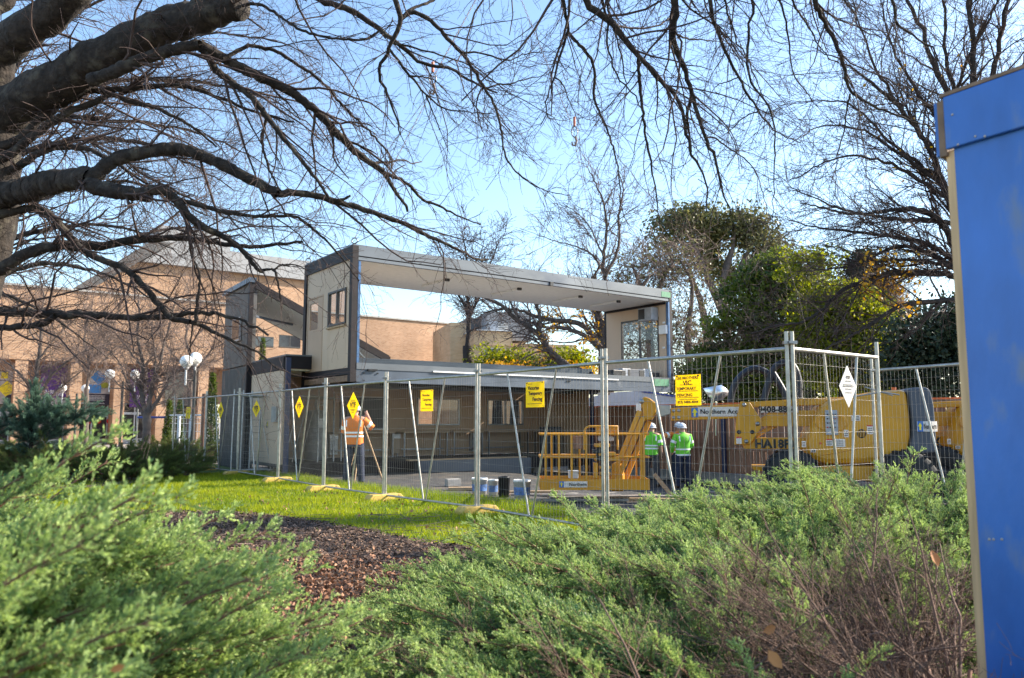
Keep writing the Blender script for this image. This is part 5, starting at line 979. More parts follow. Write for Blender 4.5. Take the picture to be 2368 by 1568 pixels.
# ================================================================== people
def skin_body(name, joints, edges, radii, m, parent, root=0, sub=1):
    me = bpy.data.meshes.new(name); Mx = parent_world(parent).inverted(); me.from_pydata([tuple(Mx @ Vector(j)) for j in joints], edges, [])
    me.materials.append(m); o = bpy.data.objects.new(name, me); COL.objects.link(o); o.parent = parent
    o.modifiers.new('skin', 'SKIN'); sk = me.skin_vertices[0].data if me.skin_vertices else None
    if sk is None:
        bpy.context.view_layer.objects.active = o
    for v, rr in zip(me.skin_vertices[0].data, radii): v.radius = (rr, rr)
    me.skin_vertices[0].data[root].use_root = True
    s = o.modifiers.new('sub', 'SUBSURF'); s.levels = sub; s.render_levels = sub
    for p in me.polygons: p.use_smooth = True
    o.modifiers['skin'].use_smooth_shade = True
    return o
def person(foot, hgt, face, arms, legs_c, top_c, lab, bands=True, helmet='helmet_white', lean=0.0, jacket=False, band_c='tape', sleeves=None, stance=.15):
    """foot: ground point; face: heading (rad, 0 looks along +Y); arms: [(elbow, wrist)] offsets from the shoulder in body axes (right, forward, up) in units of height"""
    foot = Vector(foot); S = hgt; r = empty('person', foot, lab, 'person'); R = Matrix.Rotation(-face, 3, 'Z'); X = R @ Vector((1, 0, 0)); Fw = R @ Vector((0, 1, 0))
    def B(x, y, z): return foot + X * (x * S) + Fw * ((y + lean * max(0, z - .5)) * S) + Z3 * (z * S)
    J = [B(0, 0, .53)]; E = []; Rd = [.075 * S]
    def add(p, rad, par): J.append(p); Rd.append(rad * S); E.append((par, len(J) - 1)); return len(J) - 1
    sp = add(B(0, .005, .66), .078, 0); ch = add(B(0, .0, .77), .085, sp); nk = add(B(0, .01, .845), .034, ch); hd_ = add(B(0, .02, .90), .055, nk); tp = add(B(0, .02, .955), .052, hd_)
    add(B(0, .075, .905), .016, hd_)                                   # nose side of the face
    legs = []; 
    for s in (-1, 1):
        hp = add(B(s * .055, 0, .50), .062, 0); kn = add(B(s * (.06 + stance * .12), .012, .27), .042, hp); an = add(B(s * (.06 + stance * .25), 0, .05), .028, kn); add(B(s * (.065 + stance * .25), .07, .02), .024, an); legs.append((J[hp], J[kn], J[an]))
    armp = []
    for s, (el, wr) in zip((-1, 1), arms):
        sh = add(B(s * .105, 0, .805), .042, ch); e = add(B(s * .105 + el[0], el[1], .805 + el[2]), .030, sh); w = add(B(s * .105 + wr[0], wr[1], .805 + wr[2]), .020, e); armp.append((J[sh], J[e], J[w]))
        d = (J[w] - J[e]).normalized(); q = d.cross(Fw if abs(d.dot(Fw)) < .9 else Z3).normalized(); pm = len(J); J.append(J[w] + d * .035 * S); Rd.append(.020 * S); E.append((w, pm))
        for k in range(4): o_ = q * ((k - 1.5) * .011 * S); J.append(J[pm] + d * .028 * S + o_); Rd.append(.0055 * S); E.append((pm, len(J) - 1)); n_ = d * .5 + q.cross(d) * .6; J.append(J[-1] + n_ * (.022 + .003 * (1.5 - abs(k - 1.5))) * S); Rd.append(.005 * S); E.append((len(J) - 2, len(J) - 1))
        J.append(J[w] + d * .02 * S + q * .028 * S); Rd.append(.0065 * S); E.append((w, len(J) - 1))
    skin_body('body', J, E, Rd, M['skin'], r)
    # trousers
    def loft(rings, n=18):
        mb = MB(); V = []
        for (c, a, b) in rings:
            for k in range(n): q = 2 * pi * k / n; ca = abs(cos(q)) ** .8 * (1 if cos(q) >= 0 else -1); sa = abs(sin(q)) ** .8 * (1 if sin(q) >= 0 else -1); V.append(c + X * (a * S * ca) + Fw * (b * S * sa))
        F = [(i * n + k, i * n + (k + 1) % n, (i + 1) * n + (k + 1) % n, (i + 1) * n + k) for i in range(len(rings) - 1) for k in range(n)]
        mb.add(V, F, 0, True); return mb
    mb = loft([(B(0, 0, .60), .094, .072), (B(0, 0, .53), .105, .080), (B(0, 0, .47), .108, .078)])
    for h, k, a in legs: mb.tube([h + Z3 * .02, (h + k) / 2, k, (k + a) / 2 + Vector((0, 0, 0)), a - Z3 * .01], [.068 * S, .060 * S, .050 * S, .044 * S, .042 * S], 14)
    mb.build('trousers', M[legs_c], r)
    for (h, k, a) in legs: b = MB(); b.tube([a + Z3 * .04, a - Z3 * .02, a + Fw * .05 * S - Z3 * .035, a + Fw * .10 * S - Z3 * .045], [.034 * S, .034 * S, .028 * S, .016 * S], 10); b.build('boot', M['boot'], r)
    t = [(B(0, 0, .50), .112, .082), (B(0, 0, .56), .110, .080), (B(0, 0, .64), .106, .078), (B(0, -.004, .72), .116, .084), (B(0, -.006, .78), .124, .080), (B(0, -.002, .815), .108, .060), (B(0, .006, .84), .055, .045), (B(0, .008, .86), .040, .040)]
    v = loft(t)
    for (s_, e, w) in armp:
        if jacket or sleeves: v.tube([s_ - (e - s_).normalized() * .02 * S, s_, (s_ + e) / 2, e, e + (w - e) * .5, e + (w - e) * .92] if jacket else [s_, (s_ + e) / 2, e], [.040 * S, .046 * S, .044 * S, .040 * S, .035 * S, .031 * S] if jacket else [.048 * S, .046 * S, .042 * S], 12)
    vest = v.build('jacket' if jacket else 'vest', M[top_c], r)
    if not jacket and not sleeves:
        sm = MB()
        for (s_, e, w) in armp: sm.tube([s_, (s_ + e) / 2, e, (e + w) / 2], [.042 * S, .038 * S, .034 * S, .030 * S], 12)
        sm.build('shirt_sleeve', M['hivis_orange'], r)
    if bands:
        for z in (.60, .645) if not jacket else (.60,):
            b = loft([(B(0, 0, z - .0115), .1125, .0845), (B(0, 0, z + .0115), .1125, .0845)]); b.build('reflective_band', M[band_c], r)
        if jacket:
            b = loft([(B(0, 0, .515 - .012), .118, .088), (B(0, 0, .515 + .012), .118, .088)]); b.build('reflective_band', M[band_c], r)
        for s in (-1, 1):
            b = MB(); b.bar(B(s * .088, -.068, .80), B(s * .088, -.083, .72), .018 * S, .012); b.build('shoulder_tape', M[band_c], r)
            if jacket: pass
        for (s_, e, w) in armp:
            if jacket or sleeves: c = e + (s_ - e) * .25; c2 = e + (s_ - e) * .5; b = MB(); b.tube([c, c2], .0475 * S, 12); b.build('sleeve_tape', M[band_c], r)
    if helmet:
        hc = B(0, .018, .925); b = MB(); R_ = .068 * S; b.lathe([(R_ * 1.18, -.004), (R_ * 1.02, .012)] + [(R_ * cos(q), .012 + R_ * 1.05 * sin(q)) for q in np.linspace(0, pi / 2 - .02, 8)], hc, 20, sx=1, sy=1.12); b.add([hc + Vector((R_ * 1.18 * cos(q), R_ * 1.3 * sin(q), -.004)) for q in np.linspace(0, 2 * pi, 16, endpoint=False)], [tuple(range(16))], 0); b.build('helmet', M[helmet], r)
        b = MB(); b.lathe([(R_ * 1.035, .0), (R_ * 1.035, .018)], hc + Z3 * .012, 20, sx=1, sy=1.12); b.build('helmet_band', M['lift_grey'], r)
    return r
def gp(px, Y): p = at(px, 977, Y); p.z = gz(p.x, p.y); return p
person(gp(820, 17.0), 1.74, 0.0, [((-.03, .03, -.16), (.0, .13, -.20)), ((.11, .05, -.10), (.02, .16, .06))], 'navy_cloth', 'hivis_orange', 'worker in orange vest and white helmet with his back to the fence, arm raised', sleeves=True)
person(gp(1504, 20.6), 1.66, 0.35, [((-.06, .06, -.12), (-.06, .16, -.16)), ((.04, .0, -.16), (.05, .03, -.28))], 'grey_cloth', 'hivis_green', 'worker in a green hi-vis shirt seen from behind beside the lift arm', sleeves=True, lean=.12, helmet='helmet_white')
person(gp(1577, 20.0), 1.66, -.25, [((-.06, .02, -.15), (-.03, .10, -.25)), ((.05, .02, -.15), (.02, .10, -.25))], 'navy_cloth', 'hivis_green', 'worker in a bright green jacket with a white V of tape on the back', jacket=True)
person(gp(1567, 21.8), 1.68, 3.0, [((.03, .12, -.07), (.10, .22, .02)), ((.14, .03, -.03), (.27, .06, -.02))], 'navy_cloth', 'hivis_orange', 'worker in orange reaching out an arm between the two in green', jacket=True)
person(gp(629, 20.9), 1.72, 1.2, [((-.03, .03, -.16), (.0, .15, -.16)), ((.03, .03, -.16), (.0, .15, -.16))], 'navy_cloth', 'navy_cloth', 'worker in dark clothes with yellow reflective belts behind the spare fence panels', band_c='tape_yellow', sleeves=True)

# surveyor's tripod beside the orange-vested worker
tc_ = gp(838, 17.6); r = empty('survey_tripod', tc_, 'timber survey tripod with its instrument in front of the orange-vested worker', 'tripod')
for k in range(3): q = k * 2 * pi / 3 + .4; mb = MB(); mb.tube([tc_ + Z3 * 1.35, tc_ + Vector((.5 * cos(q), .5 * sin(q), 0))], .018, 6); mb.build('leg', M['bare_timber'], r)
mb = MB(); mb.box(tc_ + Z3 * 1.44, (.14, .12, .14)); mb.tube([tc_ + Z3 * 1.44 + Vector((0, -.1, 0)), tc_ + Z3 * 1.44 + Vector((0, .12, 0))], .03, 8); mb.build('instrument', M['lift_grey'], r)
# ================================================================== bare trees
def bare_tree(name, lab, base, trunk, limbs, bark, twigm, levels, seed, group=None, cat='tree', cap=None, stubs=()):
    """trunk, limbs: lists of (px, py, Y) with (r0, r1); levels: spawn settings, coarse to fine"""
    rg = np.random.default_rng(seed); r = empty(name, base, lab, cat, group); allP = []; allR = []
    def tub(nm, pts, r0, r1, K=None, wig=.0, sides=10, mm=bark, endcap=False):
        K = K or max(8, min(60, int(len(pts) * 5))); P = smooth_line(pts, K); L = np.linalg.norm(np.diff(P, axis=0), axis=1).sum()
        P[1:-1] += (rg.normal(size=(K - 2, 3)) * wig * L / K); R = np.linspace(r0, r1, K) * (1 + rg.normal(size=K) * .06)
        
        if r0 > .05 and bark is M['bark']:
            K = 110; sides = 26; u = np.linspace(0, 1, K); P = smooth_line(P, K); R = np.interp(u, np.linspace(0, 1, len(R)), R)
        V, F = tubes(P[None], R[None], sides)
        if sides == 26:
            W_ = V.reshape(K, sides, 3); rad = W_ - P[:, None]; a = rg.normal(size=(K, sides)); 
            for q in range(4): a[1:] = a[1:] * .45 + a[:-1] * .55        # fissures run along the limb
            b = rg.normal(size=(K // 6 + 2, 5)); big = np.array([[np.interp(i / 6, np.arange(K // 6 + 2), b[:, j]) for j in range(5)] for i in range(K)]); big = np.array([np.interp(np.arange(sides) / sides * 5, np.arange(6), np.r_[row, row[0]]) for row in big])
            V = (P[:, None] + rad * (1 + .045 * a[..., None] + .018 * big[..., None])).reshape(-1, 3)
        if endcap:
            V = np.vstack([V, P[-1:] + (P[-1:] - P[-2:-1]) * .1]); e = len(V) - 1; F = np.vstack([F, [[(K - 1) * sides + k, (K - 1) * sides + (k + 1) % sides, e, e] for k in range(sides)]])
        if endcap:
            o = MB(); o.add(V, [tuple(dict.fromkeys(f)) for f in F.tolist()], 0, True); o = o.build(nm, mm, r)
        else: o = mesh_np(nm, V, F, mm, r, smooth=True)
        Pf = smooth_line(pts, 24); allP.append(Pf); allR.append(np.linspace(r0, r1, 24)); return o
    if trunk: tub('trunk', trunk[0], trunk[1], trunk[2], K=20, sides=16)
    n0 = len(allP)
    for L in limbs: tub('limb', L[0], L[1], L[2], wig=.10, sides=12 if L[1] > .08 else 7, endcap=len(L) > 3)
    P = np.stack(allP[n0:]) if trunk else np.stack(allP); R = np.stack(allR[n0:] if trunk else allR)
    parts = []; fine = (P, R); tot = 0; srcs = [fine]
    for lv in levels:
        src = srcs[-1] if not lv.get('all') else None
        if src is None:
            K = min(s[0].shape[1] for s in srcs); SP = np.vstack([s[0][:, np.linspace(0, s[0].shape[1] - 1, K).astype(int)] for s in srcs]); SR = np.vstack([s[1][:, np.linspace(0, s[1].shape[1] - 1, K).astype(int)] for s in srcs]); src = (SP, SR)
        Q, QR, _ = spawn(rg, src[0], src[1], lv['n'], lv['L'], lv['a'], lv.get('rr', .5), lv['K'], droop=lv.get('droop', 0), wig=lv.get('wig', .12), tmin=lv.get('tmin', .1), rcap=lv.get('rcap', 1), lenfall=lv.get('fall', .4), flat=lv.get('flat'), bias=lv.get('bias'))
        QR = np.maximum(QR, lv.get('rmin', .001)); srcs.append((Q, QR)); V, F = tubes(Q, QR, lv.get('S', 3)); parts.append((V, F)); tot += len(F)
    V, F = join(parts); o = mesh_np('twigs', V, F, twigm, r); o['kind'] = 'stuff'; print('tree', name, 'twig quads', tot)
    return r, srcs
def PL(pts, Y, Ye=None, dz=0):
    """pixel polyline to 3-D, depth running from Y to Ye"""
    n = len(pts); Ye = Y if Ye is None else Ye
    return [tuple(at(p[0], p[1], Y + (Ye - Y) * i / max(1, n - 1))) for i, p in enumerate(pts)]
# the great bare elm at the left whose limbs reach over the whole view
tb = at(-215, 1250, 7.2); tbase = Vector((tb.x, 7.2, 0))
trunk = ([(tbase.x, 7.2, -.1), tuple(at(-185, 1050, 7.2)), tuple(at(-125, 800, 7.2)), tuple(at(-62, 610, 7.2)), tuple(at(-28, 470, 7.1)), tuple(at(-18, 360, 7.0)), tuple(at(-22, 250, 7.0))], .34, .24)
Lm = []
def limb(pts, Y, Ye, r0, r1, cap=False): Lm.append((PL(pts, Y, Ye), r0, r1, 1) if cap else (PL(pts, Y, Ye), r0, r1))
limb([(-12, 290), (40, 240), (129, 191), (257, 121), (386, 59), (480, 32), (556, 13)], 7.0, 6.0, .195, .118, True)
limb([(-20, 250), (-10, 130), (73, 62), (154, 0), (250, -100), (420, -220), (700, -330)], 7.0, 5.8, .17, .09)
limb([(-30, 200), (-20, 40), (20, 0), (60, -80)], 7.4, 7.6, .10, .05)
limb([(206, 185), (250, 172), (300, 150), (350, 131), (400, 115), (441, 107), (463, 104)], 6.2, 6.2, .052, .046)
limb([(463, 104), (515, 136), (590, 172), (662, 206), (715, 243), (746, 272), (780, 310), (816, 345), (850, 372), (886, 397)], 6.3, 6.9, .050, .028)
limb([(886, 397), (912, 440), (937, 474), (942, 490)], 6.9, 7.0, .022, .012); limb([(893, 401), (944, 426), (974, 459), (1018, 478), (1060, 500), (1110, 520)], 6.9, 7.3, .018, .006)
limb([(-20, 460), (0, 452), (60, 440), (110, 423), (160, 416), (210, 412)], 7.1, 6.4, .125, .088)
limb([(206, 417), (230, 395), (257, 375), (290, 362), (331, 353), (375, 346), (415, 345), (465, 360), (515, 382), (580, 416), (643, 448)], 6.4, 6.5, .062, .040)
limb([(643, 448), (700, 448), (768, 463), (856, 489), (930, 515), (985, 544), (1051, 573), (1100, 598), (1128, 600)], 6.5, 7.4, .033, .010); limb([(768, 463), (790, 462), (810, 452)], 6.6, 6.6, .018, .010, True)
limb([(206, 424), (235, 437), (290, 446), (345, 451)], 6.4, 6.3, .070, .058, True); limb([(345, 440), (375, 440), (404, 459), (441, 503), (485, 533), (497, 537), (542, 562), (565, 585), (596, 624), (606, 628)], 6.3, 6.7, .045, .014)
limb([(600, 626), (632, 624), (640, 645), (646, 675), (652, 720)], 6.7, 6.7, .014, .005); limb([(632, 624), (655, 612), (690, 615), (720, 630)], 6.7, 6.8, .010, .003)
limb([(404, 459), (470, 478), (551, 496), (620, 500), (680, 500), (725, 530), (768, 570), (800, 610), (830, 650)], 6.4, 7.0, .022, .006)
limb([(-40, 510), (45, 486), (92, 485), (130, 510), (173, 562), (199, 585), (240, 603), (284, 619), (327, 656), (369, 704), (398, 735), (440, 744)], 7.0, 6.6, .040, .024)
limb([(440, 744), (468, 755), (540, 790), (596, 815), (640, 850), (668, 862)], 6.6, 6.9, .020, .004); limb([(452, 745), (456, 700), (462, 640), (452, 610), (442, 590)], 6.6, 6.6, .016, .008); limb([(446, 750), (440, 800), (438, 840)], 6.6, 6.6, .008, .003)
limb([(-65, 650), (0, 625), (40, 599), (99, 574), (170, 568), (241, 568), (312, 554), (398, 551), (483, 557), (560, 570), (640, 565), (700, 560)], 7.1, 6.8, .060, .010)
limb([(-100, 715), (60, 724), (128, 727), (199, 727), (284, 733), (383, 733), (454, 724), (511, 727), (570, 745), (620, 775)], 7.1, 6.6, .050, .010); limb([(-120, 765), (30, 756), (71, 753), (100, 748), (128, 730)], 7.0, 6.9, .034, .026)
limb([(-25, 420), (20, 396), (48, 382), (85, 358), (125, 342), (165, 341), (202, 345), (257, 370), (300, 400), (340, 425)], 7.0, 6.6, .042, .010)
limb([(-20, 350), (45, 320), (100, 272), (184, 220), (260, 208), (331, 202), (423, 198), (515, 231), (606, 265), (680, 282)], 6.9, 6.5, .042, .008); limb([(-20, 380), (30, 352), (62, 327), (110, 290), (165, 257), (210, 240), (257, 220), (300, 235), (360, 250), (440, 290), (500, 340)], 6.9, 6.6, .046, .008)
limb([(460, 106), (480, 130), (496, 158), (535, 190), (577, 220), (625, 279), (650, 312), (680, 349), (735, 419), (761, 459)], 6.3, 6.4, .036, .012)
limb([(515, 136), (550, 118), (588, 107), (640, 120), (698, 158), (742, 187), (794, 246), (840, 290), (878, 331), (904, 364), (905, 390)], 6.3, 6.8, .018, .008); limb([(617, 268), (606, 323), (612, 360), (625, 397), (647, 441)], 6.4, 6.5, .014, .008)
limb([(560, 14), (603, 11), (650, 40), (698, 70), (768, 88), (845, 91), (878, 70)], 6.0, 5.8, .014, .008); limb([(480, -150), (620, -60), (742, 0), (820, 29), (878, 70), (930, 107), (978, 147), (1040, 158), (1095, 191), (1150, 215)], 5.9, 6.2, .040, .007)
# mother limb above the frame and the hanging branches it carries
limb([(700, -330), (1000, -420), (1350, -470), (1700, -480), (2050, -440), (2350, -330)], 5.8, 5.2, .09, .05)
def hang(pts, r0, r1, Y=5.7, top=None, par=0.0):
    x0, y0 = pts[0]; r0 *= 1.12; r1 *= 1.15; tx = top if top is not None else x0 - 130; limb([(tx, -430), ((tx + x0) / 2 - 10, (y0 - 430) / 2)] + pts, Y - .1, Y + .5, max(r0 * 1.5, .02), r1)
def sub(pts, r0, r1, Y=6.0): limb(pts, Y, Y + .3, r0, r1)
hang([(911, 0), (924, 48), (905, 100), (893, 130), (878, 154), (878, 184), (900, 228), (915, 272), (926, 313)], .026, .005); sub([(924, 48), (948, 29), (975, 36), (1003, 55), (1062, 118), (1088, 151), (1117, 199), (1139, 235), (1158, 294), (1165, 349), (1198, 404), (1261, 441), (1316, 452)], .020, .003)
sub([(926, 45), (945, 25), (988, 7), (1030, -15)], .016, .010); sub([(1117, 202), (1105, 225), (1102, 250), (1115, 305)], .008, .003); sub([(1117, 202), (1170, 195), (1230, 180), (1290, 165)], .008, .002); sub([(1065, 120), (1110, 123), (1170, 140), (1220, 124), (1310, 120)], .009, .002)
sub([(900, 114), (944, 173), (985, 220), (1036, 254), (1140, 262)], .012, .003); sub([(985, 222), (1000, 260), (1014, 294), (1040, 357)], .007, .002); sub([(944, 176), (975, 178), (1010, 190), (1060, 245)], .008, .002); sub([(900, 97), (990, 120), (1080, 150), (1140, 190), (1240, 200)], .009, .002)
hang([(1301, 0), (1307, 40), (1312, 73), (1298, 122), (1280, 184), (1263, 230), (1264, 260), (1249, 291)], .018, .003); sub([(1312, 73), (1332, 98), (1356, 122), (1370, 145), (1375, 171), (1375, 233), (1396, 282), (1414, 331), (1427, 383), (1434, 435), (1436, 480), (1452, 520)], .015, .003)
sub([(1264, 262), (1272, 275), (1310, 280)], .006, .002); sub([(1283, 180), (1300, 195), (1315, 230), (1340, 290)], .007, .002)
hang([(1356, 0), (1417, 58), (1450, 98), (1479, 132), (1540, 199), (1560, 222), (1580, 260), (1586, 306), (1598, 352), (1616, 386), (1632, 429), (1633, 490)], .028, .004, top=1200)
hang([(1393, 0), (1402, 92), (1412, 135), (1427, 175), (1463, 220), (1485, 254)], .010, .004); sub([(1477, 132), (1479, 196), (1488, 276), (1495, 330), (1503, 367), (1514, 430), (1522, 480), (1525, 520)], .016, .004); hang([(1405, 0), (1425, 90), (1440, 150), (1447, 210), (1440, 280)], .009, .002)
hang([(1560, 0), (1558, 45), (1555, 89), (1568, 125), (1580, 153), (1601, 220), (1626, 306), (1656, 377), (1672, 453), (1690, 495)], .028, .005, top=1380); sub([(1598, 222), (1588, 262), (1592, 300), (1598, 352)], .014, .008)
hang([(1638, 0), (1650, 50), (1668, 98), (1708, 178), (1754, 257), (1794, 303), (1850, 330)], .018, .003); hang([(1739, 0), (1733, 50), (1730, 98), (1733, 184), (1770, 233), (1791, 300), (1791, 383), (1788, 480), (1786, 540)], .012, .002)
hang([(1672, 0), (1690, 50), (1708, 107), (1730, 144), (1760, 210), (1790, 260)], .009, .002); sub([(1629, 318), (1650, 318), (1678, 337), (1739, 386), (1763, 444), (1775, 500)], .008, .002); sub([(1564, 80), (1590, 90), (1620, 92), (1665, 98)], .009, .003)
hang([(1882, 0), (1895, 30), (1913, 61), (1944, 132), (1955, 175), (1968, 211), (2005, 239), (2097, 276), (2158, 294)], .020, .004, Y=5.5); hang([(2063, 0), (2069, 46), (2106, 80), (2160, 120), (2190, 200)], .014, .003, Y=5.5); sub([(2066, 50), (2050, 90), (2035, 129), (2005, 199)], .007, .002)
hang([(1833, 0), (1850, 30), (1867, 61), (1913, 129), (1944, 150)], .010, .003); hang([(1803, 0), (1818, 60), (1824, 92), (1836, 178), (1867, 214), (1900, 260)], .010, .002); sub([(1965, 217), (1957, 260), (1950, 306), (1933, 383), (1934, 460)], .008, .002); hang([(1956, 0), (1975, 35), (1990, 70), (2040, 90)], .010, .003)
sub([(1754, 257), (1720, 272), (1690, 300), (1650, 330)], .006, .002); sub([(1708, 178), (1680, 190), (1655, 200), (1630, 240)], .006, .002)
levels = [dict(n=4.6, L=(.5, 1.6), a=(.4, 1.0), rr=.42, rcap=.013, K=8, droop=.035, wig=.17, rmin=.0022, S=4, tmin=.12),
          dict(n=9.0, L=(.14, .6), a=(.45, 1.15), rr=.55, rcap=.004, K=6, droop=.03, wig=.2, rmin=.0014, all=True, tmin=.06),
          dict(n=11.5, L=(.05, .24), a=(.5, 1.2), rr=.6, rcap=.0022, K=4, droop=.02, wig=.22, rmin=.0012)]
elm, esrc = bare_tree('bare_elm', 'huge bare elm at the left whose dark limbs spread over the view', tbase, trunk, Lm, M['bark'], M['twig'], levels, 21)
# ------- the bare tree behind the hoarding on the right
Lm = []; R_Y = 13.0
for pts, r0, r1 in [([(2260, 660), (2210, 590), (2188, 529), (2156, 497), (2119, 485), (2070, 485), (1972, 495), (1900, 480), (1850, 470)], .10, .012), ([(2240, 540), (2205, 517), (2144, 509), (2095, 509), (2033, 502), (1935, 480), (1870, 452), (1825, 432)], .07, .008),
                    ([(2262, 640), (2207, 602), (2144, 566), (2070, 549), (1997, 539), (1935, 531), (1874, 524), (1815, 505)], .08, .008), ([(2262, 660), (2210, 620), (2119, 575), (2070, 571), (2021, 593), (1984, 612), (1898, 625), (1840, 628)], .08, .008),
                    ([(2262, 660), (2207, 622), (2131, 605), (2070, 600), (1997, 607), (1930, 590)], .06, .01), ([(2270, 680), (2212, 639), (2095, 632), (2046, 634), (1997, 651), (1947, 671), (1898, 720), (1850, 745), (1790, 755), (1735, 772)], .10, .012),
                    ([(2270, 720), (2217, 696), (2119, 700), (2070, 713), (2033, 737), (1972, 774), (1923, 799), (1880, 830)], .08, .012), ([(2240, 600), (2225, 560), (2180, 420), (2140, 330), (2080, 250), (2000, 180), (1940, 140), (1880, 110)], .10, .01),
                    ([(2215, 520), (2190, 440), (2100, 370), (1990, 300), (1900, 290), (1850, 320)], .06, .008), ([(2225, 560), (2200, 470), (2080, 390), (1960, 360), (1860, 400), (1820, 420)], .06, .008), ([(2250, 600), (2240, 400), (2200, 250), (2150, 120), (2100, 0), (2050, -120)], .12, .02),
                    ([(2262, 600), (2260, 350), (2250, 180), (2240, 0), (2230, -150)], .12, .03), ([(2270, 600), (2275, 300), (2300, 150), (2330, 0), (2360, -120)], .11, .03), ([(2160, 350), (2060, 220), (2010, 120), (1980, 30), (1960, -60)], .05, .01), ([(2245, 450), (2190, 300), (2110, 200), (2060, 100), (2030, -20)], .07, .01),
                    ([(2255, 420), (2225, 280), (2190, 150), (2180, 0), (2180, -90)], .07, .015), ([(2270, 420), (2310, 260), (2360, 160), (2420, 60)], .08, .02), ([(2200, 250), (2240, 130), (2290, 40), (2330, -60)], .05, .012), ([(2180, 420), (2060, 330), (1980, 250), (1900, 230), (1850, 240)], .05, .008)]:
    Lm.append((PL(pts, R_Y, R_Y - .6), r0 * .72, r1 * .7))
rb = at(2268, 900, R_Y); tr = ([(rb.x + .1, R_Y, -.1), (rb.x, R_Y, 1.0), tuple(at(2264, 760, R_Y)), tuple(at(2266, 600, R_Y)), tuple(at(2262, 420, R_Y))], .30, .14)
lv2 = [dict(n=6.5, L=(.6, 1.8), a=(.3, .9), rr=.45, rcap=.022, K=7, droop=-.01, wig=.14, rmin=.0045, S=3, tmin=.1), dict(n=7.0, L=(.3, .9), a=(.35, 1.0), rr=.55, rcap=.006, K=6, droop=.0, wig=.18, rmin=.0032, all=True), dict(n=8.0, L=(.12, .4), a=(.4, 1.1), rr=.6, rcap=.004, K=4, wig=.2, rmin=.0024)]
rt, rsrc = bare_tree('bare_tree', 'dense dark bare tree rising behind the blue hoarding with a few yellow leaves left', Vector((rb.x, R_Y, 0)), tr, Lm, M['bark_dark'], M['twig'], lv2, 33)
def leaves_on(src, n, region, size, m, par, rg, name='leaves', spread=.05):
    P = src.reshape(-1, 3); d = P - np.array([0, 0, H]); px = CX + FPX * d[:, 0] / (d[:, 1] * _c + d[:, 2] * _s); py = CY - FPX * (d[:, 2] * _c - d[:, 1] * _s) / (d[:, 1] * _c + d[:, 2] * _s)
    k = np.zeros(len(P), bool)
    for (x0, x1, y0, y1) in region: k |= (px > x0) & (px < x1) & (py > y0) & (py < y1)
    C = P[k]; 
    if len(C) == 0: return
    C = C[rg.integers(0, len(C), n)] + rg.normal(size=(n, 3)) * spread; V, F = leaves_at(rg, C, size, .7); o = mesh_np(name, V, F, M[m], par, tint=np.repeat(rg.uniform(0, 1, n), 4)); o['kind'] = 'stuff'; return o
rg_ = np.random.default_rng(5); leaves_on(rsrc[2][0], 420, [(1990, 2130, 590, 720), (2020, 2110, 690, 740)], .075, 'autumn_leaf', rt, rg_); leaves_on(rsrc[2][0], 130, [(2130, 2230, 90, 180), (1990, 2240, 130, 420)], .06, 'autumn_leaf', rt, rg_)
# ------- tree in the middle behind the modules (trunk, low limbs), pale smaller trees at the left
Lm = []; CYd = 33
for pts, r0, r1 in [([(1400, 850), (1395, 800), (1390, 760), (1380, 720), (1370, 680), (1372, 640)], .42, .2), ([(1400, 830), (1415, 770), (1440, 730), (1470, 690), (1500, 640)], .3, .1), ([(1395, 800), (1360, 765), (1330, 745), (1290, 742), (1250, 735), (1210, 720), (1170, 715), (1120, 722)], .22, .05),
                    ([(1390, 810), (1350, 775), (1300, 758), (1260, 757), (1225, 745)], .2, .06), ([(1340, 860), (1300, 840), (1270, 810), (1250, 780), (1220, 755), (1190, 735), (1150, 700), (1120, 690)], .3, .07), ([(1250, 770), (1245, 720), (1235, 690), (1225, 650)], .14, .06), ([(1200, 735), (1180, 700), (1170, 660)], .1, .04),
                    ([(1385, 720), (1400, 680), (1395, 600), (1402, 540), (1398, 480), (1380, 430), (1360, 390)], .16, .03), ([(1400, 640), (1430, 570), (1430, 500), (1440, 440), (1430, 400)], .12, .03), ([(1400, 640), (1370, 590), (1330, 570), (1290, 560), (1250, 545)], .08, .02), ([(1398, 600), (1360, 520), (1330, 490), (1300, 470)], .07, .02), ([(1400, 540), (1440, 500), (1470, 480)], .05, .02), ([(1385, 740), (1350, 690), (1310, 660), (1270, 640)], .1, .02), ([(1415, 760), (1460, 740), (1500, 730), (1540, 700)], .1, .03)]:
    Lm.append((PL(pts, CYd, CYd + .5), r0 * .62, r1 * .7))
cb = at(1400, 977, CYd)
lv3 = [dict(n=2.8, L=(1.0, 3.0), a=(.35, .95), rr=.45, rcap=.05, K=7, droop=.0, wig=.16, rmin=.012, tmin=.1), dict(n=3.2, L=(.5, 1.6), a=(.4, 1.0), rr=.55, rcap=.02, K=6, droop=.03, wig=.18, rmin=.008, all=True), dict(n=4.0, L=(.2, .8), a=(.4, 1.1), rr=.6, rcap=.01, K=4, wig=.2, rmin=.006)]
ct, csrc = bare_tree('bare_tree', 'bare tree with a stout dark trunk and low spreading limbs seen through the lifted classroom', Vector((cb.x, CYd, 0)), ([(cb.x + .1, CYd, -.3), (cb.x + .05, CYd, 1.8), tuple(at(1400, 850, CYd)), tuple(at(1400, 800, CYd))], .42, .30), Lm, M['bark_mid'], M['twig_mid'], lv3, 44)
leaves_on(csrc[2][0], 900, [(1240, 1420, 700, 880), (1400, 1530, 690, 830)], .14, 'autumn_leaf', ct, rg_)
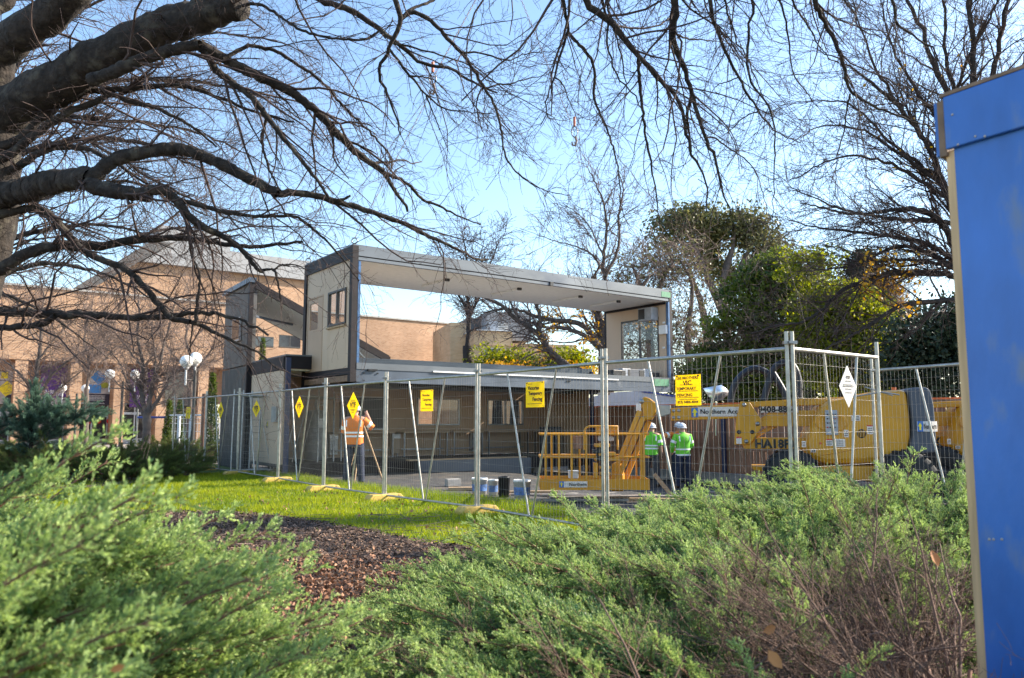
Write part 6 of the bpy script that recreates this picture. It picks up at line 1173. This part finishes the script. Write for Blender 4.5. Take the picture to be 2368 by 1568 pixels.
def small_tree(px, Y, base_py, limbs_, lab, seed, r=.16, dens=1.0, bark='bark_pale', tw='twig_pale', rmin=.008, grp='bare trees in front of the brick building'):
    L_ = [(PL(p, Y, Y + .6), a * .7, b * .7) for p, a, b in limbs_]; c = at(px, 977, Y)
    lv = [dict(n=4.8 * dens, L=(.8, 2.4), a=(.35, 1.0), rr=.45, rcap=.04, K=7, wig=.2, rmin=rmin * 1.3, tmin=.1), dict(n=4.6 * dens, L=(.4, 1.4), a=(.4, 1.1), rr=.55, rcap=.016, K=6, wig=.22, rmin=rmin, all=True), dict(n=4.8 * dens, L=(.2, .8), a=(.4, 1.2), rr=.6, rcap=.01, K=4, wig=.25, rmin=rmin * .8)]
    return bare_tree('bare_tree', lab, Vector((c.x, Y, 0)), ([(c.x, Y, -.1), (c.x, Y, .8), tuple(at(px, base_py, Y))], r * 1.15, r), L_, M[bark], M[tw], lv, seed, grp)
small_tree(340, 33, 955, [([(340, 960), (325, 900), (330, 850), (318, 780), (322, 700), (310, 640)], .16, .03), ([(342, 955), (350, 900), (365, 850), (378, 800), (395, 740), (410, 680)], .14, .03), ([(345, 955), (375, 910), (400, 865), (430, 850), (470, 830)], .12, .03), ([(335, 965), (310, 920), (290, 870), (270, 830), (240, 800)], .10, .02), ([(350, 900), (360, 830), (350, 760), (365, 700)], .08, .02), ([(330, 850), (290, 800), (260, 760), (230, 740)], .06, .02)],
           'bare multi-stemmed tree with a pale trunk in front of the purple student banner', 51)
small_tree(88, 36, 935, [([(88, 940), (82, 880), (90, 830), (95, 760), (100, 690), (92, 640)], .17, .03), ([(90, 935), (110, 880), (140, 850), (180, 820), (230, 800)], .12, .03), ([(86, 930), (60, 880), (30, 850), (-10, 820)], .12, .03), ([(85, 945), (105, 935), (130, 905), (160, 880), (200, 850)], .10, .03), ([(90, 830), (130, 780), (170, 740), (200, 700)], .07, .02), ([(92, 800), (60, 750), (40, 700), (20, 670)], .06, .02)],
           'bare tree with a dark split trunk rising behind the blue-green conifer', 52)
small_tree(200, 41, 900, [([(200, 900), (205, 840), (195, 780), (210, 720), (220, 660)], .12, .02), ([(202, 880), (240, 830), (280, 800), (320, 760)], .08, .02), ([(200, 860), (160, 810), (130, 790), (100, 770)], .07, .02), ([(205, 840), (250, 780), (270, 730), (280, 680)], .06, .02)], 'thin bare tree in front of the brick pillar between the banners', 53, r=.12)
small_tree(440, 38, 900, [([(440, 900), (445, 840), (430, 780), (440, 720), (430, 650)], .12, .02), ([(440, 880), (480, 820), (520, 790), (560, 760)], .08, .02), ([(442, 860), (400, 820), (370, 770), (350, 720)], .08, .02), ([(440, 800), (480, 740), (500, 690), (520, 650)], .06, .02)], 'thin bare tree behind the nearest globe lamp', 54, r=.12)
small_tree(-70, 15, 700, [([(-70, 700), (-20, 560), (60, 480), (150, 440), (260, 420), (380, 440), (480, 500)], .12, .015), ([(-60, 640), (20, 560), (110, 530), (220, 520), (330, 540), (430, 600)], .10, .012), ([(-70, 700), (0, 640), (90, 610), (190, 620), (300, 660), (400, 720)], .09, .012),
    ([(-60, 520), (0, 380), (80, 280), (190, 210), (320, 180), (450, 200), (560, 260)], .12, .015), ([(-60, 480), (-10, 250), (60, 120), (160, 40), (280, -20)], .11, .03), ([(0, 380), (90, 340), (200, 320), (320, 330), (440, 380), (540, 440)], .09, .012), ([(60, 280), (150, 270), (260, 280), (380, 290), (520, 330), (640, 400)], .07, .01), ([(-40, 660), (60, 700), (160, 760), (250, 830)], .06, .01), ([(200, 320), (330, 400), (460, 470), (580, 520), (690, 540)], .05, .01), ([(190, 210), (330, 120), (470, 80), (620, 90), (740, 140)], .06, .012), ([(320, 180), (480, 190), (640, 240), (760, 330)], .05, .01)],
    'second bare tree just behind the huge elm at the left', 58, r=.2, dens=1.15, bark='bark_dark', tw='twig_mid', rmin=.0026, grp=None)
small_tree(1080, 36, 800, [([(1080, 800), (1085, 720), (1075, 660), (1080, 600), (1070, 545), (1075, 520)], .16, .02), ([(1082, 740), (1110, 680), (1130, 620), (1150, 570), (1160, 545)], .10, .02), ([(1080, 720), (1050, 660), (1030, 610), (1010, 570)], .10, .02), ([(1080, 640), (1110, 590), (1120, 550)], .06, .02), ([(1078, 660), (1120, 700), (1160, 730)], .06, .02)], 'bare tree whose twiggy top shows above the lifted classroom roof', 55, r=.2, bark='bark_dark', tw='twig', rmin=.009, grp=None)

# ================================================================== leafy trees behind the site
def leafy(name, lab, base, trunk_px, Y, blobs, n, size, m, seed, limbs_=(), bark='bark_dark', clump=.35, nclump=40, group=None, depth=1.0, bare=0):
    rg = np.random.default_rng(seed); b = at(base[0], 977, Y); b.z = 0; r = empty(name, b, lab, 'tree', group)
    mb = MB(); tp = [b - Z3 * .5] + [at(x, y, Y) for x, y in trunk_px]; mb.tube(smooth_line([tuple(p) for p in tp], 12), list(np.linspace(.04 * Y / 4, .012 * Y / 4, 12)), 10); mb.build('trunk', M[bark], r)
    for pl, r0, r1 in limbs_: mb = MB(); P = smooth_line(PL(pl, Y - .5), 14); mb.tube(P, list(np.linspace(r0, r1, 14)), 7); mb.build('limb', M[bark], r)
    C = []; T = []
    tot = sum(bx[2] * bx[3] for bx in blobs)
    for (px, py, rx, ry, *o) in blobs:
        c = at(px, py, Y + (o[0] if o else 0)); sx = rx / FPX * Y; sz = ry / FPX * Y; k = max(4, int(nclump * rx * ry / tot)); sy = (sx + sz) / 2 * depth
        u = nrm(rg.normal(size=(k, 3))) * rg.uniform(.35, 1.0, (k, 1)) ** .5; cc = np.array(c) + u * [sx, sy, sz]; m_ = int(n * rx * ry / tot / k) + 1; cl = clump * rg.uniform(.6, 1.5, (k, 1))
        for q in range(k):
            g = rg.normal(size=(m_, 3)); g = g / np.maximum(1, np.linalg.norm(g, axis=1, keepdims=True) / 1.6); C.append(cc[q] + g * cl[q] * [1, 1, .62]); T.append(np.clip(rg.uniform(.1, .7) + rg.normal(size=m_) * .2, 0, 1))
    C = np.vstack(C); T = np.concatenate(T); V, F = leaves_at(rg, C, size, .6, up=-.2); o = mesh_np('crown', V, F, M[m], r, tint=np.repeat(T, 4)); o['kind'] = 'stuff'
    if bare:
        # fine dead wood through the crown
        K = 5; P = np.zeros((bare, K, 3)); s = C[rg.integers(0, len(C), bare)]; P[:, 0] = s; d = nrm(rg.normal(size=(bare, 3)) + [0, 0, .6])
        for k in range(1, K): d = nrm(d + rg.normal(size=(bare, 3)) * .35); P[:, k] = P[:, k - 1] + d * rg.uniform(.1, .35, (bare, 1)) * Y / 30
        V, F = tubes(P, np.full((bare, K), .00028 * Y), 3); mesh_np('dead_twigs', V, F, M['twig_pale'], r)['kind'] = 'stuff'
    return r
gum_bl = [(1560, 520, 45, 26), (1610, 510, 50, 24), (1700, 520, 50, 32), (1650, 560, 40, 30, 1), (1745, 540, 34, 32), (1765, 580, 34, 36), (1640, 620, 30, 26, 1), (1780, 600, 24, 30), (1600, 575, 36, 20, 1), (1560, 560, 30, 14), (1700, 640, 50, 26, 2)]
leafy('gum_tree', 'tall olive-green gum tree with rounded crown clumps, highest of the leafy trees', (1690, 0), [(1690, 900), (1680, 760), (1670, 650), (1690, 580)], 46, gum_bl, 21000, .22, 'gum_leaf', 61, limbs_=[([(1680, 740), (1640, 650), (1600, 560), (1570, 530)], .3, .08), ([(1680, 700), (1720, 600), (1750, 550)], .25, .08), ([(1670, 650), (1690, 590), (1700, 530)], .2, .06), ([(1640, 800), (1620, 700), (1590, 620)], .3, .08)], bark='bark_pale', clump=.58, nclump=110)
leafy('gum_tree', 'grey-brown thin-crowned tree left of the tall gum, full of bare twigs', (1500, 0), [(1510, 900), (1500, 760), (1505, 680)], 42, [(1470, 610, 44, 28), (1520, 590, 50, 34), (1570, 590, 40, 34), (1500, 650, 60, 40), (1570, 640, 40, 40), (1450, 640, 26, 30), (1470, 780, 60, 60), (1520, 740, 40, 50), (1600, 760, 40, 60), (1620, 700, 26, 40), (1590, 830, 60, 50)], 3200, .2, 'gum_leaf', 62, limbs_=[([(1505, 720), (1530, 650), (1560, 600)], .2, .05), ([(1505, 720), (1480, 660), (1460, 610)], .2, .05), ([(1600, 900), (1590, 780), (1600, 660), (1570, 600)], .25, .05), ([(1600, 860), (1630, 780), (1640, 720)], .15, .04)], bark='bark_pale', clump=.8, nclump=70, bare=2400)
leafy('magnolia_tree', 'dense dark green broadleaf tree behind the yellow hire sign', (1770, 0), [(1770, 900), (1760, 800), (1770, 700)], 31, [(1740, 690, 70, 60), (1800, 640, 70, 50), (1700, 760, 60, 60), (1790, 740, 90, 70), (1870, 680, 70, 60), (1720, 850, 80, 60), (1830, 830, 90, 70), (1880, 760, 60, 60), (1650, 850, 40, 50), (1770, 620, 40, 30)], 34000, .17, 'bush_leaf', 63, clump=.42, nclump=260, bare=1600)
leafy('bay_tree', 'yellow-green sunlit bushy tree behind the short corner fence panel', (1960, 0), [(1950, 900), (1950, 800), (1945, 720)], 27, [(1900, 700, 60, 50), (1960, 720, 60, 60), (1920, 790, 80, 60), (1990, 800, 70, 60), (2030, 850, 50, 60), (1940, 860, 90, 50), (1870, 620, 50, 30), (2010, 740, 40, 50)], 24000, .15, 'lime_leaf', 64, clump=.38, nclump=170, bare=900, limbs_=[([(1950, 850), (1930, 770), (1940, 710)], .1, .04), ([(1950, 850), (1985, 780), (2000, 730)], .1, .04)])
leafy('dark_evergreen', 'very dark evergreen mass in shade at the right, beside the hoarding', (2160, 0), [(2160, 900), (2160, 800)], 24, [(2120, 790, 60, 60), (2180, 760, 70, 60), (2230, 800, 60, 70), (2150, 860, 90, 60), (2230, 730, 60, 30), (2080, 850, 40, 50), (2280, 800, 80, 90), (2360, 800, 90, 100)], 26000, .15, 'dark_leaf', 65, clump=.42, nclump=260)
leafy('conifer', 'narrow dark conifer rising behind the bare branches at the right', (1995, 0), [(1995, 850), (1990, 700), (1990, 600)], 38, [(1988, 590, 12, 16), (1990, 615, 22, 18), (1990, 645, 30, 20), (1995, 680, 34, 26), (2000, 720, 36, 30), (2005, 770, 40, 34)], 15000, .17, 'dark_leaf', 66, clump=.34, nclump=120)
leafy('golden_tree', 'tall golden-brown autumn tree just right of the narrow conifer', (2040, 0), [(2040, 900), (2035, 760), (2035, 690)], 33, [(2040, 660, 24, 24), (2045, 700, 30, 36), (2055, 740, 28, 30)], 2600, .16, 'autumn_leaf', 67, clump=.4, nclump=60, bare=900)
leafy('hedge_shrub', 'green and golden-leaved shrubs between the brick wing and the lifted floor', (1150, 0), [(1150, 860), (1150, 840)], 36, [(1130, 835, 30, 22), (1180, 840, 34, 24), (1230, 850, 30, 20), (1320, 850, 50, 30), (1290, 870, 60, 20)], 9000, .16, 'lime_leaf', 68, clump=.45, nclump=90)
leafy('hedge_shrub', 'orange-leaved shrub below the dark window of the brick wing', (1190, 0), [(1190, 880), (1190, 865)], 34.5, [(1160, 862, 40, 12), (1210, 866, 40, 10), (1330, 868, 30, 14)], 1600, .18, 'autumn_leaf', 69, clump=.4, nclump=40)
leafy('screen_tree', 'dark shrubbery behind the site between the tree trunk and the hoarding', (1640, 0), [(1640, 900), (1640, 880)], 30, [(1600, 900, 60, 40), (1680, 890, 60, 50), (1760, 900, 90, 40), (1900, 910, 120, 40), (2050, 920, 120, 40)], 20000, .16, 'bush_leaf', 70, clump=.4, nclump=160, bare=800)
# young conifers at the left of the modules
def young(px, py, pb, Y, w, lab, seed, m='bush_leaf'):
    rg = np.random.default_rng(seed); b = at(px, 977, Y); b.z = 0; top = at(px, py, Y).z; r = empty('young_conifer', b, lab, 'conifer', 'young conifers by the plaza'); mb = MB(); mb.tube([b, b + Z3 * top], [.05, .01], 7); mb.build('trunk', M['bark_dark'], r)
    n = 5200; t = rg.uniform(0.05, 1, n) ** .8; z = top * (1 - t * .92); wr = w / FPX * Y * (.12 + .88 * t) * rg.uniform(.2, 1, n) ** .5; a = np.round(rg.uniform(0, 2 * pi, n) * 6) / 6 + rg.normal(size=n) * .1 + z * 3
    C = np.stack([b.x + wr * np.cos(a), b.y + wr * np.sin(a), z - wr * .25 + np.round(z * 3) * .0], 1) + rg.normal(size=(n, 3)) * .03; V, F = leaves_at(rg, C, .09, .35); mesh_np('foliage', V, F, M[m], r, tint=np.repeat(rg.uniform(0, .8, n), 4))['kind'] = 'stuff'
young(488, 845, 1000, 28.5, 22, 'tallest young conifer, between the globe lamp and the corrugated wall', 71); young(390, 915, 1000, 31, 16, 'small young conifer left of the white fence', 72); young(415, 912, 1000, 31.5, 18, 'young conifer behind the nearest lamp pole', 73); young(602, 757, 860, 31, 17, 'slim conifer seen through the stair frame', 74)

# ================================================================== junipers
def juniper_branch(seed, L=.8, sprays=30, dens=1.0):
    rg = np.random.default_rng(seed); K = 12; P = np.zeros((1, K, 3)); d = np.array([[1.0, 0, .05]])
    for k in range(1, K): d = nrm(d + rg.normal(size=(1, 3)) * .05 + [[0, 0, .05 - .012 * k]]); P[:, k] = P[:, k - 1] + d * L / (K - 1)
    R = np.linspace(.007, .0018, K)[None]
    S1, R1, _ = spawn(rg, P, R, sprays / L, (.15, .25), (.45, .68), .5, 7, droop=-.01, wig=.045, tmin=.12, rcap=.003, endr=.4, lenfall=.72, flat=.55, bias=(.2, 0, .18))
    S2, R2, _ = spawn(rg, S1, R1, 105 * dens, (.022, .05), (.38, .6), .6, 4, droop=-.02, wig=.05, tmin=.08, rcap=.0014, endr=.5, lenfall=.5, flat=.7, bias=(.3, 0, .2))
    v1, f1 = tubes(P, R, 5); v2, f2 = tubes(S1, R1, 3); SV, SF = join([(v1, f1), (v2, f2)])
    b1, g1, i1 = blades(rg, S2, 430 * dens, (.007, .014), (.2, .55), .0021); b2, g2, i2 = blades(rg, S1, 300 * dens, (.008, .016), (.2, .6), .0019, tmin=.25)
    sh = nrm(S2[:, -1] - S2[:, 0]) * .012                     # a tip needle on every twiglet
    BV, BF = join([(b1, g1), (b2, g2)]); 
    tb = rg.uniform(.05, .55, len(S2))[i1] + rg.normal(size=len(i1)) * .12; tb = np.r_[tb, rg.uniform(.1, .6, len(S1))[i2]]
    # tips lighter
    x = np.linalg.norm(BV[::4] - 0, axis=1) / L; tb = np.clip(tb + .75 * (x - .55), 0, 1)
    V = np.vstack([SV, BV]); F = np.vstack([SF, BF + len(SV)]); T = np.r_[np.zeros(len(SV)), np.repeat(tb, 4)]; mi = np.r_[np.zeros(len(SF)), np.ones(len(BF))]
    return V, F, T, mi
def jmesh(seed, fol, stem='stem_red', **k):
    V, F, T, mi = juniper_branch(seed, **k); me_o = mesh_np('branch', V, F, [M[stem], M[fol]], tint=T, midx=mi); me = me_o.data; bpy.data.objects.remove(me_o); return me
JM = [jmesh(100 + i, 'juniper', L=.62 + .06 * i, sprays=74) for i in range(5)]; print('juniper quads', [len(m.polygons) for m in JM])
JW = []
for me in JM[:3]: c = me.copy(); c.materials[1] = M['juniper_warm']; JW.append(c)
JB = []
for me in JM[1:4]: c = me.copy(); c.materials[0] = M['bark_dark']; c.materials[1] = M['blue_spruce']; JB.append(c)
# dead wood branches
def dead_mesh(seed):
    rg = np.random.default_rng(seed); K = 9; P = np.zeros((1, K, 3)); d = np.array([[1.0, 0, .1]])
    for k in range(1, K): d = nrm(d + rg.normal(size=(1, 3)) * .12); P[:, k] = P[:, k - 1] + d * .08
    R = np.linspace(.006, .002, K)[None]; A, RA, _ = spawn(rg, P, R, 45, (.10, .30), (.3, .9), .5, 6, wig=.16, rcap=.003); B_, RB, _ = spawn(rg, A, RA, 22, (.05, .14), (.3, .9), .6, 4, wig=.2, rcap=.0016); V, F = join([tubes(P, R, 5), tubes(A, RA, 3), tubes(B_, np.maximum(RB, .0008), 3)]); o = mesh_np('dead_branch', V, F, M['dead_twig']); me = o.data; bpy.data.objects.remove(o); return me
JD = [dead_mesh(200 + i) for i in range(3)]
def put(me, name, par, pos, dirv, roll, s):
    o = bpy.data.objects.new(name, me); COL.objects.link(o); o.parent = par; d = Vector(dirv).normalized(); z = Vector((0, 0, 1)); y = z.cross(d); y.normalize(); z = d.cross(y)
    Rm = Matrix((d, y, z)).transposed(); Rm = Rm @ Matrix.Rotation(roll, 3, 'X'); o.matrix_local = Matrix.LocRotScale(Vector(pos) - parent_world(par).translation, Rm.to_euler(), Vector((s, s, s))); return o
def juniper(center, lab, n, meshes, rad, h, dirfun, seed, scale=(.8, 1.2), grp='spreading junipers', dead=0, name='juniper_shrub', deadz=None, zlo=.15, cap=None, xlim=None):
    rg = random.Random(seed); c = Vector((center[0], center[1], gz(center[0], center[1]))); r = empty(name, c, lab, 'juniper', grp)
    mb = MB()
    for q in range(5): a = rg.uniform(0, 2 * pi); mb.tube([c - Z3 * .05, c + Vector((cos(a) * rad[0] * .25, sin(a) * rad[1] * .25, h * .35)), c + Vector((cos(a) * rad[0] * .6, sin(a) * rad[1] * .6, h * .6))], [.028, .018, .008], 7)
    mb.build('stems', M['stem_red'], r)
    for k in range(min(n, 290)):
        a = rg.uniform(0, 2 * pi); q = math.sqrt(rg.uniform(0.0, 1)); u = cos(a) * q; v = sin(a) * q; zz = h * (1 - q ** 2.2) * rg.uniform(.72, 1.0) + zlo * h * rg.random(); pos = c + Vector((u * rad[0], v * rad[1], max(.04, zz - .12)))
        dv = Vector(dirfun(rg, u, v)).normalized(); s = rg.uniform(*scale); tip = pos + dv * (.70 * s)
        if xlim: 
            if tip.x < xlim[0]: pos.x += xlim[0] - tip.x
            if tip.x > xlim[1]: pos.x -= tip.x - xlim[1]
            tip = pos + dv * (.70 * s)
        if cap:
            ex = tip.z + .17 * s - cap(tip.x, tip.y) * rg.uniform(.80, 1.02)
            if ex > 0:
                pos.z -= ex
                if pos.z < .03: dv.z = max(-.15, dv.z - (.03 - pos.z) / (.7 * s)); pos.z = .03
        put(rg.choice(meshes), 'branch', r, pos, dv, rg.uniform(-.9, .9), s)
    for k in range(dead):
        a = rg.uniform(0, 2 * pi); q = math.sqrt(rg.uniform(0, 1)); pos = c + Vector((cos(a) * q * rad[0] * .9, sin(a) * q * rad[1] * .9, rg.uniform(.02, h * .6))); put(rg.choice(JD), 'dead_branch', r, pos, (cos(a) + rg.uniform(-.5, .5), sin(a) + rg.uniform(-.5, .5), rg.uniform(0, 1.0)), rg.uniform(0, 6), rg.uniform(.7, 1.3))
    return r
def outward(bx=0., by=0., up=(.25, .6), jit=.45): return lambda rg, u, v: (u + bx + rg.uniform(-jit, jit), v + by + rg.uniform(-jit, jit), rg.uniform(*up))
# near left: every branch sweeps up to the right
# heights the shrubs grow to over the bed
def cap_left(x, y): return float(np.interp(x, [-1.15, -.86, -.70, -.55, -.4], [1.30, 1.17, 1.02, .83, .6])) + (y - 1.8) * .05
def cap_right(x, y): 
    b = float(np.interp(y, [1.5, 2.2, 3.2, 5.5, 6.6], [.52, .68, .82, .76, .82])); b += .24 * float(sstep(.9, 2.6, x)) * float(sstep(4.2, 5.4, y)); return b * (.42 + .58 * float(sstep(-.95, .1, x)))
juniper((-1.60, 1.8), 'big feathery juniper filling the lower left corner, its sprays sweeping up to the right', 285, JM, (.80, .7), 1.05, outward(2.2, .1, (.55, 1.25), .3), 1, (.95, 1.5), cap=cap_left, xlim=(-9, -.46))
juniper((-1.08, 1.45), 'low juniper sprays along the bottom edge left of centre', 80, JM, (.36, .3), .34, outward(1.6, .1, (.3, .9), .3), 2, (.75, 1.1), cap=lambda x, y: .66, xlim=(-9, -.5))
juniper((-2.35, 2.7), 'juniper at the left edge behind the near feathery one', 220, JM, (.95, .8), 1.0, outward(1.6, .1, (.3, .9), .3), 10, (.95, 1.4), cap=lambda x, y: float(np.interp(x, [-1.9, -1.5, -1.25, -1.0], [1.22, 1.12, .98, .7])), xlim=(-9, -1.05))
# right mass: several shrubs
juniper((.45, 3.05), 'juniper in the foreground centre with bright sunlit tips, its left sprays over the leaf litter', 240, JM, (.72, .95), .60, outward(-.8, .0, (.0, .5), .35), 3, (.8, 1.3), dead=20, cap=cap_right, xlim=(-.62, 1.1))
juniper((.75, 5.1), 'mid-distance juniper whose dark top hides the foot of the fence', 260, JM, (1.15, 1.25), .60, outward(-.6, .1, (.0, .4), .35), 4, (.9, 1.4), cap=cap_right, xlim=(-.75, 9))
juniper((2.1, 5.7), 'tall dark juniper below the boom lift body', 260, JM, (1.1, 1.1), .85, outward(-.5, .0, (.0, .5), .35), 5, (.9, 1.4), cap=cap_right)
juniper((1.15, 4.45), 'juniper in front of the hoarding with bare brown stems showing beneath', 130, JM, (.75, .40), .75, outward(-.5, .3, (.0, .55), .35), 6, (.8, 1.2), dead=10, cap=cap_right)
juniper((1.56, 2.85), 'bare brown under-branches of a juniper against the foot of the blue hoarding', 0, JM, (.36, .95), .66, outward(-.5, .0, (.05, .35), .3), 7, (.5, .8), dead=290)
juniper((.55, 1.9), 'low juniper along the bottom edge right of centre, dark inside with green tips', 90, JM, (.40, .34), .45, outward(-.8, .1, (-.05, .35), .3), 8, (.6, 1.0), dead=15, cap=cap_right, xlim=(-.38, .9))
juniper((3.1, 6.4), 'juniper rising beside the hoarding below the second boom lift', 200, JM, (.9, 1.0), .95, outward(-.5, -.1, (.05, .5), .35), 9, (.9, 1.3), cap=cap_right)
# dark hedge beyond the lawn
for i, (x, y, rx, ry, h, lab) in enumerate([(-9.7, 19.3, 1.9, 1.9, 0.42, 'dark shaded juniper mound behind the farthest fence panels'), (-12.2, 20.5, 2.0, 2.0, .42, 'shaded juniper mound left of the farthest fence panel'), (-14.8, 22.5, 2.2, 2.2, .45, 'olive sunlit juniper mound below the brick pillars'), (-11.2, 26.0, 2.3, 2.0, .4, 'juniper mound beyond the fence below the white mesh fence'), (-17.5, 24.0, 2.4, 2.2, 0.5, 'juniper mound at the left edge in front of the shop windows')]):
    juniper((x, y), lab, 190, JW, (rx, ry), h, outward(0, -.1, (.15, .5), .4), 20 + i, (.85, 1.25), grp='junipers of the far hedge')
# blue-green conifer with upright leader
def spruce():
    c = at(75, 977, 20.5); c.z = 0; rg = random.Random(9); r = empty('blue_conifer', c, 'blue-green conifer with an upright leader and spreading arms, left of the lamps', 'conifer'); top = at(75, 905, 20.5).z
    mb = MB(); mb.tube([c, c + Z3 * top], [.08, .015], 8); mb.build('trunk', M['bark_dark'], r)
    for k in range(80): t = rg.random(); z = .5 + (top - .5) * t; a = rg.uniform(0, 2 * pi); put(rg.choice(JB), 'branch', r, c + Z3 * z, (cos(a) * (1 - t * .7), sin(a) * (1 - t * .7), .25 + t * 1.2), rg.uniform(-1, 1), .55 + (1 - t) * .6)
    for (px, py, n) in ((30, 965, 26), (110, 950, 30), (150, 955, 30), (190, 960, 24), (60, 960, 24), (130, 985, 20), (0, 985, 20)):
        q = at(px, py, 20.5)
        for k in range(n): a = rg.uniform(0, 2 * pi); put(rg.choice(JB), 'branch', r, q + Vector((rg.uniform(-.35, .35), rg.uniform(-.3, .3), rg.uniform(-.35, .05))), (cos(a) * .6 + .4, sin(a) * .4, rg.uniform(.1, .7)), rg.uniform(-1, 1), rg.uniform(.6, .9))
spruce()
# a few broad brown leaves caught in the junipers
lf = random.Random(4)
for i, (px, py, Y, s, lab) in enumerate([(1778, 1455, 2.3, .025, 'large orange-brown leaf caught low in the right juniper'), (1792, 1524, 2.1, .028, 'orange leaf lying near the bottom edge in the juniper'), (2160, 1290, 3.2, .035, 'pale brown leaf caught on a juniper stem near the hoarding'), (272, 1545, 1.3, .012, 'small orange leaf at the bottom of the left juniper')]):
    c = at(px, py, Y); u = Vector((lf.uniform(-1, 1), lf.uniform(-.3, .3), lf.uniform(-.5, .5))).normalized(); v = u.cross(Vector((lf.uniform(-.4, .4), 1, lf.uniform(0, .5)))).normalized(); n = u.cross(v); mb = MB()
    pts = [c - u * s, c - u * s * .4 + v * s * .5 + n * s * .15, c + u * s * .3 + v * s * .55 + n * s * .2, c + u * s, c + u * s * .3 - v * s * .5 + n * s * .1, c - u * s * .4 - v * s * .45 + n * s * .12]; mb.add(pts + [c], [(k, (k + 1) % 6, 6) for k in range(6)], 0, True); o = mb.build('brown_leaf', M['leaf_brown'] if 'leaf_brown' in M else mat('leaf_brown', (.42, .17, .05), .7, var=.3)); tag(o, lab, 'leaf')
